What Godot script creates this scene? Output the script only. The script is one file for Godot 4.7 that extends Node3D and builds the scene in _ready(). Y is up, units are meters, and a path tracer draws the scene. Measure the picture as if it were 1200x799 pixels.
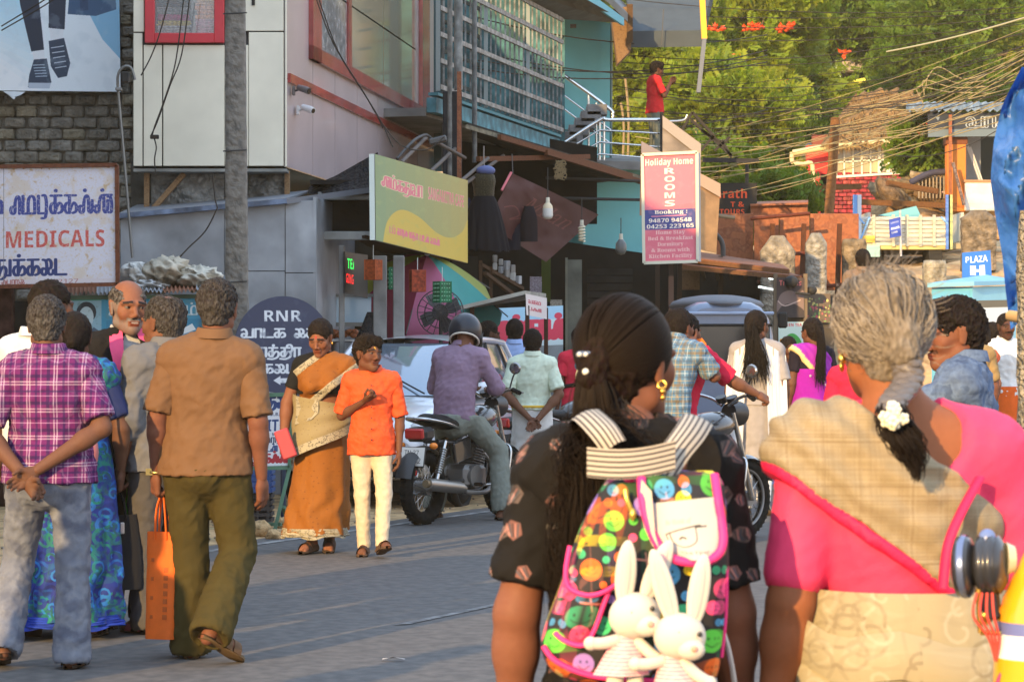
extends Node3D
const FPX:=3000.0
const EYE:=1.4
const HOR:=408.0
const PINK:=Color(.9,.05,.2)
var used:={}
var mats:={}
var texs:={}
var noi:=FastNoiseLite.new()
func P(px:float,py:float,d:float)->Vector3:
	return Vector3((px-600.0)/FPX*d,EYE+(HOR-py)/FPX*d,-d)
func PX(px:float,d:float)->float:return (px-600.0)/FPX*d
func PY(py:float,d:float)->float:return EYE+(HOR-py)/FPX*d
func G(px:float,d:float,y:=.0)->Vector3:return Vector3((px-600.0)/FPX*d,y,-d)
func numbered(n:String)->String:
	if not used.has(n):
		used[n]=0
		return n
	used[n]+=1
	return "%s_%03d" % [n,used[n]]
func tag(o,label:String,category:String,group:="",kind:=""):
	if label:o.set_meta("label",label)
	if category:o.set_meta("category",category)
	if group:o.set_meta("group",group)
	if kind:o.set_meta("kind",kind)
	return o
func thing(called:String,label:String,category:String,at:=Vector3.ZERO,group:="",turn:=.0)->Node3D:
	var o:=Node3D.new()
	o.name=numbered(called)
	add_child(o)
	o.position=at
	o.rotation.y=turn
	tag(o,label,category,group)
	return o
func place(o:Node3D)->Transform3D:
	var t:=o.transform
	var p=o.get_parent()
	while p!=null and p!=self:
		t=p.transform*t
		p=p.get_parent()
	return t
func commit(st)->Mesh:
	if st is Mesh:return st
	return st.commit()
func lpart(called:String,st,m,parent)->MeshInstance3D:
	var o:=MeshInstance3D.new()
	o.mesh=commit(st)
	o.material_override=m
	if parent==self:
		o.name=numbered(called)
		add_child(o)
	else:
		o.name=called
		parent.add_child(o,true)
	return o
func part(called:String,st,m,parent)->MeshInstance3D:
	var o:=lpart(called,st,m,parent)
	if parent!=self:
		o.transform=place(parent).affine_inverse()
	return o
func solo(called:String,st,m,label:String,category:String,group:="")->MeshInstance3D:
	var o:=lpart(called,st,m,self)
	tag(o,label,category,group)
	return o
func struct(called:String,st,m)->MeshInstance3D:
	var o:=lpart(called,st,m,self)
	o.set_meta("kind","structure")
	return o
func dup(src:Node3D,called:String,at:Vector3,turn:float,label:String,group:String)->Node3D:
	var r:Node3D=src.duplicate()
	r.name=numbered(called)
	add_child(r)
	r.position=at
	r.rotation.y=turn
	r.set_meta("label",label)
	r.set_meta("group",group)
	return r
func lin(r:float,g:float,b:float)->Color:return Color(r,g,b)
func slin(r:float,g:float,b:float)->Color:return Color(r,g,b).linear_to_srgb()
func noise_tex(key:String,freq:float,lo:float,hi:float,oct:=4,kind:=0,normal:=false,size:=256)->Texture2D:
	if texs.has(key):return texs[key]
	var n:=FastNoiseLite.new()
	n.seed=7+key.length()*13
	n.noise_type=FastNoiseLite.TYPE_SIMPLEX_SMOOTH if kind==0 else FastNoiseLite.TYPE_CELLULAR
	n.frequency=freq
	n.fractal_octaves=oct
	var t:=NoiseTexture2D.new()
	t.width=size
	t.height=size
	t.seamless=true
	t.noise=n
	var g:=Gradient.new()
	g.set_color(0,Color(lo,lo,lo))
	g.set_color(1,Color(hi,hi,hi))
	t.color_ramp=g
	texs[key]=t
	return t
func tint_tex(key:String,freq:float,cols:Array,offs:Array,oct:=5,size:=512)->Texture2D:
	if texs.has(key):return texs[key]
	var n:=FastNoiseLite.new()
	n.seed=3+key.length()*17
	n.frequency=freq
	n.fractal_octaves=oct
	var t:=NoiseTexture2D.new()
	t.width=size
	t.height=size
	t.seamless=true
	t.noise=n
	var g:=Gradient.new()
	g.offsets=PackedFloat32Array(offs)
	g.colors=PackedColorArray(cols)
	t.color_ramp=g
	texs[key]=t
	return t
func mat(c:Color,rough:=.8,o:={})->StandardMaterial3D:
	var key:="%s|%.3f|%s" % [c,rough,str(o)]
	if mats.has(key):return mats[key]
	var m:=StandardMaterial3D.new()
	var s:=c.linear_to_srgb()
	s.a=o.get("alpha",1.0)
	m.albedo_color=s
	m.roughness=rough
	m.metallic=o.get("metal",.0)
	m.metallic_specular=o.get("spec",.22 if rough>=.5 and maxf(c.r,maxf(c.g,c.b))<.14 else .45)
	if o.get("vc",false):m.vertex_color_use_as_albedo=true
	if o.has("alpha"):m.transparency=BaseMaterial3D.TRANSPARENCY_ALPHA
	if o.has("tex"):
		m.albedo_texture=o.tex
	if o.has("bump"):
		m.heightmap_enabled=true
		m.heightmap_texture=o.get("btex",texs.get("fine"))
		m.heightmap_scale=o.bump
	if o.has("s"):
		m.uv1_triplanar=true
		m.uv1_world_triplanar=o.get("world",true)
		m.uv1_scale=Vector3.ONE*o.s if o.s is float else o.s
	if o.has("coat"):
		m.clearcoat_enabled=true
		m.clearcoat=o.coat
		m.clearcoat_roughness=.08
	if o.has("glow"):
		m.emission_enabled=true
		m.emission=o.glow
		m.emission_energy_multiplier=o.get("power",1.0)
	if o.has("back"):
		m.backlight_enabled=true
		m.backlight=(o.back as Color).linear_to_srgb()
	if o.has("sss"):
		m.subsurf_scatter_enabled=true
		m.subsurf_scatter_strength=o.sss
	mats[key]=m
	return m
func C(r:float,g:float,b:float)->Color:return Color(r,g,b)
func worn(c:Color,rough:=.75,s:=.6,bump:=.4)->StandardMaterial3D:
	return mat(c,rough,{"tex":texs.blotch,"s":s,"bump":bump,"btex":texs.fine})
func fabric(c:Color,s:=3.0)->StandardMaterial3D:
	return mat(c,.88,{"tex":texs.cloth,"s":s,"world":false,"bump": .035,"btex":texs.weave,"spec": .25})
func make_textures():
	noise_tex("fine",.05,.0,1.0,5)
	noise_tex("blotch",.012,.66,1.0,5)
	noise_tex("stain",.02,.45,1.0,6)
	noise_tex("cloth",.02,.92,1.0,4)
	noise_tex("weave",.3,.0,1.0,2)
	noise_tex("skin",.03,.93,1.0,4)
	tint_tex("rust",.02,[slin(.25,.095,.045),slin(.33,.13,.06),slin(.22,.08,.04),slin(.38,.19,.10)],[.0,.45,.6,1.0])
	tint_tex("earth",.015,[slin(.34,.2,.09),slin(.5,.33,.16),slin(.24,.15,.07),slin(.42,.36,.18)],[.0,.4,.65,1.0])
	tint_tex("asphalt",.02,[slin(.078,.075,.073),slin(.096,.091,.088),slin(.118,.110,.104)],[.2,.5,.85],6)
	tint_tex("concrete",.02,[slin(.13,.125,.115),slin(.23,.215,.19),slin(.30,.28,.24)],[.0,.5,1.0],6)
	tint_tex("wood",.03,[slin(.22,.13,.07),slin(.36,.24,.13),slin(.16,.09,.05)],[.0,.5,1.0])
	tint_tex("galv",.03,[slin(.26,.27,.28),slin(.4,.41,.42),slin(.22,.16,.12)],[.0,.6,1.0])
func S()->SurfaceTool:
	var st:=SurfaceTool.new()
	st.begin(Mesh.PRIMITIVE_TRIANGLES)
	return st
func vert(st:SurfaceTool,p:Vector3,n:Vector3,uv:=Vector2.ZERO):
	st.set_normal(n)
	st.set_uv(uv)
	st.add_vertex(p)
func face(st:SurfaceTool,pts:Array,out:Vector3,uvs:=[]):
	var n:Vector3=(pts[1]-pts[0]).cross(pts[2]-pts[0])
	if n.length_squared()<1e-16 and pts.size()>3:n=(pts[2]-pts[0]).cross(pts[3]-pts[0])
	var flip:=n.dot(out)<.0
	n=(-n if flip else n).normalized()
	for i in range(1,pts.size()-1):
		var k:=[0,i,i+1] if flip else [0,i+1,i]
		for j in k:
			vert(st,pts[j],n,uvs[j] if uvs else Vector2.ZERO)
func sign_face(st:SurfaceTool,a:Vector3,b:Vector3,c:Vector3,d:Vector3):
	face(st,[a,b,c,d],(d-a).cross(b-a),[Vector2(0,0),Vector2(1,0),Vector2(1,1),Vector2(0,1)])
func box(st:SurfaceTool,c:Vector3,size:Vector3,basis:=Basis(),bev:=.0):
	var h:=size*.5
	bev=minf(bev,minf(h.x,minf(h.y,h.z))*.6)
	for a in 3:
		var u:=(a+1) % 3
		var v:=(a+2) % 3
		for s in [-1.0,1.0]:
			var q:=[]
			for e in [[-1,-1],[1,-1],[1,1],[-1,1]]:
				var p:=Vector3.ZERO
				p[a]=h[a]*s
				p[u]=(h[u]-bev)*e[0]
				p[v]=(h[v]-bev)*e[1]
				q.append(c+basis*p)
			var n:=Vector3.ZERO
			n[a]=s
			face(st,q,basis*n,[Vector2(0,1),Vector2(1,1),Vector2(1,0),Vector2(0,0)])
			if bev>.0:
				for t in [-1.0,1.0]:
					var e1:=Vector3.ZERO
					e1[a]=h[a]*s
					e1[u]=(h[u]-bev)*t
					var e2:=Vector3.ZERO
					e2[a]=(h[a]-bev)*s
					e2[u]=h[u]*t
					var w:=Vector3.ZERO
					w[v]=h[v]-bev
					var m:=Vector3.ZERO
					m[a]=s
					m[u]=t
					face(st,[c+basis*(e1-w),c+basis*(e1+w),c+basis*(e2+w),c+basis*(e2-w)],basis*m)
	if bev>.0:
		for sx in [-1.0,1.0]:
			for sy in [-1.0,1.0]:
				for sz in [-1.0,1.0]:
					var sg:=Vector3(sx,sy,sz)
					var k:=h-Vector3.ONE*bev
					face(st,[c+basis*(Vector3(h.x,k.y,k.z)*sg),c+basis*(Vector3(k.x,h.y,k.z)*sg),c+basis*(Vector3(k.x,k.y,h.z)*sg)],basis*sg)
func bx(c:Vector3,size:Vector3,basis:=Basis(),bev:=.0)->SurfaceTool:
	var st:=S()
	box(st,c,size,basis,bev)
	return st
func slab(st:SurfaceTool,q:Array,v:Vector3):
	var m:Vector3=(q[0]+q[1]+q[2]+q[3])*.25
	face(st,[q[0],q[1],q[2],q[3]],-v,[Vector2(0,0),Vector2(1,0),Vector2(1,1),Vector2(0,1)])
	face(st,[q[0]+v,q[1]+v,q[2]+v,q[3]+v],v)
	for i in 4:
		var j:=(i+1) % 4
		face(st,[q[i],q[j],q[j]+v,q[i]+v],(q[i]+q[j])*.5-m)
func frame_of(d:Vector3)->Basis:
	var y:=d.normalized()
	var x:=(Vector3.UP if absf(y.y)<.9 else Vector3.RIGHT).cross(y).normalized()
	return Basis(x,y,x.cross(y))
func bar(st:SurfaceTool,a:Vector3,b:Vector3,wide:float,thick:float,bev:=.0):
	var f:=frame_of(b-a)
	box(st,(a+b)*.5,Vector3(wide,(b-a).length(),thick),f,bev)
func tube(st:SurfaceTool,pts:Array,r,sides:=8,caps:=true,flat:=1.0):
	var n:=pts.size()
	if n<2:return
	var ring:=[]
	var t:Vector3=(pts[1]-pts[0]).normalized()
	var x:Vector3=(Vector3.UP if absf(t.y)<.9 else Vector3.RIGHT).cross(t).normalized()
	var along:=.0
	for i in n:
		var d:Vector3=(pts[mini(i+1,n-1)]-pts[maxi(i-1,0)]).normalized()
		x=(x-d*x.dot(d)).normalized()
		var y:=d.cross(x)
		var rr:float=r if (r is float or r is int) else r[i]
		if i:along+=(pts[i]-pts[i-1]).length()
		var row:=[]
		for k in sides+1:
			var a:=TAU*k/sides
			var nn:=x*cos(a)+y*sin(a)
			row.append([pts[i]+x*cos(a)*rr+y*sin(a)*rr*flat,nn,Vector2(float(k)/sides,along)])
		ring.append(row)
	for i in n-1:
		for k in sides:
			var a=ring[i][k]
			var b=ring[i+1][k]
			var c=ring[i+1][k+1]
			var e=ring[i][k+1]
			for v in [a,c,e,a,b,c]:
				vert(st,v[0],v[1],v[2])
	if caps:
		for i in [0,n-1]:
			var q:=[]
			for k in sides:q.append(ring[i][k][0])
			var d:Vector3=(pts[1]-pts[0]) if i else (pts[0]-pts[1])
			if i:d=pts[n-1]-pts[n-2]
			face(st,q,d)
func tb(pts:Array,r,sides:=8,caps:=true,flat:=1.0)->SurfaceTool:
	var st:=S()
	tube(st,pts,r,sides,caps,flat)
	return st
func sheet(st:SurfaceTool,g:Array,wrap:=false,flip:=false,uvs:=Vector2.ONE):
	var R:=g.size()
	var K:int=g[0].size()
	var nn:=[]
	if wrap:
		var s:=.0
		for i in range(0,R-1):
			var m:=Vector3.ZERO
			for k in K:m+=g[i][k]/K
			for k in range(0,K,2):s+=((g[i+1][k]-g[i][k]).cross(g[i][(k+1) % K]-g[i][k])).dot(g[i][k]-m)
		flip=s<.0
	for i in R:
		var row:=[]
		for k in K:
			var a:Vector3=g[maxi(i-1,0)][k]
			var b:Vector3=g[mini(i+1,R-1)][k]
			var c:Vector3=g[i][(k-1+K) % K if wrap else maxi(k-1,0)]
			var d:Vector3=g[i][(k+1) % K if wrap else mini(k+1,K-1)]
			var n:=(b-a).cross(d-c)
			if n.length_squared()<1e-18:n=Vector3.UP
			row.append(-n.normalized() if flip else n.normalized())
		nn.append(row)
	var L:=K if wrap else K-1
	for i in R-1:
		for k in L:
			var k2:=(k+1) % K
			var idx:=[[i,k,k],[i+1,k2,k+1],[i+1,k,k],[i,k,k],[i,k2,k+1],[i+1,k2,k+1]]
			if flip:idx=[[i,k,k],[i+1,k,k],[i+1,k2,k+1],[i,k,k],[i+1,k2,k+1],[i,k2,k+1]]
			for v in idx:
				vert(st,g[v[0]][v[1]],nn[v[0]][v[1]],Vector2(float(v[2])/L,float(v[0])/(R-1))*uvs)
func ball(st:SurfaceTool,c:Vector3,r:Vector3,basis:=Basis(),rings:=10,segs:=14,y0:=-1.0,y1:=1.0):
	var g:=[]
	for i in rings+1:
		var v:=asin(y0)+(asin(y1)-asin(y0))*i/rings
		var row:=[]
		for k in segs:
			var a:=TAU*k/segs
			row.append(c+basis*(Vector3(cos(a)*cos(v),sin(v),sin(a)*cos(v))*r))
		g.append(row)
	sheet(st,g,true,false)
func lathe(st:SurfaceTool,at:Vector3,prof:Array,segs:=16,basis:=Basis()):
	var g:=[]
	for p in prof:
		var row:=[]
		for k in segs:
			var a:=TAU*k/segs
			row.append(at+basis*Vector3(cos(a)*p[0],p[1],sin(a)*p[0]))
		g.append(row)
	sheet(st,g,true,false)
func smooth(pts:Array,per:=6)->Array:
	var out:=[]
	var n:=pts.size()
	for i in n-1:
		var a=pts[maxi(i-1,0)]
		var b=pts[i]
		var c=pts[i+1]
		var d=pts[mini(i+2,n-1)]
		for k in per:
			out.append(b.cubic_interpolate(c,a,d,float(k)/per))
	out.append(pts[n-1])
	return out
func sag(a:Vector3,b:Vector3,drop:float,n:=12)->Array:
	var out:=[]
	for i in n+1:
		var t:=float(i)/n
		out.append(a.lerp(b,t)-Vector3(0,drop*4.0*t*(1.0-t),0))
	return out
func R01(i:int)->float:
	var v:=sin(float(i)*12.9898+4.1)*43758.5453
	return v-floorf(v)
func RR(i:int,a:float,b:float)->float:return a+(b-a)*R01(i)
class Pic:
	var img:Image
	var w:int
	var h:int
	func _init(ww:int,hh:int,c:Color):
		w=ww*2
		h=hh*2
		img=Image.create(w,h,false,Image.FORMAT_RGBA8)
		img.fill(c)
	func poly(pts:Array,c:Color):
		var y0:=1e9
		var y1:=-1e9
		for p in pts:
			y0=minf(y0,p.y)
			y1=maxf(y1,p.y)
		var n:=pts.size()
		for y in range(maxi(0,int(floor(y0*2))),mini(h,int(ceil(y1*2))+1)):
			var yy:=(y+.5)*.5
			var xs:=PackedFloat32Array()
			for i in n:
				var a:Vector2=pts[i]
				var b:Vector2=pts[(i+1) % n]
				if (a.y<=yy)!=(b.y<=yy):
					xs.append(a.x+(yy-a.y)/(b.y-a.y)*(b.x-a.x))
			xs.sort()
			for k in range(0,xs.size()-1,2):
				var x0:=int(round(xs[k]*2))
				var x1:=int(round(xs[k+1]*2))
				if x1>x0:img.fill_rect(Rect2i(x0,y,x1-x0,1),c)
	func rect(x:float,y:float,ww:float,hh:float,c:Color):
		img.fill_rect(Rect2i(int(x*2),int(y*2),int(ww*2),int(hh*2)),c)
	func disc(x:float,y:float,rx:float,ry:float,c:Color):
		var q:=[]
		for i in 20:q.append(Vector2(x+cos(TAU*i/20)*rx,y+sin(TAU*i/20)*ry))
		poly(q,c)
	func stroke(pts:Array,wd:float,c:Color,wy:=-1.0):
		if wy<0:wy=wd
		for i in pts.size():
			disc(pts[i].x,pts[i].y,wd*.5,wy*.5,c)
			if i:
				var a:Vector2=pts[i-1]
				var b:Vector2=pts[i]
				var nn:=(b-a).orthogonal().normalized()*Vector2(wd,wy)*.5
				poly([a+nn,b+nn,b-nn,a-nn],c)
	func curve(pts:Array)->Array:
		var out:=[]
		var n:=pts.size()
		for i in n-1:
			var a:Vector2=pts[maxi(i-1,0)]
			var d:Vector2=pts[mini(i+2,n-1)]
			for k in 5:out.append(pts[i].cubic_interpolate(pts[i+1],a,d,k/5.0))
		out.append(pts[n-1])
		return out
	func text(s:String,x:float,base:float,cap:float,width:float,c:Color,bold:=true,serif:=false,center:=false,slant:=.0):
		var f:=SystemFont.new()
		f.font_names=PackedStringArray(["Droid Serif" if serif else "Droid Sans"])
		f.font_weight=700 if bold else 400
		var t:=TextMesh.new()
		t.font=f
		t.font_size=64
		t.pixel_size=.01
		t.depth=.0
		t.text=s
		t.horizontal_alignment=HORIZONTAL_ALIGNMENT_LEFT
		t.curve_step=1.5
		var arr:=t.get_mesh_arrays()
		var v:PackedVector3Array=arr[Mesh.ARRAY_VERTEX]
		var idx=arr[Mesh.ARRAY_INDEX]
		if v.is_empty():return
		var lo:=Vector2(1e9,1e9)
		var hi:=-lo
		for p in v:
			lo=lo.min(Vector2(p.x,p.y))
			hi=hi.max(Vector2(p.x,p.y))
		var em:=.64
		var sy:=cap/(em*.714)
		var t2:=TextMesh.new()
		t2.font=f
		t2.font_size=64
		t2.pixel_size=.01
		t2.depth=.0
		t2.text="H"
		t2.horizontal_alignment=HORIZONTAL_ALIGNMENT_LEFT
		var y0:=1e9
		for p in t2.get_mesh_arrays()[Mesh.ARRAY_VERTEX]:y0=minf(y0,p.y)
		if "\n" in s:y0=lo.y
		var sx:=sy if width<=0 else width/(hi.x-lo.x)
		if center:x-=(hi.x-lo.x)*sx*.5
		var n:int=idx.size() if idx!=null and idx.size() else v.size()
		for i in range(0,n,3):
			var q:=[]
			for k in 3:
				var p:Vector3=v[idx[i+k]] if idx!=null and idx.size() else v[i+k]
				q.append(Vector2(x+(p.x-lo.x)*sx+(p.y-y0)*sy*slant,base-(p.y-y0)*sy))
			poly(q,c)
	static func glyph(n:String)->Array:
		var V:=func(s:String)->Array:
			var out:=[]
			for st in s.split("|"):
				var q:=[]
				for p in st.split(" ",false):
					var xy:=p.split(",")
					q.append(Vector2(float(xy[0]),float(xy[1])))
				out.append(q)
			return out
		match n:
			"pa":return [1.12,V.call(".1,0 .1,1 .9,1 .9,0"),[]]
			"ta":return [1.0,V.call(".1,0 .1,1 .92,1"),[]]
			"ma":return [1.2,V.call(".1,0 .1,1 1.0,1"),V.call(".5,1 .5,.35 .6,.08 .78,0 .95,.12 1,.4 1,1")]
			"aa":return [.75,V.call(".08,1 .08,0 .58,0 .58,1"),[]]
			"ra":return [.75,V.call(".08,1 .08,0 .62,0|.5,0 .5,1 .3,1.32"),[]]
			"ka":return [1.12,V.call(".12,0 .92,0|.45,0 .45,1"),V.call(".45,.42 .2,.45 .08,.72 .2,.98 .42,.95 .6,.6 .8,.42 .98,.6 .96,.9 .72,1")]
			"tha":return [1.12,V.call(".12,0 .85,0|.42,0 .42,1"),V.call(".42,.42 .18,.45 .08,.72 .18,.98 .4,.95 .58,.6 .78,.42 .98,.6 .9,1.05 .5,1.3 .02,1.28")]
			"thu":return [1.5,V.call(".12,0 .85,0|.42,0 .42,1|1.3,0 1.3,1 .95,1"),V.call(".42,.42 .18,.45 .08,.72 .18,.98 .4,.95 .58,.6 .78,.42 .98,.6 .9,1.05 .5,1.3 .02,1.28")]
			"thi":return [1.25,V.call(".12,0 .85,0|.42,0 .42,1"),V.call(".42,.42 .18,.45 .08,.72 .18,.98 .4,.95 .58,.6 .78,.42 .98,.6 .9,1.05 .5,1.3 .02,1.28|.95,.6 1.12,.1 .98,-.32 .7,-.32 .62,-.1")]
			"va":return [1.25,V.call(".3,1 1.08,1 1.08,0"),V.call(".34,.6 .16,.58 .08,.8 .2,1 .4,.98 .52,.72 .5,.28 .3,.02 .08,.14")]
			"la":return [1.2,[],V.call(".32,.62 .14,.62 .1,.86 .25,1 .42,.9 .46,.4 .6,.05 .78,.1 .82,.5 .82,.86 .95,1 1.08,.86 1.1,.3")]
			"sa":return [1.55,V.call(".8,0 1.4,0"),V.call(".32,.62 .14,.62 .1,.86 .25,1 .42,.9 .46,.4 .6,.05 .78,.1 .82,.5 .82,.86 .95,1 1.1,.8 1.12,.3|1.12,.1 1.3,.1 1.42,.5 1.38,.95 1.22,1")]
			"ti":return [.95,V.call(".1,0 .1,1 .7,1"),V.call(".7,1 .72,.4 .62,0 .42,-.02|.7,1 .6,1.25 .35,1.28")]
			"ai":return [1.1,[],V.call(".36,.62 .16,.6 .08,.82 .22,1 .42,.95 .5,.5 .42,.1 .2,.02|.42,.1 .66,.0 .84,.2 .82,.55 .66,.6 .6,.82 .76,1 .98,.92 1.02,.7")]
			"e":return [.95,V.call(".78,.3 .78,1"),V.call(".34,.62 .16,.62 .1,.86 .24,1 .42,.9 .44,.35 .58,.04 .74,.08 .78,.4")]
			"a":return [1.3,V.call(".2,.62 1.1,.62|1.1,0 1.1,1.15"),V.call(".45,.32 .28,.22 .16,.36 .28,.5 .5,.4 .55,.15 .36,0 .1,.08|.55,.4 .5,.85 .28,1 .1,.85 .2,.64")]
			"rra":return [1.1,V.call(".06,1 .06,0 .4,0"),V.call(".4,0 .5,.3 .5,1|.5,.3 .66,0 .86,.1 .92,.5 .88,1 .6,1.25 .3,1.2")]
			"na":return [1.35,V.call(".9,1 .9,0 1.2,0 1.2,1"),V.call(".34,.6 .16,.6 .1,.84 .24,1 .42,.9 .44,.35 .58,.04 .74,.08 .78,.4 .78,.9 .9,1")]
			"u":return [1.1,V.call(".3,1 1.05,1"),V.call(".5,.3 .3,.2 .18,.4 .32,.55 .55,.4 .5,.05 .25,.0 .06,.3 .1,.8 .3,1")]
		return [.8,[],[]]
	func tamil(s:String,x:float,base:float,hh:float,wd:float,c:Color,sx:=1.0)->float:
		for tk in s.split(" "):
			if tk=="_":
				x+=hh*.6*sx
				continue
			var dot:=tk.ends_with(".")
			var gl:=glyph(tk.trim_suffix("."))
			for k in [1,2]:
				for stt in gl[k]:
					var q:=[]
					for p in stt:q.append(Vector2(x+p.x*hh*sx,base-hh+p.y*hh))
					stroke(curve(q) if k==2 else q,wd*1.25,c,wd*.9)
			if dot:disc(x+gl[0]*hh*sx*.45,base-hh*1.28,wd*.8,wd*.7,c)
			x+=gl[0]*hh*sx
		return x
	func wear(col:Color,freq:float,from:float,amount:float,sd:=1,edge:=.0):
		var n:=FastNoiseLite.new()
		n.seed=sd
		n.frequency=freq
		n.fractal_octaves=5
		for y in range(0,h,2):
			for x in range(0,w,2):
				var v:=n.get_noise_2d(x,y)*.9+.5
				if edge>.0:
					var e:=minf(minf(x,w-x),minf(y,h-y))/h
					v+=maxf(.0,1.0-e/edge)*.55
				if v>from:
					var k:=minf(1.0,(v-from)*4.0)*amount
					img.fill_rect(Rect2i(x,y,2,2),img.get_pixel(x,y).lerp(col,k))
	func tex()->ImageTexture:
		img.resize(w/2,h/2,Image.INTERPOLATE_BILINEAR)
		return ImageTexture.create_from_image(img)
func print_mat(p:Pic,rough:=.6)->StandardMaterial3D:
	var m:=StandardMaterial3D.new()
	m.albedo_texture=p.tex()
	m.roughness=rough
	m.texture_repeat=false
	return m
func _ready():
	var cam:=Camera3D.new()
	cam.name="camera"
	cam.position=Vector3(0,EYE,0)
	cam.rotation.x=(HOR-399.5)/FPX
	cam.fov=rad_to_deg(2.0*atan(399.5/FPX))
	cam.near=.3
	cam.far=600.0
	var ca:=CameraAttributesPhysical.new()
	ca.frustum_focal_length=90.0
	ca.frustum_focus_distance=19.0
	ca.exposure_aperture=17.0
	ca.frustum_near=.3
	ca.frustum_far=600.0
	cam.attributes=ca
	add_child(cam)
	var we:=WorldEnvironment.new()
	we.name="environment"
	var env:=Environment.new()
	env.background_mode=Environment.BG_SKY
	var sky:=Sky.new()
	var sm:=ProceduralSkyMaterial.new()
	sm.sky_top_color=Color(.62,.70,.80)
	sm.sky_horizon_color=Color(.88,.83,.77)
	sm.sky_curve=.12
	sm.ground_bottom_color=Color(.25,.2,.15)
	sm.ground_horizon_color=Color(.6,.55,.5)
	sm.sky_energy_multiplier=1.4
	sky.sky_material=sm
	env.sky=sky
	env.tonemap_mode=Environment.TONE_MAPPER_LINEAR
	env.tonemap_exposure=1.8
	env.fog_enabled=true
	env.fog_density=.0006
	env.fog_light_color=Color(.95,.88,.74)
	env.sdfgi_enabled=true
	env.ssao_enabled=true
	env.ssil_enabled=true
	we.environment=env
	add_child(we)
	var sun:=DirectionalLight3D.new()
	sun.name="sun"
	sun.light_color=Color(1.0,.83,.57)
	sun.light_energy=1.6
	sun.light_angular_distance=.6
	sun.shadow_enabled=true
	var az:=deg_to_rad(27.0)
	var el:=deg_to_rad(17.0)
	var go:=Vector3(sin(az)*cos(el),-sin(el),-cos(az)*cos(el))
	sun.basis=Basis.looking_at(go)
	add_child(sun)
	noi.seed=11
	noi.frequency=1.0
	noi.fractal_octaves=3
	make_textures()
	ground()
	hillside()
	left_shade_house()
	left_buildings()
	tea_stall()
	lattice_building()
	street_end()
	red_house_row()
	trees()
	wires()
	vehicles()
	people()
	front_women()
func hill(x:float,d:float)->float:
	var h:=smoothstep(30.8,38.0,d)*2.65+smoothstep(40.0,58.0,d)*1.4+smoothstep(62.0,100.0,d)*9.0+maxf(.0,d-90.0)*.33
	var side:=smoothstep(2.0,5.0,x-.02*d)
	var far:=smoothstep(44.0,58.0,d)
	return h*maxf(side,far)+noi.get_noise_2d(x*.5,d*.5)*.25*smoothstep(33.0,40.0,d)
func ground():
	var st:=S()
	face(st,[Vector3(-300,-.004,60),Vector3(300,-.004,60),Vector3(300,-.004,-420),Vector3(-300,-.004,-420)],Vector3.UP)
	struct("ground",st,mat(Color(1,1,1),.95,{"tex":texs.earth,"s": .35,"bump":1.5}))
	st=S()
	var rows:=[]
	for d in [-30.0,4.0,10.0,17.0,20.0,24.0,30.0,36.0,44.0,60.0]:
		var xl:float=-2.62+(d-17.0)*.44
		if d>24.0:xl=.46+(d-24.0)*.2
		var xr:float=maxf(xl+6.0,6.5)
		var row:=[]
		for k in 7:row.append(Vector3(lerpf(xl,xr,k/6.0),.003,-d))
		rows.append(row)
	sheet(st,rows,false,false)
	struct("road",st,mat(Color(1,1,1),.82,{"tex":texs.asphalt,"s":Vector3(.83,.83,.71),"bump": .15,"spec": .3}))
	st=S()
	rows=[]
	for i in 60:
		var d:=4.0+i*.36
		var xl:float=-2.34+(d-17.0)*.44
		var w:=.11*(.75+.25*noi.get_noise_1d(d*3.0))
		rows.append([Vector3(xl-w*.5,.007,-d),Vector3(xl+w*.5,.007,-d)])
	sheet(st,rows)
	var ln:=struct("road_edge_line",st,mat(lin(.42,.41,.4),.8,{"tex":texs.stain,"s":1.2}))
	st=S()
	rows=[]
	for i in 10:
		var t:=i/9.0
		var c:=G(470,12.9).lerp(G(620,14.3),t)
		rows.append([c+Vector3(-.04,.007,.02),c+Vector3(.04,.007,-.02)])
	sheet(st,rows)
	struct("road_centre_line",st,mat(lin(.27,.26,.25),.8,{"tex":texs.stain,"s":2.0}))
	st=S()
	for i in 260:
		var d:=RR(i,16.0,24.0)
		var x:=-2.7+(d-17.0)*.44-RR(i+900,.0,1.4)
		var r:=RR(i+300,.004,.016)
		ball(st,Vector3(x,r*.4,-d),Vector3(r,r*.7,r*1.2),Basis(Vector3.UP,i),3,5)
	var peb:=solo("shoulder_pebbles",st,mat(lin(.2,.165,.13),.95),"loose pebbles along the dusty road shoulder by the white line","pebbles")
	peb.set_meta("kind","stuff")
	var k:=0
	for q in [[461,776,.05,.012],[487,616,.05,.03]]:
		var d:float=EYE*FPX/(q[1]-HOR)
		st=S()
		var c:=G(q[0],d,.012)
		sheet(st,[[c+Vector3(-q[2],0,q[3]),c+Vector3(0,.012,q[3]),c+Vector3(q[2],0,q[3]*.5)],[c+Vector3(-q[2],.004,-q[3]),c+Vector3(0,.006,-q[3]),c+Vector3(q[2],.002,-q[3])]])
		solo("paper_scrap",st,mat(lin(.35,.32,.29),.9),["thin pale paper strip lying on the open road in front","white crumpled paper scrap beside the motorcycle's rear tyre"][k],"litter")
		k+=1
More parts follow.
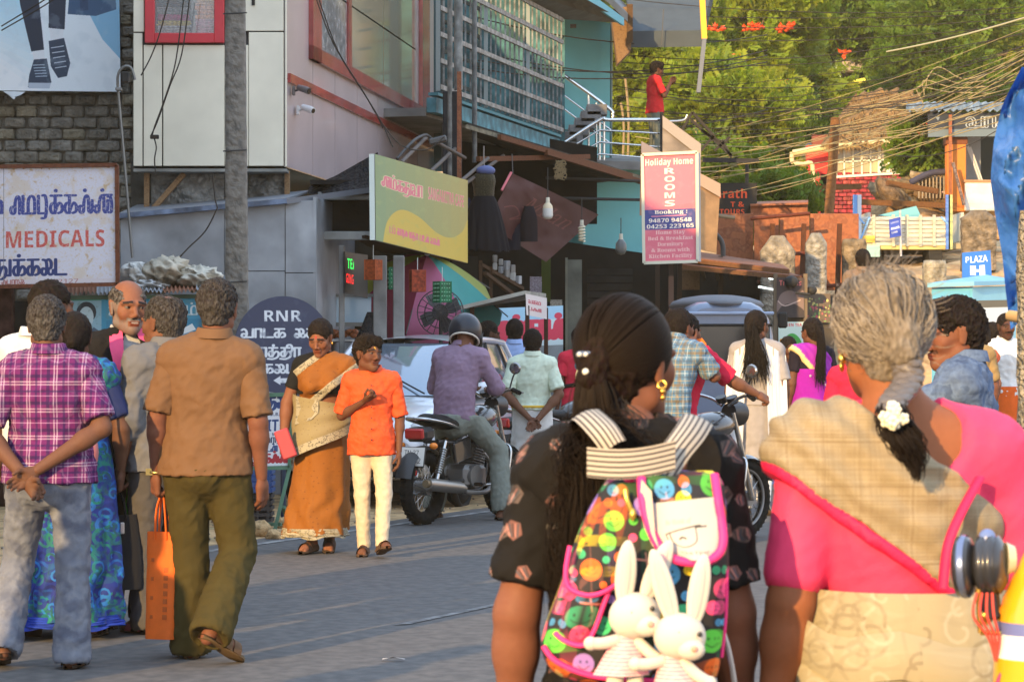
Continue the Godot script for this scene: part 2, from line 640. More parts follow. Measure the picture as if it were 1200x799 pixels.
func hillside():
	var st:=S()
	var rows:=[]
	for j in 64:
		var d:=30.0+170.0*pow(j/63.0,1.7)
		var row:=[]
		for i in 60:
			var x:=-40.0+i*2.0
			if i>18 and i<44:x=-4.0+(i-18)*.85-.0
			elif i<=18:x=-60.0+i*(56.0/18.0)
			else:x=17.25+(i-43)*4.0
			row.append(Vector3(x,hill(x,d)-.02,-d))
		rows.append(row)
	sheet(st,rows)
	struct("hillside_terrain",st,mat(Color(1,1,1),.95,{"tex":texs.earth,"s": .22,"bump":6.0}))
func left_buildings():
	var d:=26.6
	var wall:=thing("stone_wall","weathered grey rubble stone wall behind the clothing billboard","wall",G(40,d))
	part("core",bx(P(45,200,d+.26)+Vector3(0,-1.0,0),Vector3(2.1,7.4,.44)),worn(lin(.40,.37,.31),.95,.8,2.0),wall)
	var cols:=[lin(.40,.365,.29),lin(.36,.34,.29),lin(.45,.40,.29),lin(.35,.325,.27),lin(.42,.40,.35)]
	var meshes:=[]
	for v in 5:
		var sb:=S()
		box(sb,Vector3.ZERO,Vector3(.24,.116,.10),Basis(),.012+.003*v)
		meshes.append(sb.commit())
	var n:=0
	for r in 26:
		var y:=PY(345,d)+.119*r
		for c in 9:
			var x:=PX(-25,d)+.245*c+(.12 if r % 2 else .0)-.0
			if x>PX(166,d)-.1:continue
			n+=1
			var o:=lpart("stone",meshes[n % 5],mat(cols[int(R01(n)*4.99)],.96,{"tex":texs.blotch,"s":1.3,"bump":2.5}),wall)
			o.position=Vector3(x,y,-d+.005-RR(n+50,.0,.014))-wall.position
			o.rotation.z=RR(n+99,-.02,.02)
			o.scale=Vector3(RR(n+7,.8,1.0),RR(n+8,.84,1.0),1)
	var pc:=Pic.new(512,400,Color(.94,.98,1.0))
	for i in 14:
		pc.poly([Vector2(-20,150+i*6),Vector2(60,90+i*12),Vector2(270,60+i*26),Vector2(-20,400)],Color(.72,.9,.98).lerp(Color(.97,.99,1.0),i/13.0))
	pc.poly([Vector2(420,0),Vector2(512,0),Vector2(512,300),Vector2(460,240),Vector2(400,120)],Color(.55,.77,.9))
	var navy:=Color(.16,.2,.28)
	pc.poly([Vector2(196,-2),Vector2(262,-2),Vector2(270,120),Vector2(284,268),Vector2(246,274),Vector2(214,130)],navy)
	pc.poly([Vector2(262,-2),Vector2(262,40),Vector2(276,40),Vector2(286,-2)],Color(.92,.94,.97))
	pc.poly([Vector2(290,-2),Vector2(366,-2),Vector2(352,100),Vector2(346,206),Vector2(298,200),Vector2(300,90)],navy)
	pc.poly([Vector2(250,274),Vector2(284,268),Vector2(288,310),Vector2(254,312)],Color(.93,.95,.97))
	pc.poly([Vector2(300,200),Vector2(344,206),Vector2(340,240),Vector2(304,236)],Color(.93,.95,.97))
	pc.poly([Vector2(254,300),Vector2(292,296),Vector2(306,372),Vector2(280,390),Vector2(236,388),Vector2(240,350)],Color(.2,.27,.36))
	pc.poly([Vector2(236,374),Vector2(304,374),Vector2(300,392),Vector2(238,392)],Color(.75,.8,.86))
	pc.poly([Vector2(298,240),Vector2(344,232),Vector2(362,310),Vector2(352,352),Vector2(326,358),Vector2(304,320)],Color(.2,.27,.36))
	for i in 5:
		pc.stroke([Vector2(306+i*3,262+i*16),Vector2(342+i*2,256+i*16)],3,Color(.8,.85,.9))
		pc.stroke([Vector2(252+i*2,318+i*9),Vector2(284+i*2,316+i*9)],3,Color(.7,.78,.85))
	pc.poly([Vector2(372,-2),Vector2(496,-2),Vector2(502,150),Vector2(440,168),Vector2(356,160)],Color(.22,.36,.5))
	pc.poly([Vector2(392,70),Vector2(416,66),Vector2(418,150),Vector2(394,152)],Color(.17,.28,.42))
	pc.stroke([Vector2(366,40),Vector2(500,36)],5,Color(.14,.24,.36))
	pc.stroke([Vector2(404,-2),Vector2(404,120)],10,Color(.14,.25,.38))
	pc.disc(404,108,8,9,Color(.6,.68,.74))
	pc.wear(Color(.8,.86,.9),.006,.6,.25,4)
	var bb:=thing("billboard","pale blue clothing billboard showing trousered legs and a bag","billboard",P(55,107,26.3))
	var a:=P(-62,-42,26.3)
	var b:=P(138,-48,26.3)
	var c2:=P(140,107,26.3)
	var e:=P(-62,105,26.3)
	var st:=S()
	sign_face(st,a,b,c2,e)
	part("printed_panel",st,print_mat(pc,.55),bb)
	st=S()
	slab(st,[a+Vector3(0,0,-.004),b+Vector3(0,0,-.004),c2+Vector3(0,0,-.004),e+Vector3(0,0,-.004)],Vector3(0,0,-.05))
	part("backing",st,worn(lin(.3,.3,.3)),bb)
	st=S()
	sheet(st,[[P(2,106.5,26.28),P(14,106.5,26.28),P(28,107,26.28)],[P(8,111,26.25),P(14,113,26.2),P(24,110,26.24)],[P(13,115,26.2),P(15,116,26.17),P(18,113,26.2)]])
	part("curled_corner",st,mat(lin(.6,.62,.62),.7),bb)
	var gl:=thing("gooseneck_lamp","tall thin pipe lamp with a curved neck beside the stone wall","street lamp",P(154,302,24.2))
	var pts:=[P(154,302,24.2),P(148,230,24.2),P(142,160,24.2),P(137,104,24.2),P(137,88,24.2),P(141,80,24.2),P(147,77,24.2),P(153,80,24.2),P(157,93,24.2)]
	part("pipe",tb(smooth(pts,4),.013,8),mat(lin(.18,.18,.17),.5,{"metal": .6}),gl)
	part("lamp_head",bx(P(146,90,24.15),Vector3(.075,.10,.09),Basis(),.01),mat(lin(.03,.03,.03),.5),gl)
	part("clamp",bx(P(138,104,24.18),Vector3(.06,.03,.06),Basis(),.005),mat(lin(.2,.2,.2),.5,{"metal": .7}),gl)
	clad_building()
	shed()
	var dd:=22.4
	a=P(-14,195,dd)
	b=P(136,193,dd)
	c2=P(137,333,dd)
	e=P(-14,336,dd)
	var mb:=thing("medical_shop_sign","white rusty sign with blue Tamil letters and red MEDICALS","sign",P(60,336,dd))
	st=S()
	sign_face(st,a,b,c2,e)
	part("painted_panel",st,med_sign(),mb)
	st=S()
	slab(st,[a+Vector3(0,0,-.004),b+Vector3(0,0,-.004),c2+Vector3(0,0,-.004),e+Vector3(0,0,-.004)],Vector3(0,0,-.03))
	part("backing",st,mat(Color(1,1,1),.8,{"tex":texs.rust,"s": .8}),mb)
	var fm:=mat(Color(.5,.42,.4),.85,{"tex":texs.rust,"s":1.0})
	for q in [[a,b],[b,c2],[c2,e],[e,a]]:
		var fs:=S()
		bar(fs,q[0]+Vector3(0,0,.012),q[1]+Vector3(0,0,.012),.034,.034)
		part("frame_bar",fs,fm,mb)
	for x in [25,110]:
		part("support",bx(P(x,260,dd+.08),Vector3(.05,.95,.05)),fm,mb)
	var rf:=thing("corrugated_roof","rusty corrugated iron roof sheets under the bundled sacks","roof",P(150,345,22.6))
	for k in 6:
		st=S()
		var rows:=[]
		for j in 5:
			var row:=[]
			for i in 33:
				var t:=(k+i/32.0)/6.0
				var px:=lerpf(34,268,t)
				var u:=j/4.0
				var dpt:=lerpf(22.55,24.3,u)
				var py:=lerpf(346-6*t,328-4*t,u)
				var p:=P(px,py,dpt)
				p.y+=.016*cos(i*TAU/4.0)+.006*(k % 2)+noi.get_noise_2d(px*.03,k+u*2.0)*.012
				row.append(p)
			rows.append(row)
		sheet(st,rows)
		part("roof_sheet",st,mat(Color(.8,.82,.85),.7,{"tex":[texs.galv,texs.rust,texs.galv,texs.galv,texs.rust,texs.galv][k],"s": .9,"metal": .2}),rf)
	var sk:=[[160,318,20,15,"bundled white plastic sheeting at the left end of the roof"],[196,312,26,16,"crumpled beige sacking in the middle of the roof heap"],[232,320,26,13,"flattened cream sacks at the right end of the roof heap"],[176,330,22,8,"folded grey polythene lying in front of the roof heap"]]
	for i in sk.size():
		var q=sk[i]
		st=S()
		var g:=[]
		var cc:=P(q[0],q[1]+6,23.4-.15*(i==3 as int))
		var rx:float=q[2]/FPX*23.4
		var ry:float=q[3]/FPX*23.4
		for j in 15:
			var v:=-PI/2+PI*j/14
			var row:=[]
			for k in 30:
				var al:=TAU*k/30
				var dir:=Vector3(cos(al)*cos(v),sin(v),sin(al)*cos(v))
				var f:=1.0+.5*noi.get_noise_3d(dir.x*2.0+i*9,dir.y*5.0,dir.z*3.0)+.22*absf(noi.get_noise_3d(dir.x*7.0,dir.y*14.0+i,dir.z*6.0))
				row.append(cc+dir*Vector3(rx,ry,.32)*f)
			g.append(row)
		sheet(st,g,true)
		solo("plastic_sack_bundle",st,mat([lin(.72,.70,.64),lin(.62,.55,.42),lin(.70,.65,.53),lin(.6,.6,.58)][i],.6,{"tex":texs.blotch,"s":2.0,"bump": .3}),q[4],"sacks","plastic and sacking heaped on the iron roof")
	var sh:=thing("roadside_shop","dark open roadside shop under the corrugated roof at left","shop",G(150,24.0))
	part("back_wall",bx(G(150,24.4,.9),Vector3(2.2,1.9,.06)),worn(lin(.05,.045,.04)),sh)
	part("side_wall",bx(G(268,23.6,.9),Vector3(.05,1.9,1.5)),worn(lin(.1,.1,.1)),sh)
	part("counter",bx(G(140,23.2,.45),Vector3(1.7,.9,.5),Basis(),.02),worn(lin(.09,.06,.045)),sh)
	part("eave_beam",bx(P(160,350,22.85),Vector3(1.35,.05,.06),Basis(),.006),worn(lin(.25,.22,.16)),sh)
	part("post",bx(G(4,22.7,.98),Vector3(.16,1.96,.12),Basis(),.012),mat(lin(.1,.05,.04),.8,{"tex":texs.stain,"s":1.0}),sh)
	part("brace",tb([P(20,400,23.0),P(62,372,23.0)],.02,6),mat(lin(.15,.1,.07),.8),sh)
	pc=Pic.new(620,212,Color(.24,.56,.68))
	pc.poly([Vector2(0,0),Vector2(150,0),Vector2(60,212),Vector2(0,212)],Color(.26,.6,.52))
	pc.rect(170,110,450,102,Color(.2,.5,.63))
	pc.rect(6,14,142,176,Color(.55,.7,.76))
	pc.disc(78,70,46,50,Color(.12,.16,.2))
	pc.disc(78,92,34,50,Color(.72,.8,.83))
	pc.poly([Vector2(40,190),Vector2(48,150),Vector2(78,180),Vector2(112,140),Vector2(140,160),Vector2(146,190)],Color(.25,.34,.42))
	pc.poly([Vector2(56,142),Vector2(100,138),Vector2(70,186)],Color(.75,.83,.86))
	pc.tamil("a",180,88,42,8,Color(.8,.85,.86),1.1)
	pc.tamil("pa la. va ka ma.",300,88,42,8,Color(.8,.85,.86),1.2)
	pc.tamil("u na va ka ma.",220,190,40,8,Color(.8,.85,.86),1.1)
	pc.poly([Vector2(470,196),Vector2(498,150),Vector2(504,166),Vector2(566,132),Vector2(584,162),Vector2(520,186),Vector2(526,200)],Color(.88,.9,.9))
	pc.wear(Color(.4,.5,.5),.01,.68,.4,13)
	var bs:=thing("blue_shop_board","sky blue shop board with a portrait and a white arrow","sign",P(158,400,22.7))
	a=P(80,349,22.7)
	b=P(238,347,22.7)
	c2=P(238,398,22.7)
	e=P(80,402,22.7)
	st=S()
	sign_face(st,a,b,c2,e)
	part("painted_panel",st,print_mat(pc,.6),bs)
	for q in [[a,b],[b,c2],[c2,e],[e,a]]:
		var fs:=S()
		bar(fs,q[0]+Vector3(0,0,.01),q[1]+Vector3(0,0,.01),.03,.035)
		part("frame_bar",fs,worn(lin(.13,.22,.15)),bs)
	st=S()
	slab(st,[a+Vector3(0,0,-.004),b+Vector3(0,0,-.004),c2+Vector3(0,0,-.004),e+Vector3(0,0,-.004)],Vector3(0,0,-.02))
	part("backing",st,worn(lin(.2,.2,.2)),bs)
	var cp:=thing("concrete_pole","tall square chipped concrete utility pole before the cream building","utility pole",G(278,21.5))
	st=S()
	var rows2:=[]
	for j in 60:
		var y:=-.02+j*.09
		var tt:=y/5.2
		var row:=[]
		var cx:=lerpf(PX(278.5,21.5),PX(274,21.5),tt)
		var hw:=lerpf(.105,.078,tt)
		for k in 20:
			var al:=TAU*k/20+PI/4
			var sq:=Vector2(cos(al),sin(al))
			sq/=pow(pow(absf(sq.x),7)+pow(absf(sq.y),7),1.0/7.0)
			var ed:=1.0-.10*maxf(.0,noi.get_noise_3d(y*6.0,k*.9,3.0))-.02*noi.get_noise_2d(y*16.0,k*3.0)
			row.append(Vector3(cx+sq.x*hw*ed,y,-21.5+sq.y*.085*ed))
		rows2.append(row)
	sheet(st,rows2,true)
	part("shaft",st,mat(Color(.72,.71,.7),.95,{"tex":texs.concrete,"s": .9,"bump":2.0}),cp)
	st=S()
	for y in [1.95,3.05,4.2]:tube(st,[Vector3(PX(276,21.5)-.1,y,-21.4),Vector3(PX(276,21.5)+.1,y+.01,-21.4)],.006,5)
	part("wire_tie",st,mat(lin(.05,.05,.05),.6),cp)
	pc=Pic.new(320,320,Color(.2,.235,.34))
	var wh:=Color(.86,.88,.9)
	pc.text("RNR",160,83,36,124,wh,true,false,true)
	pc.tamil("va aa ta ka",20,135,27,7,wh,1.36)
	pc.tamil("ai ka",197,135,27,7,wh,1.36)
	pc.tamil("pa aa tha. thi ra",42,198,28,7,wh,1.3)
	pc.tamil("ka ai ta",90,252,27,7,wh,1.35)
	pc.poly([Vector2(128,277),Vector2(152,262),Vector2(152,270),Vector2(208,268),Vector2(208,285),Vector2(152,285),Vector2(152,292)],wh)
	pc.wear(Color(.3,.33,.42),.01,.7,.4,31)
	var rn:=thing("round_rental_sign","round navy sign reading RNR with white Tamil lettering","sign",G(331,21.0))
	st=S()
	var rc:=P(331,404,21.0)
	var disc:=[]
	var duv:=[]
	for k in 40:
		var al:=TAU*k/40
		disc.append(rc+Vector3(cos(al)*.395,sin(al)*.40,.013))
		duv.append(Vector2(.5+.5*cos(al),.5-.5*sin(al)))
	face(st,disc,Vector3(0,0,1),duv)
	part("painted_disc",st,print_mat(pc,.45),rn)
	st=S()
	tube(st,[rc+Vector3(0,0,-.012),rc+Vector3(0,0,.012)],.398,40)
	part("disc_plate",st,worn(lin(.05,.06,.1)),rn)
	part("post",tb([Vector3(rc.x,0,rc.z-.03),Vector3(rc.x,rc.y+.2,rc.z-.03)],.022,8),mat(lin(.04,.05,.08),.6),rn)
	pc=Pic.new(256,384,Color(.86,.86,.87))
	var nb:=Color(.15,.25,.45)
	pc.tamil("sa aa",20,70,46,15,nb,.9)
	pc.tamil("tha ai",128,66,52,15,nb,.95)
	pc.text("M.B.B.S",150,110,17,80,Color(.2,.25,.35))
	pc.text("SUNITH",10,190,60,226,nb)
	pc.text("M.D.",164,214,16,46,Color(.2,.25,.35))
	pc.tamil("ka la. va ma ra rra",22,250,26,5,Color(.2,.24,.34),1.1)
	pc.tamil("pa la u na.",60,296,28,6,nb,1.0)
	pc.tamil("ma ti ka. ka la. sa.",14,356,44,10,Color(.68,.16,.2),.75)
	pc.wear(Color(.6,.5,.4),.02,.95,.6,6,.05)
	var sb:=thing("standing_signboard","green framed white clinic signboard standing at the roadside","sign",G(312,19.5))
	var sd:=19.5
	a=P(281,464,sd)
	b=P(341,462,sd)
	c2=P(339,548,sd)
	e=P(281,549,sd)
	st=S()
	sign_face(st,a,b,c2,e)
	part("painted_panel",st,print_mat(pc,.6),sb)
	st=S()
	slab(st,[a+Vector3(0,0,-.004),b+Vector3(0,0,-.004),c2+Vector3(0,0,-.004),e+Vector3(0,0,-.004)],Vector3(0,0,-.015))
	part("backing",st,worn(lin(.25,.27,.25)),sb)
	var gm:=worn(lin(.12,.24,.15))
	for q in [[a,b],[b,c2],[c2,e],[e,a]]:
		var fs:=S()
		bar(fs,q[0]+Vector3(0,0,.005),q[1]+Vector3(0,0,.005),.03,.03)
		part("frame_bar",fs,gm,sb)
	for q in [[e,Vector3(e.x-.02,0,e.z+.02)],[c2,Vector3(c2.x-.11,0,c2.z+.1)],[Vector3(e.x+.03,.06,e.z),Vector3(c2.x-.06,.06,c2.z+.05)],[c2+Vector3(-.05,-.3,0),Vector3(c2.x-.02,0,c2.z-.35)]]:
		var fs:=S()
		bar(fs,q[0],q[1],.026,.026)
		part("leg",fs,gm,sb)
	crate(G(286,20.5),Color(.06,.055,.055),"black slatted plastic crate under the blue crate")
	crate(G(287,20.45,.245),lin(.03,.08,.24),"blue plastic crate stacked on a black crate")
	var stn:=[[303,628,.10],[330,618,.07],[320,632,.06],[268,634,.08]]
	for i in stn.size():
		var q=stn[i]
		var ds:float=EYE*FPX/(q[1]-HOR)
		var rs:=S()
		var g:=[]
		for j in 8:
			var v:=-PI/2+PI*j/7
			var row:=[]
			for k in 10:
				var al:=TAU*k/10
				var dir:=Vector3(cos(al)*cos(v),sin(v),sin(al)*cos(v))
				row.append(G(q[0],ds,q[2]*.45)+dir*Vector3(q[2],q[2]*.7,q[2])*(1.0+.5*noi.get_noise_3dv(dir*1.5+Vector3.ONE*i*5)))
			g.append(row)
		sheet(rs,g,true)
		solo("broken_stone",rs,mat(Color(1,1,1),.95,{"tex":texs.earth,"s":2.0,"bump":2.0}),["largest broken brown stone under the green framed signboard","brown stone beside the car's front wheel","small brown stone in front of the signboard leg","pale stone left of the signboard by the crates"][i],"stone","broken stones at the road shoulder")
func med_sign()->StandardMaterial3D:
	var pc:=Pic.new(640,600,Color(.83,.82,.86))
	pc.wear(Color(.82,.75,.66),.004,.6,.6,9)
	pc.wear(Color(.74,.6,.4),.008,.8,.7,21)
	var blue:=Color(.22,.27,.56)
	pc.tamil("ma.",20,232,60,15,blue,.7)
	pc.tamil("e ma ti ka. ka la. sa.",100,238,88,13.5,blue,.73)
	pc.text("MEDICALS",82,408,82,492,Color(.78,.33,.3))
	pc.wear(Color(.82,.76,.7),.03,.62,.6,5)
	pc.tamil("thu ka. ka ai ta",22,545,76,13.5,Color(.15,.21,.43),.82)
	pc.rect(0,568,640,32,Color(.82,.79,.8))
	pc.tamil("la pa aa rra ai",60,588,20,4,Color(.66,.4,.38),1.1)
	pc.text("642127",292,589,21,150,Color(.66,.42,.4),false)
	pc.wear(Color(.6,.36,.16),.02,1.0,.9,3,.035)
	pc.rect(70,0,2.5,600,Color(.45,.43,.44))
	return print_mat(pc,.5)
func crate(at:Vector3,c:Color,label:String):
	var t:=thing("plastic_crate",label,"crate",at,"plastic crates behind the signboard")
	var m:=mat(c,.5)
	for s in [-1,1]:
		for k in 5:
			lpart("slat",bx(Vector3(0,.025+k*.048,s*.15),Vector3(.44,.03,.012)),m,t)
			lpart("slat",bx(Vector3(s*.22,.025+k*.048,0),Vector3(.012,.03,.29)),m,t)
		for k in 6:
			lpart("rib",bx(Vector3(-.2+k*.08,.12,s*.15),Vector3(.016,.232,.02)),m,t)
	lpart("floor_panel",bx(Vector3(0,.008,0),Vector3(.42,.012,.28)),m,t)
func clad_building():
	var d:=25.0
	var bld:=thing("clad_building","cream and mauve panel clad shop building with red window frames","building",G(300,27.0))
	var c0:=P(335,195,d)
	var bot:=c0.y
	var top:=bot+3.4
	var c1:=Vector3(PX(510,33.9),bot,-33.9)
	var back:=c1-c0
	var al:=back.normalized()
	var nr:=Vector3(-al.z,0,al.x)
	if nr.x<0:nr=-nr
	var xl:=PX(155,d)
	var st:=S()
	var q:=[Vector3(xl,bot,-d-.05),c0+Vector3(-.05,0,-.05),c1-nr*.05,Vector3(xl,bot,-33.9)]
	face(st,q,Vector3.DOWN)
	face(st,[q[0]+Vector3(0,3.4,0),q[1]+Vector3(0,3.4,0),q[2]+Vector3(0,3.4,0),q[3]+Vector3(0,3.4,0)],Vector3.UP)
	for i in 4:
		var j:=(i+1) % 4
		var out:Vector3=[Vector3(0,0,1),nr,Vector3(0,0,-1),Vector3(-1,0,0)][i]
		face(st,[q[i],q[j],q[j]+Vector3(0,3.4,0),q[i]+Vector3(0,3.4,0)],out)
	part("core",st,mat(lin(.06,.06,.06),.9),bld)
	var cream:=mat(lin(.74,.70,.56),.38,{"tex":texs.cloth,"s": .3,"coat": .15})
	var mauve:=mat(lin(.43,.36,.37),.3,{"tex":texs.cloth,"s": .25,"coat": .3})
	for r in [[155,165.5,38,194],[167,188.5,52,194],[190,262,52,194],[262.5,290,52,194],[290.5,331.5,37,194],[263,331.5,-70,35.5],[333,335.3,-70,195],[155,167.5,-70,36.5],[169,262,-70,-42]]:
		var a:=P(r[0],r[3],d)
		var b:=P(r[1],r[2],d)
		part("front_panel",bx((a+b)*.5+Vector3(0,0,-.02),Vector3(b.x-a.x,b.y-a.y,.03),Basis(),.004),cream,bld)
	part("soffit",bx(P(245,196.5,d)+Vector3(0,-.02,-.18),Vector3(1.5,.03,.34)),worn(lin(.3,.3,.27)),bld)
	var red:=mat(lin(.55,.035,.05),.45,{"tex":texs.cloth,"s": .7})
	var win:=part("window",bx(P(215,4,d)+Vector3(0,.02,-.12),Vector3(.72,.68,.012)),mat(lin(.2,.2,.2),.9),bld)
	for r in [[169,180.5,-42,50],[250.5,262,-42,50],[180.5,250.5,38.5,50],[180.5,250.5,-42,-32]]:
		var a:=P(r[0],r[3],d)
		var b:=P(r[1],r[2],d)
		var wf:=part("window_frame",bx((a+b)*.5+Vector3(0,0,.012),Vector3(b.x-a.x,b.y-a.y,.06),Basis(),.006),red,win)
	var ga:=P(180.5,38.5,d)
	var gb:=P(250.5,-32,d)
	part("pane",bx((ga+gb)*.5+Vector3(0,0,.0),Vector3(gb.x-ga.x,gb.y-ga.y,.004)),mat(lin(.8,.85,.85),.02,{"alpha": .12}),win)
	var fc:=[[203,34,40,9,lin(.5,.48,.44),"pale"],[240,34,24,9,lin(.4,.08,.15),"crimson"],[203,27,40,6,lin(.62,.42,.06),"mustard"],[240,26,24,8,lin(.45,.12,.2),"rose"],[203,20,40,7,lin(.5,.06,.16),"magenta"],[240,14,24,16,lin(.65,.2,.05),"orange"],[203,12,40,8,lin(.28,.24,.24),"grey"],[203,3,40,9,lin(.05,.05,.06),"black"],[240,1,24,9,lin(.6,.25,.08),"amber"]]
	for i in fc.size():
		var f=fc[i]
		st=S()
		var cc:=P(f[0],f[1],d+.05)
		for k in 3:
			var hh:float=f[3]/FPX*d/3.0
			box(st,cc+Vector3(RR(i*3+k,-.01,.01),(k-1)*hh,.0),Vector3(f[2]/FPX*d*RR(i+k,.9,1.0),hh*.92,.06),Basis(Vector3(0,0,1),RR(i*5+k,-.03,.03)),.006)
		solo("folded_cloth_stack",st,mat(f[4],.9,{"tex":texs.stain,"s":6.0}),"stack of folded %s cloth in the front shop window" % f[5],"cloth","folded cloth in the shop window")
	var L:=back.length()
	var along:=func(px:float)->float:
		var k:=(px-600.0)/FPX
		return (k*d-c0.x)/(al.x+k*al.z)
	var js:=[335.6,366,392,418,442.5,467,489,510]
	var dz:=func(px:float,py:float)->float:return .0
	for i in 7:
		var s0:float=along.call(js[i])+.012
		var s1:float=along.call(js[i+1])-.012
		var p0:Vector3=c0+al*s0
		var p1:Vector3=c0+al*s1
		st=S()
		slab(st,[Vector3(p0.x,bot,p0.z),Vector3(p1.x,bot,p1.z),Vector3(p1.x,bot+.86,p1.z),Vector3(p0.x,bot+.86,p0.z)],-nr*.03)
		part("street_panel",st,mauve,bld)
		st=S()
		slab(st,[Vector3(p0.x,bot+.87,p0.z),Vector3(p1.x,bot+.87,p1.z),Vector3(p1.x,bot+(3.4 if i in [0,6] else 1.22),p1.z),Vector3(p0.x,bot+(3.4 if i in [0,6] else 1.22),p0.z)],-nr*.03)
		part("street_panel",st,mauve,bld)
	var redw:=mat(lin(.42,.06,.055),.25,{"tex":texs.blotch,"s": .9,"coat": .5})
	st=S()
	slab(st,[c0+Vector3(0,.83,0)+nr*.03+al*.05,c1+Vector3(0,.83,0)+nr*.03,c1+Vector3(0,.92,0)+nr*.03,c0+Vector3(0,.92,0)+nr*.03+al*.05],-nr*.05)
	part("red_band",st,redw,bld)
	var w0:float=along.call(361)
	var w1:float=along.call(499)
	var wy0:=bot+1.17
	var hs:=[[w0,w1,wy0,wy0+.14],[w0,w0+.42,wy0,top],[w1-.55,w1,wy0,top]]
	for h in hs:
		var p0:Vector3=c0+al*h[0]+nr*.05
		var p1:Vector3=c0+al*h[1]+nr*.05
		st=S()
		slab(st,[Vector3(p0.x,h[2],p0.z),Vector3(p1.x,h[2],p1.z),Vector3(p1.x,h[3],p1.z),Vector3(p0.x,h[3],p0.z)],-nr*.12)
		part("window_surround",st,redw,bld)
	var g0:=w0+.42
	var g1:=w1-.55
	var reflect_tint:=mat(lin(.33,.31,.22),.08,{"coat": .6,"spec": .7})  # yellow-grey reflection put into the pane colour
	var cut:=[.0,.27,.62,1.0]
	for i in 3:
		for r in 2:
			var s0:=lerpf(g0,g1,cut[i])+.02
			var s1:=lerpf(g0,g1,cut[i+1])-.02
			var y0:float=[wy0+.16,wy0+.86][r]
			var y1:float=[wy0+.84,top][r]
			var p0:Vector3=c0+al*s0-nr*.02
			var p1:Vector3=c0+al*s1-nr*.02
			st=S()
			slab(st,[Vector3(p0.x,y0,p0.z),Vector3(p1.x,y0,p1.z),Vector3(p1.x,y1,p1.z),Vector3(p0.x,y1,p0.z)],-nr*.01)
			part("window_pane",st,mat(lin(.5,.5,.5),.05,{"coat": .8,"tex":texs.stain,"s":1.2}) if i==0 else reflect_tint,bld)  # first panes carry a mottled reflection in their colour
	for sx in [g0+(g1-g0)*.27]:
		var p0:Vector3=c0+al*sx
		st=S()
		slab(st,[Vector3(p0.x,wy0+.14,p0.z),Vector3(p0.x,wy0+.14,p0.z)+al*.16,Vector3(p0.x,top,p0.z)+al*.16,Vector3(p0.x,top,p0.z)],-nr*.03)
		part("mullion",st,redw,bld)
	part("under_wall",bx(P(240,235,d+.7)+Vector3(0,0,0),Vector3(1.5,.9,.06)),worn(lin(.12,.115,.1),.9,.8,1.0),bld)
	for i in 2:
		var sh2:=S()
		var q2=[[176,262,203,243],[290,334,203,240]][i]
		sheet(sh2,[[P(q2[0],q2[2],d+.35),P((q2[0]+q2[1])*.5,q2[2],d+.3),P(q2[1],q2[2],d+.36)],[P(q2[0],(q2[2]+q2[3])*.5,d+.33),P((q2[0]+q2[1])*.5,(q2[2]+q2[3])*.5,d+.25),P(q2[1],(q2[2]+q2[3])*.5,d+.36)],[P(q2[0],q2[3],d+.35),P((q2[0]+q2[1])*.5,q2[3],d+.3),P(q2[1],q2[3],d+.36)]])
		part("plastic_sheet",sh2,mat([lin(.34,.35,.33),lin(.2,.2,.18)][i],.25,{"tex":texs.stain,"s": .8,"bump":3.0}),bld)
	for q3 in [[P(177,246,d+.2),P(215,203,d+.2)],[P(171,246,d+.22),P(171,200,d+.22)],[P(336,240,d+.3),P(336,200,d+.3)]]:
		st=S()
		bar(st,q3[0],q3[1],.055,.05)
		part("timber_brace",st,mat(Color(.8,.75,.7),.9,{"tex":texs.wood,"s":1.2}),bld)
	part("vent_slot",bx(P(296,2,d)+Vector3(0,0,.004),Vector3(.03,.06,.012)),mat(lin(.03,.03,.03),.7),bld)
	for i in 2:
		var px:float=[340,345][i]
		var py:float=[106,129][i]
		var s0:float=along.call(px)
		var at:=c0+al*s0+nr*.02
		at.y=PY(py,-at.z)
		var cam:=thing("security_camera",["small dark security camera just under the red band","white security camera on an arm below the red band"][i],"camera",at)
		var wm:=mat([lin(.1,.09,.09),lin(.6,.6,.6)][i],.35)
		lpart("bracket",bx(Vector3(.01,0,0),Vector3(.03,.09,.06),Basis(),.006),wm,cam)
		lpart("arm",tb([Vector3(.02,0,0),Vector3(.07,.01,.05)],.012,8),wm,cam)
		var cb:=S()
		tube(cb,[Vector3(.06,.03,.03),Vector3(.14,.0,.10),Vector3(.17,-.015,.125)],[.03,.035,.034],12)
		lpart("body",cb,wm,cam)
		lpart("lens",tb([Vector3(.17,-.015,.125),Vector3(.175,-.017,.129)],.024,12),mat(lin(.01,.01,.012),.05),cam)
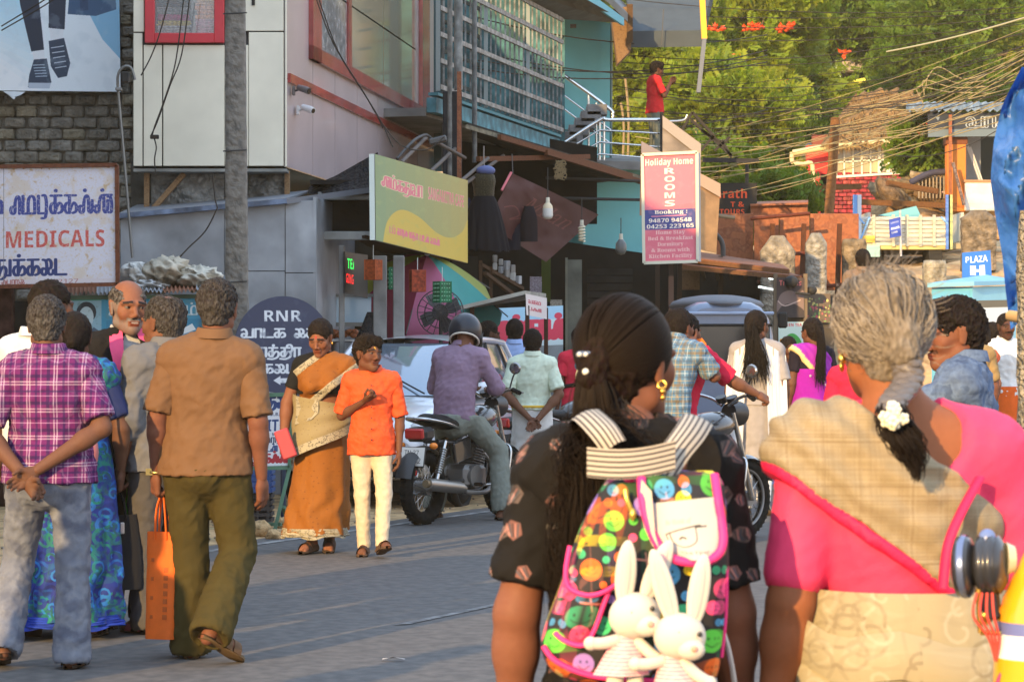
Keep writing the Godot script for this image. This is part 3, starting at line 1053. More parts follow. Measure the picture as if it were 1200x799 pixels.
func shed():
	var d:=24.5
	var sd:=thing("metal_shed","grey blue sheet metal shed under the cream building","shed",G(300,d))
	var m:=mat(lin(.41,.435,.46),.5,{"tex":texs.blotch,"s": .35,"bump": .3,"metal": .1})
	for r in [[140,262,253,243,420],[262.8,333,243,236,317],[262.8,333,318,318,640],[334,370,236,234,319],[334,370,320,320,640],[140,262,420.6,420.6,640]]:
		var a:=P(r[0],r[2],d)
		var b:=P(r[1],r[3],d)
		var by:=maxf(.0,PY(r[4],d))
		var st:=S()
		var rows:=[]
		for j in 9:
			var row:=[]
			for i in 9:
				var t:=i/8.0
				var y:=lerpf(lerpf(a.y,b.y,t),by,j/8.0)
				row.append(Vector3(lerpf(a.x,b.x,t),y,-d+noi.get_noise_3d(a.x*3.0+t*1.4,y*1.2,5.0)*.012))
			rows.append(row)
		sheet(st,rows)
		slab(st,[Vector3(a.x,a.y,-d-.02),Vector3(b.x,b.y,-d-.02),Vector3(b.x,by,-d-.02),Vector3(a.x,by,-d-.02)],Vector3(0,0,-.02))
		part("wall_sheet",st,m,sd)
	part("backing",bx(G(258,d+.12,1.35),Vector3(1.84,2.7,.06)),worn(lin(.08,.08,.09)),sd)
	var st:=S()
	bar(st,P(138,253,d-.05),P(336,235.5,d-.05),.10,.045)
	part("roof_edge",st,mat(lin(.2,.27,.4),.5,{"tex":texs.stain,"s": .8}),sd)
	st=S()
	slab(st,[P(138,252,d),P(336,234,d),P(336,234,d)+Vector3(.15,.15,-1.2),P(138,252,d)+Vector3(0,.15,-1.2)],Vector3(0,.02,0))
	part("roof_sheet",st,mat(lin(.2,.21,.23),.5),sd)
	st=S()
	bar(st,P(333,236,d-.06),P(436,222,d+.5),.07,.05)
	part("eave_bar",st,mat(lin(.13,.14,.16),.5),sd)
	st=S()
	slab(st,[Vector3(PX(370,d),0,-d),Vector3(PX(370,d),2.85,-d),Vector3(PX(372,d)+.2,2.85,-d-2.5),Vector3(PX(372,d)+.2,0,-d-2.5)],Vector3(-.03,0,0))
	part("side_wall",st,m,sd)
	st=S()
	sheet(st,[[P(362,218,25.4),P(392,206,25.3),P(420,190,25.2),P(442,178,25.2)],[P(360,226,25.2),P(394,222,25.0),P(420,214,25.0),P(446,208,25.1)],[P(366,228,25.1),P(396,226,24.95),P(424,222,24.9),P(448,218,25.0)]])
	solo("black_tarpaulin",st,mat(lin(.012,.012,.014),.5,{"bump":3.0,"s":1.5}),"black tarpaulin sagging behind the yellow signboard","tarpaulin")
func left_shade_house():
	var a:=Vector3(-4.9,0,-11.0)
	var b:=Vector3(-5.7,0,-26.0)
	var al:=(b-a).normalized()
	var nr:=Vector3(-al.z,0,al.x)
	if nr.x<0:nr=-nr
	var h:=thing("added_shade_house","unseen plastered house added at the left to shade the street front","building",(a+b)*.5)  # added out of view so its shadow covers the left-hand buildings
	var st:=S()
	slab(st,[a,b,b+Vector3(0,7.7,0),a+Vector3(0,7.7,0)],-nr*6.0)
	part("wall",st,worn(lin(.42,.40,.36)),h)
	for k in 5:
		for f in 2:
			var c:=a+al*(1.6+k*2.6)+Vector3(0,4.0+f*2.4,0)+nr*.01
			st=S()
			slab(st,[c-al*.5,c+al*.5,c+al*.5+Vector3(0,1.3,0),c-al*.5+Vector3(0,1.3,0)],nr*.04)
			var w:=part("window",st,mat(lin(.3,.15,.1),.7),h)
			st=S()
			slab(st,[c-al*.4+Vector3(0,.1,0),c+al*.4+Vector3(0,.1,0),c+al*.4+Vector3(0,1.2,0),c-al*.4+Vector3(0,1.2,0)],nr*.045)
			part("pane",st,mat(lin(.05,.06,.07),.1),w)
		var c2:=a+al*(1.6+k*2.6)+nr*.01
		st=S()
		slab(st,[c2-al*1.0,c2+al*1.0,c2+al*1.0+Vector3(0,2.5,0),c2-al*1.0+Vector3(0,2.5,0)],nr*.03)
		part("shutter",st,mat(lin(.15,.2,.25),.6),h)
func tea_stall():
	var d:=25.0
	var ts:=thing("tea_stall","open fronted tea stall with grey posts beside the metal shed","stall",G(420,d+1.0))
	var grey:=worn(lin(.3,.3,.28),.6)
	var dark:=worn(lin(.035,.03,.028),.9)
	part("lintel",bx(P(407,276,d)+Vector3(.04,0,0),Vector3(.62,.085,.06),Basis(),.008),worn(lin(.34,.35,.33),.5),ts)
	part("top_rail",bx(P(407,231,d)+Vector3(.04,0,0),Vector3(.62,.05,.06),Basis(),.008),grey,ts)
	part("post",bx(P(374,250,d),Vector3(.035,.42,.05),Basis(),.006),grey,ts)
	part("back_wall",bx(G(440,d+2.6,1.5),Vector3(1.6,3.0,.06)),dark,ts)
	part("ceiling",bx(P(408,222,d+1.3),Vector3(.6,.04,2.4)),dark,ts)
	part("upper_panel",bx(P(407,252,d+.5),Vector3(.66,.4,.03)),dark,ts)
	for q in [[400,288,.05],[349+118,300,.10],[445,300,.12]]:
		var x:=PX(q[0],d-.15)
		part("post",bx(Vector3(x,PY(q[1],d)*.5,-d+.15),Vector3(q[2]*1.1,PY(q[1],d),.06),Basis(),.008),worn(lin(.24,.235,.22),.6),ts)
	var st:=S()
	box(st,G(408,d+.4,.5),Vector3(.66,1.0,.5),Basis(),.02)
	part("counter",st,worn(lin(.16,.16,.15),.6),ts)
	part("counter_top",bx(P(405,399,d+.4),Vector3(.72,.035,.6),Basis(),.01),mat(lin(.4,.41,.41),.3,{"metal": .8}),ts)
	part("blue_glass_screen",bx(P(402,362,d+.75),Vector3(.56,.30,.015)),mat(lin(.34,.5,.62),.2,{"coat": .4}),ts)
	part("screen_frame",bx(P(402,346,d+.73),Vector3(.6,.03,.04)),grey,ts)
	part("screen_frame",bx(P(402,380,d+.73),Vector3(.6,.04,.04)),grey,ts)
	part("shelf",bx(P(402,388,d+.7),Vector3(.55,.03,.2)),worn(lin(.1,.12,.12)),ts)
	for i in 2:
		var a:=P([378,405][i],[268,266][i],d+1.8)
		var tl:=S()
		tube(tl,[a,a+Vector3(.09,.004,0)],.012,8)
		solo("tube_lamp",tl,mat(lin(.9,.95,.95),.5,{"glow":Color(.9,1.0,.97),"power":1.2}),["left lit tube lamp under the tea stall ceiling","right lit tube lamp under the tea stall ceiling"][i],"lamp","lit tubes in the tea stall")
	for q in [[391,274,d+1.7],[900,330,34.3]]:
		var l:=OmniLight3D.new()
		l.name="tube_light"
		l.position=P(q[0],q[1],q[2])
		l.light_color=Color(.92,1.0,.97)
		l.light_energy=.12
		l.light_size=.1
		l.omni_range=8.0
		l.omni_attenuation=2.0
		l.shadow_enabled=true
		add_child(l,true)
	st=S()
	for i in 26:
		ball(st,P(RR(i,378,416),RR(i+40,388,394),d+.3)+Vector3(0,0,RR(i+70,-.1,.1)),Vector3(.035,.028,.035)*RR(i+9,.8,1.2),Basis(),5,7)
	var sn:=solo("fried_snacks",st,mat(lin(.5,.13,.03),.6,{"tex":texs.stain,"s":5.0}),"heap of orange fried snacks on the tea stall counter","snacks")
	sn.set_meta("kind","stuff")
	st=S()
	var g:=[]
	for j in 12:
		var t:=j/11.0
		var row:=[]
		for k in 22:
			var a:=TAU*k/22
			var r:=lerpf(.20,.03,pow(t,1.3))*(1.0+.12*noi.get_noise_2d(k*1.3,t*3.0))
			row.append(P(432,445,d-.1)+Vector3(cos(a)*r-.02+.03*t,t*.66,sin(a)*r))
		g.append(row)
	sheet(st,g,true)
	solo("draped_black_cover",st,mat(lin(.02,.02,.022),.7,{"bump":2.0,"s":3.0}),"black cloth cover draped to a point at the stall counter","cover")
	var pc:=Pic.new(160,220,Color(.015,.015,.02))
	var gp:=Pic.new(160,220,Color(0,0,0))
	gp.text("TEA",48,84,56,64,Color(.1,1.0,.35),true,false,true)
	gp.text("GINGER",49,170,54,84,Color(1.0,.1,.12),true,false,true)
	for x in range(0,320,8):gp.img.fill_rect(Rect2i(x,0,2,440),Color(0,0,0))
	for y in range(0,440,8):gp.img.fill_rect(Rect2i(0,y,320,2),Color(0,0,0))
	var lm:=StandardMaterial3D.new()
	lm.albedo_color=Color(.02,.02,.025)
	lm.roughness=.35
	lm.emission_enabled=true
	lm.emission=Color(1,1,1)
	lm.emission_operator=BaseMaterial3D.EMISSION_OP_MULTIPLY
	lm.emission_texture=gp.tex()
	lm.emission_energy_multiplier=2.0
	var ld:=thing("led_sign","lit LED sign reading TEA in green and GINGER in red","sign",P(418,345,d-.3))
	st=S()
	var qa:=[P(404,296,d-.35),P(429,300,d+.05),P(429,347,d+.05),P(404,341,d-.35)]
	sign_face(st,qa[0],qa[1],qa[2],qa[3])
	part("lit_screen",st,lm,ld)
	st=S()
	slab(st,[qa[0]+Vector3(-.003,.012,-.006),qa[1]+Vector3(.012,.012,-.006),qa[2]+Vector3(.012,-.02,-.006),qa[3]+Vector3(-.003,-.02,-.006)],Vector3(-.02,0,-.04))
	part("case",st,mat(lin(.03,.03,.03),.4),ld)
	var lan:=[[437,316,20,24,lin(.62,.12,.025),"orange cloth box lantern hanging beside the LED sign",24.7],[463,326,15,26,lin(.03,.28,.12),"green dotted box lantern under the yellow signboard, left one",25.3],[489,329,20,26,lin(.5,.07,.02),"red orange box lantern between the two green lanterns",25.0],[518,342,20,25,lin(.02,.22,.09),"green dotted box lantern above the pedestal fan",25.2]]
	for i in lan.size():
		var q=lan[i]
		var ld2:float=q[6]
		var at:=P(q[0],q[1]+q[3]*.5,ld2)
		var l:=thing("box_lantern",q[5],"lantern",at,"box lanterns hung at the tea stall",[-.5,.15,.25,.6][i])
		var sz:float=q[3]/FPX*ld2
		var w:float=sz*.62
		var lmm:=mat(q[4],.7,{"tex":texs.stain,"s":4.0,"back":q[4]*.8})
		var shd:=lpart("shade",bx(Vector3(0,sz*.5,0),Vector3(w,sz,w),Basis(),.006),lmm,l)
		var rim:=S()
		for s in [-1,1]:
			for u in [-1,1]:
				bar(rim,Vector3(s*w*.5,0,u*w*.5),Vector3(s*w*.5,sz,u*w*.5),.007,.007)
		lpart("edging",rim,mat(q[4]*.6,.8),shd)
		if i % 2:
			var dots:=S()
			for a in 4:
				for b in 5:
					for f in 2:
						var bs:=Basis(Vector3.UP,f*PI/2)
						box(dots,bs*Vector3((a-1.5)*w*.22,sz*(.12+b*.19),w*.5+.001),bs*Vector3(.009,.009,.002))
						box(dots,bs*Vector3((a-1.5)*w*.22,sz*(.12+b*.19),-w*.5-.001),bs*Vector3(.009,.009,.002))
			lpart("dots",dots,mat(lin(.25,.5,.32),.7),shd)
		lpart("cord",tb([Vector3(0,sz,0),Vector3(0,sz+[.14,.1,.12,.14][i],0)],.004,5),mat(lin(.5,.5,.48),.7),l)
	pc=Pic.new(600,520,Color(.48,.56,.40))
	for i in 10:
		pc.poly([Vector2(60*i,0),Vector2(60*i+61,0),Vector2(60*i+61,520),Vector2(60*i,520)],Color(.47,.56,.40).lerp(Color(.62,.58,.34),i/9.0))
	var yl:=Color(.74,.64,.26)
	pc.poly(pc.curve([Vector2(40,530),Vector2(70,380),Vector2(150,290),Vector2(260,300),Vector2(380,370),Vector2(480,380),Vector2(560,330),Vector2(610,250),Vector2(640,530)]),yl)
	var pk:=Color(.80,.40,.48)
	for o in [[0,1],[1,0],[-1,0],[0,-1]]:
		pc.tamil("sa ma. ka thu va aa",36+o[0]*3,176+o[1]*3,62,9,Color(.8,.78,.6),.55)
	pc.tamil("sa ma. ka thu va aa",36,176,62,7.5,pk,.55)
	pc.text("SANGAMITRA CAFE",322,178,74,250,Color(.8,.78,.6))
	pc.text("SANGAMITRA CAFE",324,176,70,246,pk)
	pc.tamil("ta pa. _ ka aa ra la _ ma tha ai _ pa u na. _ va ai na.",80,452,38,5,pk,.44)
	pc.wear(Color(.62,.64,.4),.006,.7,.3,8)
	var cs:=thing("cafe_signboard","yellow green cafe signboard with pink lettering jutting over the stall","sign",P(495,300,25.5))
	var a:=P(439,180,24.4)
	var b:=P(548,211,28.2)
	var c:=P(548,308,28.2)
	var e:=P(440,281,24.4)
	st=S()
	sign_face(st,a,b,c,e)
	part("printed_panel",st,print_mat(pc,.55),cs)
	var nrm:=(e-a).cross(b-a).normalized()
	st=S()
	slab(st,[a-nrm*.005,b-nrm*.005,c-nrm*.005,e-nrm*.005],-nrm*.03)
	part("backing",st,worn(lin(.3,.3,.27)),cs)
	st=S()
	bar(st,a-nrm*.02+Vector3(-.012,0,0),e-nrm*.02+Vector3(-.012,0,0),.022,.05)
	part("white_edge",st,mat(lin(.6,.66,.6),.5),cs)
	for q in [[P(470,190,26.0),P(500,160,28.5)],[P(505,200,27.2),P(535,172,30.0)],[P(500,160,28.5),P(545,185,29.0)],[P(540,212,28.0),P(572,185,30.0)],[P(545,215,28.4),P(590,182,31.0)]]:
		st=S()
		tube(st,[q[0],q[1]],.022,7)
		part("strut",st,mat(lin(.1,.085,.075),.7),cs)
	st=S()
	slab(st,[e+Vector3(-.1,.05,-.05),c+Vector3(-.1,.05,-.05),c+Vector3(-.9,.1,-1.0),e+Vector3(-.3,.1,-1.6)],Vector3(0,-.02,0))
	part("soffit_board",st,mat(lin(.12,.075,.05),.8,{"tex":texs.wood,"s": .8}),cs)
	var fl:=thing("floodlight","small dark floodlight on a bent arm above the cafe signboard","lamp",P(448,385,28.0)+Vector3(0,1.9,0))
	part("arm",tb(smooth([P(465,186,27.0),P(484,165,27.5),P(500,158,28.0),P(510,170,28.0)],4),.018,7),mat(lin(.05,.05,.05),.5),fl)
	part("head",bx(P(513,164,28.0),Vector3(.2,.07,.12),Basis(Vector3(0,0,1),.25),.015),mat(lin(.06,.06,.06),.4),fl)
	var um:=thing("patio_umbrella","tilted patio umbrella with lime pink crimson and teal panels","umbrella",G(480,27.0))
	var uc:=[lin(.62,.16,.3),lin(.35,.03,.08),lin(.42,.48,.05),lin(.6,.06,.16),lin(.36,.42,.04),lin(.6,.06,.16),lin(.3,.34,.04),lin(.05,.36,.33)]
	var hub:=P(500,298,27.3)
	var tilt:=Basis(Vector3(1,0,0),.42)*Basis(Vector3(0,0,1),-.16)
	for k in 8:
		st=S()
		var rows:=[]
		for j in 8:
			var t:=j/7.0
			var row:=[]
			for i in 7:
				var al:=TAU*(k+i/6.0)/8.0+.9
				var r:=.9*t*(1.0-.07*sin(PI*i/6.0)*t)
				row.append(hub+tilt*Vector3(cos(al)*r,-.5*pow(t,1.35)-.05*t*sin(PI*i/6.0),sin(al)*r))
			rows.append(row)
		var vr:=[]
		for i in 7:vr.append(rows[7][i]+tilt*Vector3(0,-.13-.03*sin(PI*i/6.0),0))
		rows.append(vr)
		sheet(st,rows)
		part("canopy_panel",st,mat(uc[k]*.6,.75,{"tex":texs.cloth,"s":1.0,"back":uc[k]*.3}),um)  # canopy colours dimmed, shading put into the cloth
		var rs:=S()
		var al2:=TAU*k/8.0+.9
		tube(rs,[hub+tilt*Vector3(0,-.03,0),hub+tilt*Vector3(cos(al2)*.5,-.24,sin(al2)*.5),hub+tilt*Vector3(cos(al2)*.97,-.53,sin(al2)*.97)],.007,5)
		part("rib",rs,mat(lin(.1,.1,.1),.5),um)
	part("finial",tb([hub,hub+tilt*Vector3(0,.07,0)],[.03,.015],8),mat(lin(.7,.7,.68),.5),um)
	part("pole",tb([hub+tilt*Vector3(0,0,0),hub+tilt*Vector3(0,-.8,0),Vector3(hub.x-.12,.0,hub.z+.1)],.022,8),mat(lin(.42,.4,.35),.5),um)
	var fan:=thing("pedestal_fan","black pedestal fan standing under the green lantern","fan",G(517,26.2))
	var fc:=P(516,366,26.0)
	st=S()
	for k in 20:tube(st,smooth([fc+Vector3(0,0,.09),fc+Vector3(cos(TAU*k/20)*.12,sin(TAU*k/20)*.12,.075),fc+Vector3(cos(TAU*k/20)*.235,sin(TAU*k/20)*.235,.0)],3),.004,4)
	for r in [.08,.16,.235]:
		var cir:=[]
		for k in 25:cir.append(fc+Vector3(cos(TAU*k/24)*r,sin(TAU*k/24)*r,.08*(1.0-r/.24)))
		tube(st,cir,.006,5)
	part("guard",st,mat(lin(.03,.03,.032),.4),fan)
	for k in 4:
		var bl:=S()
		var al:=TAU*k/4+.4
		var u:=Vector3(cos(al),sin(al),0)
		var v:=Vector3(-sin(al),cos(al),0)
		sheet(bl,[[fc+u*.03-v*.03,fc+u*.12-v*.06,fc+u*.21-v*.05],[fc+u*.03+v*.03+Vector3(0,0,.02),fc+u*.12+v*.07+Vector3(0,0,.04),fc+u*.21+v*.08+Vector3(0,0,.03)]])
		part("blade",bl,mat(lin(.04,.04,.045),.35),fan)
	st=S()
	tube(st,[fc+Vector3(0,0,-.2),fc+Vector3(0,0,-.02)],[.05,.08],12)
	part("motor",st,mat(lin(.03,.03,.03),.4),fan)
	part("pole",tb([fc+Vector3(0,-.05,-.12),Vector3(fc.x,0,fc.z-.12)],.02,8),mat(lin(.03,.03,.03),.4),fan)
	st=S()
	lathe(st,Vector3(fc.x,0,fc.z-.12),[[.0,.06],[.05,.05],[.2,.03],[.2,.0]],16)
	part("base",st,mat(lin(.03,.03,.03),.5),fan)
	pc=Pic.new(512,128,Color(.62,.78,.86))
	pc.poly([Vector2(0,70),Vector2(512,40),Vector2(512,128),Vector2(0,128)],Color(.78,.84,.84))
	var rd:=Color(.82,.22,.32)
	pc.text("A",40,106,80,72,rd)
	pc.tamil("va u na ma. ka aa na.",200,104,56,15,rd,.72)
	var ab:=thing("lettered_board","pale blue board with a big red letter A under the umbrella","sign",G(552,28.6))
	st=S()
	a=P(452,366,28.0)
	b=P(660,358,29.6)
	c=P(660,404,29.6)
	e=P(452,412,28.0)
	sign_face(st,a,b,c,e)
	part("printed_panel",st,print_mat(pc,.6),ab)
	st=S()
	slab(st,[a+Vector3(0,0,-.006),b+Vector3(0,0,-.006),Vector3(c.x,0,c.z-.006),Vector3(e.x,0,e.z-.006)],Vector3(0,0,-.05))
	part("counter_wall",st,worn(lin(.3,.33,.33)),ab)
	var kt:=thing("snack_cart","small roofed cart with a white notice on its gable end","cart",G(600,26.5))
	st=S()
	slab(st,[P(534,364,26.0),P(615,345,26.3),P(640,348,28.4),P(560,360,28.2)],Vector3(0,.04,0))
	part("roof",st,worn(lin(.34,.33,.28),.7),kt)
	pc=Pic.new(128,150,Color(.82,.78,.76))
	pc.tamil("va ka ma",14,60,22,5,Color(.7,.3,.34),1.0)
	pc.tamil("pa la na",14,110,22,5,Color(.7,.3,.34),1.0)
	st=S()
	sign_face(st,P(616,344,26.25),P(641,349,27.6),P(641,374,27.6),P(617,369,26.25))
	part("notice",st,print_mat(pc,.7),kt)
	for q in [[618,26.4],[640,27.7],[553,26.2],[566,28.2]]:
		part("post",bx(Vector3(PX(q[0],q[1]),.92,-q[1]),Vector3(.045,1.84,.045),Basis(),.005),mat(lin(.14,.08,.05),.8,{"tex":texs.wood,"s":1.5}),kt)
	part("counter",bx(G(592,27.0,.45),Vector3(.7,.9,.9),Basis(),.02),worn(lin(.2,.24,.28)),kt)
	var dr:=thing("hanging_dress","black party dress with gold sequin bodice hung on display","dress",P(566,300,29.0))
	var dc:=P(567,212,29.0)
	st=S()
	g=[]
	for q in [[.05,.10],[.12,.07],[.135,.0],[.12,-.08],[.115,-.17]]:
		var row:=[]
		for k in 20:
			var al:=TAU*k/20
			row.append(dc+Vector3(cos(al)*q[0],q[1],sin(al)*q[0]*.7))
		g.append(row)
	sheet(st,g,true)
	part("bodice",st,mat(lin(.12,.10,.05),.3,{"metal": .6,"tex":texs.stain,"s":9.0,"bump":2.0}),dr)
	st=S()
	g=[]
	for j in 10:
		var t:=j/9.0
		var row:=[]
		for k in 60:
			var al:=TAU*k/60
			var r:=.115+.17*pow(t,.7)+.018*t*sin(al*15.0)
			row.append(dc+Vector3(cos(al)*r,-.17-.62*t-.05*t*noi.get_noise_1d(k*2.0),sin(al)*r*.7))
		g.append(row)
	sheet(st,g,true)
	part("tulle_skirt",st,mat(lin(.008,.008,.011),.8),dr)
	st=S()
	ball(st,dc+Vector3(.02,.12,0),Vector3(.11,.06,.08))
	part("blue_top_piece",st,mat(lin(.07,.09,.22),.6),dr)
	part("hanger",tb(smooth([dc+Vector3(0,.4,0),dc+Vector3(0,.2,0),dc+Vector3(.02,.17,0)],4),.008,6),mat(lin(.2,.2,.2),.4,{"metal": .8}),dr)
	var more:=[[596,268,.14,.5,lin(.012,.012,.02),"dark navy garment hung behind the party dress"],[545,262,.10,.62,lin(.02,.02,.05),"dark garment hung left of the party dress"],[620,262,.1,.42,lin(.02,.016,.02),"black garment hung at the shop's dark doorway"]]
	for q in more:
		st=S()
		g=[]
		for j in 8:
			var row:=[]
			for k in 24:
				var al:=TAU*k/24
				var r:float=q[2]*(.55+.45*minf(1.0,j/2.5))*(1.0+.08*sin(al*7.0)*j/7.0)
				row.append(P(q[0],q[1],30.3)+Vector3(cos(al)*r,q[3]*(.5-j/7.0),sin(al)*r*.5))
			g.append(row)
		sheet(st,g,true)
		solo("hanging_garment",st,fabric(q[4]),q[5],"garment","garments hung at the shop front")
	pc=Pic.new(300,220,Color(.24,.075,.08))
	var fnt:=Color(.38,.2,.19)
	pc.text("Milan",80,100,50,170,fnt,false,true,false,.3)
	pc.stroke(pc.curve([Vector2(30,130),Vector2(60,110),Vector2(90,130),Vector2(70,160),Vector2(130,120),Vector2(150,150),Vector2(110,180),Vector2(140,190)]),5,fnt)
	var tr:=thing("maroon_banner","faded maroon banner slung like a diamond over the shop front","banner",P(640,306,30.0))
	st=S()
	var rows3:=[]
	var ca:=P(601,203,30.0)
	var cb:=P(702,251,32.0)
	var cc:=P(640,307,31.0)
	var ce:=P(570,262,29.6)
	for j in 14:
		var row:=[]
		for i in 14:
			var u:=i/13.0
			var v:=j/13.0
			var p:=ca.lerp(cb,u).lerp(ce.lerp(cc,u),v)
			row.append(p+Vector3(0,0,.06*sin(u*5.0+v*2.0)+.05*noi.get_noise_2d(u*4.0,v*4.0)))
		rows3.append(row)
	sheet(st,rows3)
	part("cloth",st,print_mat(pc,.7),tr)
	st=S()
	tube(st,[ca+Vector3(-.02,.01,.03),ca.lerp(ce,.36)+Vector3(-.02,.01,.03)],.016,6)
	part("pink_hem",st,mat(lin(.55,.14,.16),.7),tr)
	part("cord",tb([ca,P(600,180,30.0)],.006,5),mat(lin(.1,.1,.1),.8),tr)
	var bl:=[[642,196,246,30.0,0,"white LED bulb hanging before the maroon banner"],[682,232,272,31.0,1,"spiral bulb hanging at the right tip of the maroon banner"],[728,255,288,31.5,2,"dim cone shaded bulb hanging left of the rooms sign"]]
	for q in bl:
		var bd:float=q[3]
		var at:=P(q[0],q[2],bd)
		var l:=thing("hanging_bulb",q[5],"light bulb",at)
		part("cord",tb([P(q[0],q[1],bd),at+Vector3(0,.13,0)],.006,5),mat(lin(.06,.06,.06),.7),l)
		st=S()
		lathe(st,at,[[.0,.15],[.022,.15],[.024,.09],[.03,.08]],12)
		part("cap",st,mat(lin(.55,.5,.38),.5),l)
		st=S()
		if q[4]==0:
			lathe(st,at,[[.03,.085],[.055,.05],[.06,.02]],16)
			part("collar",st,mat(lin(.6,.5,.33),.5),l)
			st=S()
			lathe(st,at,[[.06,.02],[.062,-.06],[.05,-.095],[.02,-.105],[.0,-.106]],16)
			part("diffuser",st,mat(lin(.55,.55,.52),.3),l)
		elif q[4]==1:
			var sp:=[]
			for k in 60:sp.append(at+Vector3(cos(k*.55)*.036,.07-k*.0031,sin(k*.55)*.036))
			tube(st,sp,.011,6)
			part("spiral_tube",st,mat(lin(.75,.68,.5),.35),l)
		else:
			lathe(st,at,[[.03,.08],[.065,.03],[.07,-.05],[.045,-.1],[.0,-.11]],14)
			part("globe",st,mat(lin(.13,.14,.14),.3),l)
func lattice_building():
	var lb:=thing("lattice_building","turquoise upper storey closed by a grey steel lattice","building",G(600,34.0))
	var steel:=mat(lin(.27,.29,.29),.55,{"tex":texs.stain,"s":1.4})
	var teal:=mat(lin(.13,.43,.46),.7,{"tex":texs.cloth,"s": .4})
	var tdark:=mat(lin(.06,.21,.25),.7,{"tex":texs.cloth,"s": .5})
	var a0:=Vector3(PX(513,30.0),0,-30.0)
	var a1:=Vector3(PX(658,36.0),0,-36.0)
	var yb:=PY(103,30.0)+.02
	var at:=func(t:float,y:float)->Vector3:return a0.lerp(a1,t)+Vector3(0,y,0)
	var nn:=Vector3(6.0,0,1.58).normalized()
	for k in 7:
		var y:=yb+k*.31
		var st:=S()
		bar(st,at.call(.0,y)+nn*.02,at.call(1.0,y)+nn*.02,.03,.055)
		part("rail",st,mat(lin(.36,.38,.37),.5,{"tex":texs.stain,"s":1.4}),lb)
	for k in 27:
		var t:=k/26.0
		var thick:float=.05 if k % 9==0 else .022
		part("bar",bx(at.call(t,yb+.95),Vector3(thick,2.0,thick)),steel if k % 9 else mat(lin(.2,.24,.24),.5),lb)
	for q in [[.0,-.10,tdark,"beam"],[.02,-.30,mat(lin(.10,.32,.38),.7,{"tex":texs.stain,"s": .7}),"parapet"]]:
		var st:=S()
		var y:float=yb+q[1]
		slab(st,[at.call(.0,y)-nn*q[0],at.call(1.0,y)-nn*q[0],at.call(1.0,yb-.035+q[1]*.3)-nn*q[0],at.call(.0,yb-.035+q[1]*.3)-nn*q[0]],-nn*.12)
		part(q[3],st,q[2],lb)
	var st:=S()
	slab(st,[at.call(.0,yb-.34)-nn*.15,at.call(1.0,yb-.34)-nn*.15,at.call(1.0,yb-.34)-nn*2.4,at.call(.0,yb-.34)-nn*2.4],Vector3(0,.1,0))
	part("floor_slab",st,worn(lin(.2,.2,.19)),lb)
	st=S()
	slab(st,[at.call(-.05,yb-.3)-nn*2.4,at.call(1.1,yb-.3)-nn*2.4,at.call(1.1,yb+3.0)-nn*2.4,at.call(-.05,yb+3.0)-nn*2.4],-nn*.1)
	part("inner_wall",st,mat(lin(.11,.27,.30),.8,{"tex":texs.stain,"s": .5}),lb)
	for k in 5:
		st=S()
		bar(st,at.call(.03,yb+.15+k*.4)-nn*1.2,at.call(1.0,yb+.15+k*.4)-nn*1.2,.03,.05)
		part("inner_rail",st,mat(lin(.05,.07,.07),.7),lb)
	for k in 14:
		part("inner_bar",bx(at.call(k/13.0,yb+.95)-nn*1.2,Vector3(.028,2.0,.028)),mat(lin(.06,.09,.09),.7),lb)
	st=S()
	slab(st,[P(500,-60,37.6),P(662,-60,37.6),P(662,200,37.6),P(500,200,37.6)],Vector3(0,0,-.1))
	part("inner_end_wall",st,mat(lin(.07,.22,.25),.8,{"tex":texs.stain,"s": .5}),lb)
	st=S()
	slab(st,[P(508,-40,32.5),P(520,-40,32.5),P(520,190,32.5),P(508,190,32.5)],Vector3(0,0,-.1))
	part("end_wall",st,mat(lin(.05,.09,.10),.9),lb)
	for q in [[527,-40,215,29.8,.03,lin(.32,.33,.31)],[537,-40,105,29.6,.05,lin(.28,.3,.29)],[519,-40,200,31.0,.02,lin(.16,.17,.17)],[556,0,190,30.2,.03,lin(.2,.22,.22)]]:
		part("downpipe",tb([P(q[0],q[1],q[3]),P(q[0],q[2],q[3])],q[4],8),mat(q[5],.6,{"tex":texs.stain,"s":1.0}),lb)
	for k in 9:
		st=S()
		bar(st,P(512,10+k*22,31.6),P(528,12+k*22,31.6),.03,.03)
		part("end_bar",st,mat(lin(.07,.09,.09),.7),lb)
	part("dark_column",bx(P(530,165,29.9),Vector3(.22,1.15,.22),Basis(),.01),worn(lin(.035,.038,.045)),lb)
	part("rusty_post",bx(P(538,180,29.5),Vector3(.05,1.9,.05)),mat(Color(.75,.7,.7),.9,{"tex":texs.rust,"s":1.2}),lb)
	st=S()
	slab(st,[P(640,-70,36.2),P(736,25,38.0),P(736,15,42.0),P(560,-80,36.0)],Vector3(0,.12,0))
	part("canopy_slab",st,worn(lin(.16,.18,.19)),lb)
	st=S()
	slab(st,[P(655,-34,35.6),P(728,20,37.8),P(728,29,37.8),P(655,-20,35.6)],Vector3(.05,0,-.05))
	part("fascia",st,mat(lin(.10,.34,.42),.6),lb)
	st=S()
	slab(st,[P(556,-28,31.5),P(662,22,36.4),P(728,26,37.9),P(640,-40,36.0)],Vector3(0,.1,0))
	part("soffit",st,worn(lin(.12,.15,.16)),lb)
	st=S()
	slab(st,[P(652,20,38.5),P(717,26,39.4),P(717,420,39.4),P(652,420,38.5)],Vector3(0,0,-.15))
	part("stair_wall",st,teal,lb)
	st=S()
	slab(st,[P(684,190,38.0),P(768,192,39.0),P(768,330,39.0),P(684,330,38.0)],Vector3(0,0,-.15))
	part("lower_wall",st,teal,lb)
	part("corner_pipe",tb([P(717,24,39.1),P(716,200,39.1)],.02,8),mat(lin(.12,.2,.2),.5),lb)
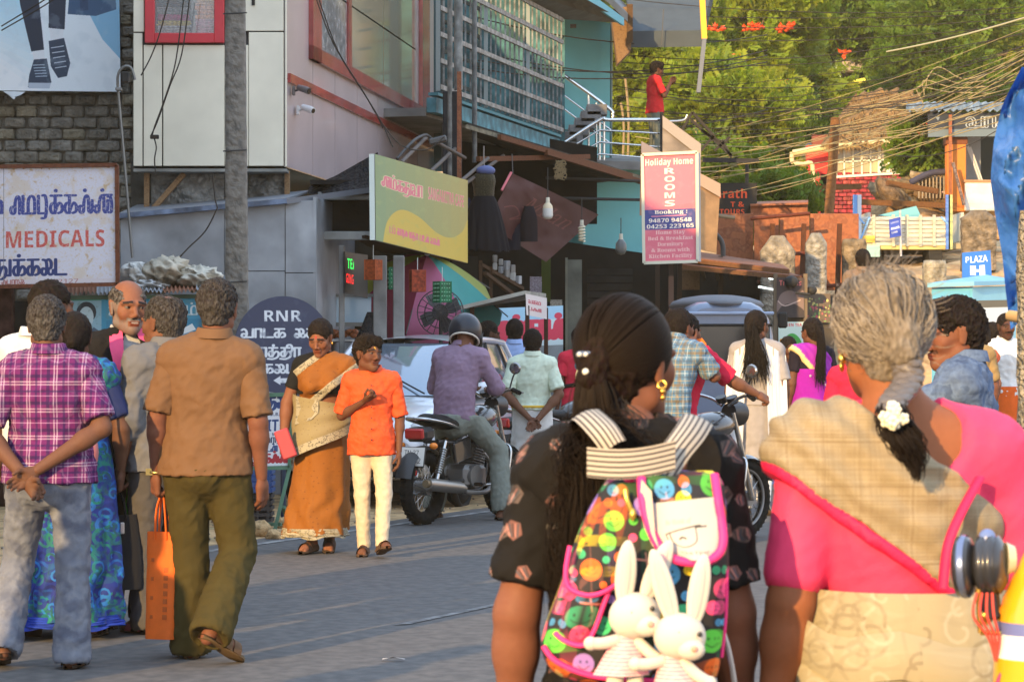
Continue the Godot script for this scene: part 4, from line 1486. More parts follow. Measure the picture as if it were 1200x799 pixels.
	part("wall_bracket",bx(P(672,30,38.4),Vector3(.09,.05,.08)),mat(lin(.12,.09,.07),.7),lb)
	for k in 6:
		part("step",bx(P(664+k*7,158-k*0+4,38.0)+Vector3(0,.10*k-.1,0),Vector3(.3,.16,.7),Basis(),.008),worn(lin(.2,.2,.2)),lb)
	st=S()
	slab(st,[P(650,186,36.6),P(782,190,37.0),P(800,184,42.0),P(650,180,41.5)],Vector3(0,-.12,0))
	part("terrace_floor",st,worn(lin(.2,.2,.19)),lb)
	var rl:=thing("steel_railing","polished steel stair and terrace railing beside the turquoise wall","railing",P(720,186,37.5))
	var chrome:=mat(lin(.55,.56,.55),.22,{"metal":1.0})
	var r0:=[[P(656,84,37.8),P(712,125,37.8),P(718,134,37.8),P(717,140,37.8)],[P(660,168,37.2),P(704,140,37.2),P(714,140,37.2),P(776,140,37.3)]]
	for q in r0:part("handrail",tb(smooth(q,5),.028,10),chrome,rl)
	for q in [[P(660,178,37.2),P(703,152,37.2),P(776,156,37.3)],[P(662,188,37.2),P(703,166,37.2),P(776,172,37.3)],[P(664,198,37.2),P(703,180,37.2),P(776,186,37.3)],[P(657,108,37.8),P(716,152,37.8)],[P(657,124,37.8),P(716,168,37.8)]]:
		part("rail",tb(q,.013,8),chrome,rl)
	for px in [703,708,776]:
		part("post",tb([P(px,138,37.25),P(px,190,37.25)],.02,8),chrome,rl)
	for px in [690,699]:
		part("post",tb([P(px,120-(699-px),37.8),P(px,176,37.8)],.016,8),chrome,rl)
	part("dark_post",bx(P(776,165,37.2),Vector3(.05,.85,.05)),mat(lin(.02,.02,.022),.6),rl)
	st=S()
	var cp:=thing("dark_canopy","dark grey overhanging slab above the boy on the terrace","canopy",P(780,55,40.0))
	slab(st,[P(738,55,39.0),P(824,54,39.0),P(850,-60,44.0),P(730,-60,44.0)],Vector3(0,.25,0))
	part("slab",st,mat(lin(.07,.085,.095),.85,{"tex":texs.cloth,"s": .6}),cp)
	st=S()
	slab(st,[P(716,10,38.4),P(740,6,38.4),P(740,58,38.4),P(724,74,38.4)],Vector3(0,0,-.5))
	part("timber_gable",st,mat(Color(.6,.55,.5),.9,{"tex":texs.wood,"s":1.0}),cp)
	st=S()
	slab(st,[P(735,4,38.3),P(742,4,38.3),P(742,48,38.3),P(735,52,38.3)],Vector3(0,0,-.05))
	part("gable_board",st,mat(lin(.25,.2,.13),.9,{"tex":texs.wood,"s":1.4}),cp)
	st=S()
	bar(st,P(822,-30,38.0),P(826,45,38.0),.10,.08)
	part("yellow_post",st,mat(lin(.75,.42,.03),.6),cp)
	st=S()
	bar(st,P(826,45,38.0),P(819,108,38.0),.11,.06)
	part("grey_post",st,mat(lin(.13,.15,.18),.6),cp)
	part("hanging_cord",tb([P(778,10,38.9),P(776,52,38.9)],.007,5),mat(lin(.1,.1,.1),.8),cp)
	var aw:=thing("long_awning","long dark tin awning sloping along the shop fronts below the lattice","awning",P(640,190,31.0))
	st=S()
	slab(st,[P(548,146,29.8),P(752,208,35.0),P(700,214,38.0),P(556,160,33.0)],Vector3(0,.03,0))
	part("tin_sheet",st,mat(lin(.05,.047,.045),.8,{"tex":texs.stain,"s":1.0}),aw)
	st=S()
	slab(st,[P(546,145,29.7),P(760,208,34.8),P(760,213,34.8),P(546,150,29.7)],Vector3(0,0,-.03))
	part("pale_edge",st,mat(lin(.22,.2,.13),.7,{"tex":texs.stain,"s":1.5}),aw)  # front strip of the awning, paler than the tin sheet
	for q in [[P(560,186,30.0),P(690,183,33.0)],[P(585,160,30.3),P(740,206,34.2)],[P(640,178,31.5),P(756,214,34.6)]]:
		st=S()
		bar(st,q[0],q[1],.05,.06)
		part("rafter",st,mat(lin(.32,.15,.07),.85,{"tex":texs.wood,"s":1.0}),aw)
	for q in [[P(655,232,33.0),P(760,234,33.5)],[P(640,208,33.2),P(752,212,34.0)]]:
		part("pipe",tb(q,.022,6),mat(lin(.03,.03,.03),.7),aw)
	st=S()
	for k in 12:
		var pts:=[]
		for j in 7:pts.append(P(648+RR(k*9+j,0,16),186+j*3.2+RR(k*7+j,0,6),31.2))
		tube(st,smooth(pts,3),.006,4)
	solo("tangled_cord",st,mat(lin(.22,.16,.08),.9),"tangle of brown cord tied to the awning rafter","cord")
	var sr:=thing("shop_row","row of deep shaded open shops below the tin awning","shop",G(680,36.0))
	var dk:=mat(lin(.008,.007,.006),.9,{"tex":texs.stain,"s": .6})  # near-black colour stands for the deep shade inside the shops
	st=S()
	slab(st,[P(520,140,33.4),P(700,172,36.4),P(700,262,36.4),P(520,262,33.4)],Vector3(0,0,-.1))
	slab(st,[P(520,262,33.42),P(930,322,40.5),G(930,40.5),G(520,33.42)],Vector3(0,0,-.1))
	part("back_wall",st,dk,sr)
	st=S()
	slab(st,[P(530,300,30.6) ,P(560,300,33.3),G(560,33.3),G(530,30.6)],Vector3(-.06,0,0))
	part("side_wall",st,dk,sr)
	part("grey_door",bx(P(673,345,33.0)+Vector3(0,-.4,0),Vector3(.20,1.7,.03)),worn(lin(.16,.17,.14),.7),sr)
	part("door_edge",bx(P(664,345,32.95)+Vector3(0,-.4,0),Vector3(.03,1.75,.04)),worn(lin(.24,.24,.18),.6),sr)
	part("green_curtain",bx(P(640,322,33.2),Vector3(.12,.7,.02)),mat(lin(.06,.08,.02),.9),sr)
	for k in 7:
		part("shutter_slat",bx(P(715,318+k*9,34.6),Vector3(.62,.08,.03)),worn(lin(.03,.028,.026)),sr)
	for q in [[787,33.8],[771,34.4],[845,36.0],[797,35.0]]:
		part("post",bx(G(q[0],q[1],1.35),Vector3(.06,2.7,.06)),mat(lin(.06,.04,.03),.8),sr)
	part("timber_panel",bx(P(808,322,36.2),Vector3(.30,.42,.03)),mat(Color(.5,.45,.42),.9,{"tex":texs.wood,"s":1.4}),sr)
	var pq:=[[628,334,14,20,lin(.34,.3,.36),"lilac notice pinned at the dark shop front"],[652,362,14,22,lin(.38,.36,.3),"cream notice on the dark post beside the cart"],[651,384,10,14,lin(.4,.38,.34),"lower white notice beside the cart"]]
	for q in pq:
		st=S()
		slab(st,[P(q[0]-q[2]*.5,q[1]-q[3]*.5,32.6),P(q[0]+q[2]*.5,q[1]-q[3]*.5,32.7),P(q[0]+q[2]*.5,q[1]+q[3]*.5,32.7),P(q[0]-q[2]*.5,q[1]+q[3]*.5,32.6)],Vector3(0,0,-.01))
		solo("paper_notice",st,mat(q[4],.85,{"tex":texs.stain,"s":7.0}),q[5],"notice")
	var rk:=thing("display_rack","sloping timber display rack of small white goods","rack",P(600,350,30.5))
	for q in [[P(563,305,30.0),P(563,345,30.0)],[P(563,310,30.0),P(612,338,31.0)],[P(568,320,30.0),P(608,350,31.0)],[P(575,312,30.2),P(575,350,30.2)]]:
		st=S()
		bar(st,q[0],q[1],.05,.04)
		part("timber",st,mat(lin(.15,.1,.06),.85,{"tex":texs.wood,"s":1.5}),rk)
	for i in 9:
		st=S()
		box(st,P(580+(i % 5)*7,312+(i % 5)*4-(i/5)*9,30.9),Vector3(.055,.09,.05)*RR(i,.8,1.3),Basis(Vector3.UP,i),.008)
		solo("small_packet",st,mat([lin(.45,.47,.47),lin(.35,.38,.42),lin(.28,.28,.27)][i % 3],.4),"small pale packet on the sloping display rack","packet","packets on the display rack")
	var pc:=Pic.new(330,660,Color(.82,.4,.47))
	pc.poly([Vector2(0,60),Vector2(330,0),Vector2(330,300),Vector2(0,340)],Color(.83,.43,.5))
	var cr:=Color(.93,.89,.8)
	pc.text("Holiday Home",165,70,38,290,Color(.6,.3,.36),true,false,true)
	pc.text("Holiday Home",163,68,38,290,cr,true,false,true)
	for i in 5:pc.text("ROOMS"[i],165,122+i*49,34,62,cr,true,false,true)
	pc.rect(0,338,330,122,Color(.2,.24,.5))
	pc.text("Booking :",170,364,22,200,cr,true,true,true)
	pc.stroke([Vector2(52,378),Vector2(262,376)],6,Color(.86,.5,.6))
	pc.text("94870 94548",165,416,24,262,cr,true,false,true)
	pc.text("04253 223165",165,452,24,288,cr,true,false,true)
	var lines:=["Home Stay","Bed & Breakfast","Dormitory","& Rooms with","Kitchen Facility"]
	for i in 5:pc.text(lines[i],165,488+i*36,22,[180,276,160,236,268][i],Color(.9,.74,.7),true,true,true)
	pc.wear(Color(.86,.55,.58),.006,.66,.25,17)
	var rs:=thing("rooms_sign","pink upright sign offering Holiday Home rooms with phone numbers","sign",P(785,308,30.0))
	var ra:=P(753,181,30.0)
	var rb:=P(817,178,30.0)
	var rc:=P(818,306,30.0)
	var re:=P(755,308,30.0)
	st=S()
	sign_face(st,ra,rb,rc,re)
	part("printed_panel",st,print_mat(pc,.5),rs)
	st=S()
	slab(st,[ra+Vector3(0,0,-.006),rb+Vector3(0,0,-.006),rc+Vector3(0,0,-.006),re+Vector3(0,0,-.006)],Vector3(.05,0,-.12))
	part("box",st,mat(lin(.3,.31,.33),.5),rs)
	for q in [[ra,rb],[rb,rc],[rc,re],[re,ra]]:
		var fs:=S()
		bar(fs,q[0]+Vector3(0,0,.006),q[1]+Vector3(0,0,.006),.035,.035)
		part("frame_bar",fs,mat(lin(.6,.58,.45),.5),rs)
	part("post",bx(Vector3(PX(787,30.1),1.1,-30.12),Vector3(.06,2.3,.05)),mat(lin(.12,.07,.05),.8),rs)
	var hb:=[[[752,165],[776,178],[776,255],[750,252],30.6,lin(.5,.28,.16),"narrow peach hoarding edge left of the rooms sign"],[[777,135],[822,168],[822,205],[777,190],34.0,lin(.42,.32,.22),"slanted tan hoarding above the rooms sign"],[[812,198],[845,215],[840,296],[812,290],32.0,lin(.62,.34,.14),"orange faded hoarding right of the rooms sign"]]
	for q in hb:
		st=S()
		slab(st,[P(q[0][0],q[0][1],q[4]),P(q[1][0],q[1][1],q[4]+.4),P(q[2][0],q[2][1],q[4]+.4),P(q[3][0],q[3][1],q[4])],Vector3(0,0,-.04))
		var hd:=thing("hoarding",q[6],"hoarding",P(q[3][0],q[3][1],q[4]))
		part("panel",st,mat(q[5],.7,{"tex":texs.blotch,"s":1.0}),hd)
		st=S()
		slab(st,[P(q[0][0],q[0][1],q[4]-.01),P(q[1][0],q[1][1],q[4]+.39),P(q[1][0],q[1][1]+16,q[4]+.39),P(q[0][0],q[0][1]+14,q[4]-.01)],Vector3(0,0,.004))
		part("pale_top_strip",st,mat(q[5]*.6+Color(.2,.17,.14),.7),hd)
func street_end():
	var er:=thing("tin_shop_roof","layered rusty tin roof over the dark shops behind the jeep","roof",P(860,318,36.0))
	for q in [[[790,302],[926,318],[918,312],[812,296],33.5,37.0],[[800,312],[940,326],[915,318],[815,304],33.0,36.5]]:
		var st:=S()
		slab(st,[P(q[0][0],q[0][1],q[4]),P(q[1][0],q[1][1],q[4]),P(q[2][0],q[2][1],q[5]),P(q[3][0],q[3][1],q[5])],Vector3(0,.03,0))
		part("tin_sheet",st,mat(Color(.6,.55,.5),.85,{"tex":texs.rust,"s": .9}),er)
		st=S()
		bar(st,P(q[0][0],q[0][1]+1,q[4]-.02),P(q[1][0],q[1][1]+1,q[4]-.02),.04,.05)
		part("edge",st,mat(lin(.35,.22,.12),.8,{"tex":texs.wood,"s":1.0}),er)
	for k in 6:
		var st:=S()
		bar(st,P(820+k*18,306+k*2,33.6),P(826+k*16,326,36.0),.05,.05)
		part("rafter",st,mat(lin(.05,.04,.035),.9),er)
	for i in 4:
		var a:=P([886,897,903,890][i],[315,321,326,336][i],34.5)
		var tl:=S()
		tube(tl,[a,P([899,910,914,916][i],[317,323,327,341][i],34.9)],.016,8)
		solo("fluorescent_tube",tl,mat(lin(.9,.93,.95),.5,{"glow":Color(.95,1.0,1.0),"power":1.0 if i<3 else .35}),["first lit tube under the tin shop roof","second lit tube under the tin shop roof","third lit tube under the tin shop roof","dim lowest tube under the tin shop roof"][i],"lamp","lit tubes under the tin shop roof")
	var st:=S()
	tube(st,smooth([P(805,262,35.5),P(830,268,35.5),P(846,282,35.5),P(848,300,35.5)],4),.07,8,true,.5)
	tube(st,[P(826,250,35.0),P(862,255,35.0)],.03,6)
	solo("bent_metal_chute",st,mat(lin(.07,.07,.07),.6),"dark bent metal chute under the black name board","chute")
	var pc:=Pic.new(256,256,Color(.045,.045,.05))
	var org:=Color(.86,.3,.1)
	pc.text("Sarath",-36,108,62,232,org)
	pc.text("T &",96,170,36,84,org)
	pc.text("TOURS",30,222,36,150,org)
	var nb:=thing("black_name_board","torn black board with orange lettering under the trees","sign",P(860,258,41.0))
	st=S()
	var rows:=[]
	var pa:=P(838,214,41.0)
	for j in 11:
		var row:=[]
		for i in 11:
			var u:=i/10.0
			var v:=j/10.0
			var rag:=.05*noi.get_noise_1d(u*30.0) if j==10 else .0
			var rx:=.03*noi.get_noise_1d(v*24.0+50) if i==10 else .0
			row.append(pa+Vector3(u*.68+rx,-v*.58+rag,.02*sin(u*4.0)))
		rows.append(row)
	sheet(st,rows)
	part("printed_panel",st,print_mat(pc,.7),nb)
	part("pole",tb([P(876,190,41.1),P(876,330,41.1)],.03,7),mat(lin(.04,.04,.04),.7),nb)
	st=S()
	bar(st,P(824,187,40.6),P(890,188,40.6),.06,.07)
	part("arm",st,mat(lin(.03,.03,.035),.6),nb)
	var fr:=thing("bent_steel_frame","bent dark steel angle frame sticking up by the terrace","frame",P(815,190,38.0))
	for q in [[795,160,812,131],[812,131,838,160],[810,140,858,182],[822,152,845,166],[836,160,822,176],[846,164,858,184],[838,176,856,160]]:
		st=S()
		bar(st,P(q[0],q[1],38.0),P(q[2],q[3],38.0),.05,.04)
		part("angle",st,mat(lin(.035,.032,.03),.7),fr)
	st=S()
	tube(st,smooth([P(772,142,37.4),P(800,141,37.4),P(806,134,37.4)],4),.02,7)
	part("handrail_end",st,mat(lin(.4,.4,.4),.3,{"metal": .9}),fr)
	var ru:=thing("rusted_sheet_wall","long wall of rusted steel sheets along the foot of the bank","wall",P(930,330,40.0))
	var rm:=mat(Color(.95,.85,.8),.85,{"tex":texs.rust,"s": .45,"bump":1.0})
	for q in [[840,250,884,330,40.2],[884,252,914,332,39.9],[914,250,950,336,40.1],[950,250,1008,340,40.3],[880,239,948,256,40.9],[846,232,884,252,41.2]]:
		st=S()
		var a:=P(q[0],q[1],q[4])
		var b:=P(q[2],q[3],q[4])
		box(st,(a+b)*.5+Vector3(0,0,-.02),Vector3(b.x-a.x-.01,a.y-b.y,.03),Basis(Vector3.UP,RR(int(q[0]),-.06,.06)),.006)
		part("steel_sheet",st,rm,ru)
	st=S()
	slab(st,[P(880,239,40.8),P(948,237,40.8),P(948,234,43.0),P(880,236,43.0)],Vector3(0,-.03,0))
	part("top_sheet",st,rm,ru)
	for q in [[898,300,948,296],[888,330,950,322],[945,338,1000,332],[880,256,950,250]]:
		st=S()
		tube(st,[P(q[0],q[1],39.5),P(q[2],q[3],39.6)],.03,7)
		part("pipe_rail",st,mat(lin(.33,.15,.08),.8,{"tex":texs.rust,"s":1.0}),ru)
	for px in [906,943,985]:
		st=S()
		bar(st,P(px,262,39.7),P(px-3,350,39.7),.09,.07)
		part("post",st,mat(lin(.22,.1,.055),.85,{"tex":texs.wood,"s":1.0}),ru)
	var cps:=[[912,276,40,56,38.9,"peaked whitewashed concrete post left of the rust sheets",lin(.48,.42,.33),.35],[957,273,24,66,38.7,"tall whitewashed concrete slab beside the leaning wood pole",lin(.5,.47,.4),.2],[1002,280,28,60,39.6,"squared stone post left of the white truck",lin(.36,.28,.18),.1],[1148,246,40,66,37.0,"broad weathered stone pier behind the PLAZA sign",lin(.34,.27,.19),.3],[1096,305,26,32,36.2,"white square boundary stone on the earth bank",lin(.5,.46,.36),.08],[912,232,44,36,47.5,"sunlit rough gatepost beside the red house",lin(.36,.26,.13),.1]]
	for i in cps.size():
		var q=cps[i]
		st=S()
		var at:=P(q[0] if i!=5 else 933,q[1],q[4])
		var w:float=q[2]/FPX*q[4]
		var h:float=maxf(q[3]/FPX*q[4],at.y-hill(at.x,q[4])+.1)
		var g:=[]
		for j in 12:
			var t:=j/11.0
			var row:=[]
			for k in 20:
				var al:=TAU*k/20+PI/4
				var sq:=Vector2(cos(al),sin(al))
				sq/=pow(pow(absf(sq.x),8)+pow(absf(sq.y),8),1.0/8.0)
				var f:=1.0+.07*noi.get_noise_3d(k*.8,t*5.0,i*7.0)
				var y:=at.y-t*h
				if j==0:f*=1.0-q[7]
				row.append(Vector3(at.x+sq.x*w*.5*f*(.55 if j==0 and q[7]>.15 else 1.0),y-(w*.28*q[7]*3.0 if j==1 else .0)*.3,at.z+sq.y*.16*f))
			g.append(row)
		var cap:=[]
		for k in 20:cap.append(g[0][0].lerp(g[0][10],.5))
		g.push_front(cap)
		sheet(st,g,true)
		solo("stone_post",st,mat(q[6],.95,{"tex":texs.stain,"s":1.0,"bump":3.0}),q[5],"post","stone and concrete posts on the bank")
	st=S()
	var wp:=smooth([P(966,345,43.0),P(970,280,43.0),P(976,200,43.2),P(980,138,43.3)],5)
	tube(st,wp,.085,9)
	solo("leaning_wood_pole",st,mat(lin(.5,.33,.17),.9,{"tex":texs.wood,"s": .8,"bump":1.5}),"tall leaning sunlit wood pole before the red house","pole")
	var bo:=thing("poster_booth","narrow booth covered with printed posters beside the jeep","booth",G(945,33.0))
	var bd:=33.0
	part("frame",bx(G(927,bd,1.1),Vector3(.42,2.2,.05)),mat(lin(.1,.075,.05),.8),bo)
	part("frame",bx(G(960,bd+.4,1.05),Vector3(.4,2.1,.05)),mat(lin(.07,.06,.05),.8),bo)
	for q in [[909,.05],[944,.05]]:
		part("post",bx(Vector3(PX(q[0],bd),1.18,-bd+.05),Vector3(q[1],2.36,.06)),mat(lin(.15,.11,.07),.85),bo)
	pc=Pic.new(128,170,Color(.22,.16,.15))
	pc.text("Travels",64,34,22,104,Color(.85,.42,.38),true,false,true)
	pc.poly(pc.curve([Vector2(0,110),Vector2(20,70),Vector2(60,55),Vector2(100,66),Vector2(128,60),Vector2(128,170),Vector2(0,170)]),Color(.46,.38,.35))
	pc.poly(pc.curve([Vector2(0,150),Vector2(30,118),Vector2(80,112),Vector2(128,140),Vector2(128,170),Vector2(0,170)]),Color(.2,.16,.15))
	pc.stroke(pc.curve([Vector2(6,100),Vector2(40,120),Vector2(110,96)]),5,Color(.72,.62,.58))
	st=S()
	sign_face(st,P(911,325,bd-.1),P(943,325,bd-.1),P(943,372,bd-.1),P(911,372,bd-.1))
	part("landscape_poster",st,print_mat(pc,.6),bo)
	pc=Pic.new(128,190,Color(.8,.86,.8))
	pc.text("GREEN TEA",64,24,16,100,Color(.8,.25,.25),true,false,true)
	pc.poly(pc.curve([Vector2(20,190),Vector2(30,90),Vector2(70,60),Vector2(110,100),Vector2(124,190)]),Color(.25,.62,.25))
	pc.poly(pc.curve([Vector2(50,190),Vector2(60,130),Vector2(90,110),Vector2(110,190)]),Color(.5,.78,.3))
	for i in 8:pc.disc(20+RR(i,0,90),100+RR(i+9,0,80),6,5,Color(.3,.66,.3))
	st=S()
	sign_face(st,P(913,377,bd-.1),P(944,377,bd-.1),P(944,420,bd-.1),P(913,420,bd-.1))
	part("leaf_poster",st,print_mat(pc,.6),bo)
	pc=Pic.new(128,128,Color(.36,.3,.24))
	for i in 60:pc.disc(RR(i,0,128),RR(i+100,20,128),RR(i+7,2,8),RR(i+8,2,7),[Color(.7,.3,.35),Color(.4,.55,.3),Color(.75,.7,.4),Color(.3,.25,.2)][i % 4])
	st=S()
	sign_face(st,P(947,344,bd+.3),P(974,344,bd+.3),P(974,378,bd+.3),P(947,378,bd+.3))
	part("flower_poster",st,print_mat(pc,.6),bo)
	pc=Pic.new(96,190,Color(.72,.78,.8))
	pc.text("PLUS",48,70,24,80,Color(.75,.2,.25),true,false,true)
	pc.text("SIM",48,110,24,60,Color(.2,.5,.35),true,false,true)
	st=S()
	sign_face(st,P(914,424,bd-.1),P(944,424,bd-.1),P(944,500,bd-.1),P(914,500,bd-.1))
	part("lower_poster",st,print_mat(pc,.6),bo)
	st=S()
	ball(st,P(928,330,bd-.2),Vector3(.09,.08,.08))
	tube(st,[P(933,343,bd-.2),P(950,345,bd-.2)],.02,6)
	ball(st,P(952,340,bd),Vector3(.07,.06,.06))
	part("lamp_bracket",st,mat(lin(.03,.03,.03),.5),bo)
	for i in 22:
		st=S()
		var px:=RR(i*3,1030,1104)
		var py:=RR(i*5+1,208,240)
		var dp:=47.0+RR(i,0,2.0)
		var r:=RR(i+77,.10,.3)
		var g:=[]
		for j in 7:
			var v:=-PI/2+PI*j/6
			var row:=[]
			for k in 9:
				var al:=TAU*k/9
				var dir:=Vector3(cos(al)*cos(v),sin(v),sin(al)*cos(v))
				row.append(P(px,py,dp)+Basis(Vector3(0,0,1),RR(i,-.8,.8))*(dir*Vector3(r*1.5,r*.6,r)*(1.0+.5*noi.get_noise_3dv(dir*1.4+Vector3.ONE*i*3))))
			g.append(row)
		sheet(st,g,true)
		solo("rubble_rock",st,mat([lin(.4,.27,.13),lin(.48,.38,.24),lin(.27,.17,.09)][i % 3],.95,{"tex":texs.stain,"s":1.2,"bump":3.0}),"sunlit brown rock in the rubble heap below the red house","rock","rubble heap below the red house")
	var mound:=S()
	var mg:=[]
	for j in 10:
		var row:=[]
		for i in 16:
			var px:=1022+i*6.0
			var up:=(240.0-30.0*sin(PI*i/15.0)*(1.0 if i>3 else .6)) if j>1 else 262.0
			var py:=lerpf(262.0,up,minf(1.0,j/6.0))
			row.append(P(px,py+4.0*noi.get_noise_2d(i*.9,j*1.1),46.6+j*.35))
		mg.append(row)
	sheet(mound,mg)
	struct("earth_mound",mound,mat(Color(.95,.9,.85),.95,{"tex":texs.earth,"s": .5,"bump":5.0}))
	for i in 3:
		st=S()
		var q=[[1000,236,1122,241],[1040,214,1100,224],[905,222,1010,218]][i]
		bar(st,P(q[0],q[1],46.2-i*.1),P(q[2],q[3],46.4),.07,.1)
		solo("timber_plank",st,mat(lin(.42,.26,.12),.9,{"tex":texs.wood,"s": .8}),["long plank lying above the white truck's load","short plank across the rubble heap","dark plank across the red brick wall foot"][i],"plank")
	truck()
	pc=Pic.new(220,230,Color(.12,.42,.8))
	pc.text("PLAZA",110,78,46,170,Color(.84,.88,.9),true,false,true)
	pc.rect(58,100,42,76,Color(.84,.88,.9))
	pc.rect(128,100,42,76,Color(.84,.88,.9))
	pc.rect(96,128,36,20,Color(.84,.88,.9))
	pc.disc(86,226,26,20,Color(.84,.88,.9))
	var pz:=thing("plaza_sign","bright blue board reading PLAZA above the blue kiosk","sign",P(1146,332,32.4))
	st=S()
	var za:=P(1129,296,32.4)
	var zb:=P(1162,293,32.4)
	var zc:=P(1164,331,32.4)
	var ze:=P(1129,330,32.4)
	sign_face(st,za,zb,zc,ze)
	part("printed_panel",st,print_mat(pc,.5),pz)
	st=S()
	slab(st,[za+Vector3(0,0,-.005),zb+Vector3(0,0,-.005),zc+Vector3(0,0,-.005),ze+Vector3(0,0,-.005)],Vector3(0,0,-.03))
	part("backing",st,mat(lin(.05,.15,.4),.6),pz)
	part("post",tb([P(1140,330,32.45),P(1140,400,32.45)],.02,7),mat(lin(.2,.2,.2),.5),pz)
	var kd:=30.0
	var ki:=thing("blue_kiosk","light blue booth with a white door under the PLAZA board","kiosk",G(1135,kd))
	var kb:=mat(lin(.12,.42,.62),.55,{"tex":texs.cloth,"s": .6})
	var kc0:=Vector3(PX(1093,kd+.3),0,-kd-.3)
	var kc1:=Vector3(PX(1141,kd),0,-kd)
	var kc2:=Vector3(PX(1192,kd+.9),0,-kd-.9)
	var ky:=PY(336,kd)
	st=S()
	slab(st,[kc0,kc1,kc1+Vector3(0,ky,0),kc0+Vector3(0,ky,0)],Vector3(.02,0,-.04))
	part("left_wall",st,kb,ki)
	st=S()
	slab(st,[kc1,kc2,kc2+Vector3(0,ky+.04,0),kc1+Vector3(0,ky,0)],Vector3(-.02,0,-.04))
	part("front_wall",st,mat(lin(.25,.55,.68),.5,{"tex":texs.cloth,"s": .6}),ki)
	st=S()
	slab(st,[kc0+Vector3(-.06,ky,.05),kc1+Vector3(0,ky+.01,.1),kc2+Vector3(.05,ky+.05,.0),kc0+Vector3(.75,ky+.12,-.6)],Vector3(0,.05,0))
	part("roof",st,mat(lin(.2,.46,.62),.5,{"tex":texs.cloth,"s": .6}),ki)
	pc=Pic.new(200,80,Color(.35,.64,.8))
	pc.text("PAY & USE",100,34,18,110,Color(.16,.4,.68),true,false,true)
	pc.text("E TOILET",100,66,18,120,Color(.16,.4,.68),true,false,true)
	pc.disc(22,40,10,18,Color(.3,.5,.72))
	pc.disc(178,40,10,18,Color(.3,.5,.72))
	st=S()
	var kn:=Vector3(.02,0,-.04).normalized()*-.008
	sign_face(st,kc0.lerp(kc1,.03)+Vector3(0,ky-.04,0)+kn,kc0.lerp(kc1,.94)+Vector3(0,ky-.04,0)+kn,kc0.lerp(kc1,.94)+Vector3(0,ky-.34,0)+kn,kc0.lerp(kc1,.03)+Vector3(0,ky-.34,0)+kn)
	part("name_panel",st,print_mat(pc,.6),ki)
	pc=Pic.new(160,220,Color(.86,.88,.86))
	pc.rect(0,0,12,220,Color(.85,.66,.2))
	pc.rect(0,0,160,10,Color(.4,.38,.3))
	pc.rect(12,32,80,10,Color(.9,.68,.15))
	var gl:=Color(.62,.66,.66)
	pc.stroke(pc.curve([Vector2(50,120),Vector2(62,96),Vector2(80,110),Vector2(96,84),Vector2(112,110),Vector2(130,98),Vector2(142,120)]),3,gl)
	pc.stroke(pc.curve([Vector2(66,122),Vector2(96,98),Vector2(126,122)]),3,gl)
	pc.text("GREEN",96,150,16,86,gl,false,false,true)
	st=S()
	sign_face(st,kc1.lerp(kc2,.08)+Vector3(0,ky-.16,.02),kc1.lerp(kc2,.8)+Vector3(0,ky-.14,.02),kc1.lerp(kc2,.8)+Vector3(0,.1,.02),kc1.lerp(kc2,.08)+Vector3(0,.1,.02))
	part("door",st,print_mat(pc,.5),ki)
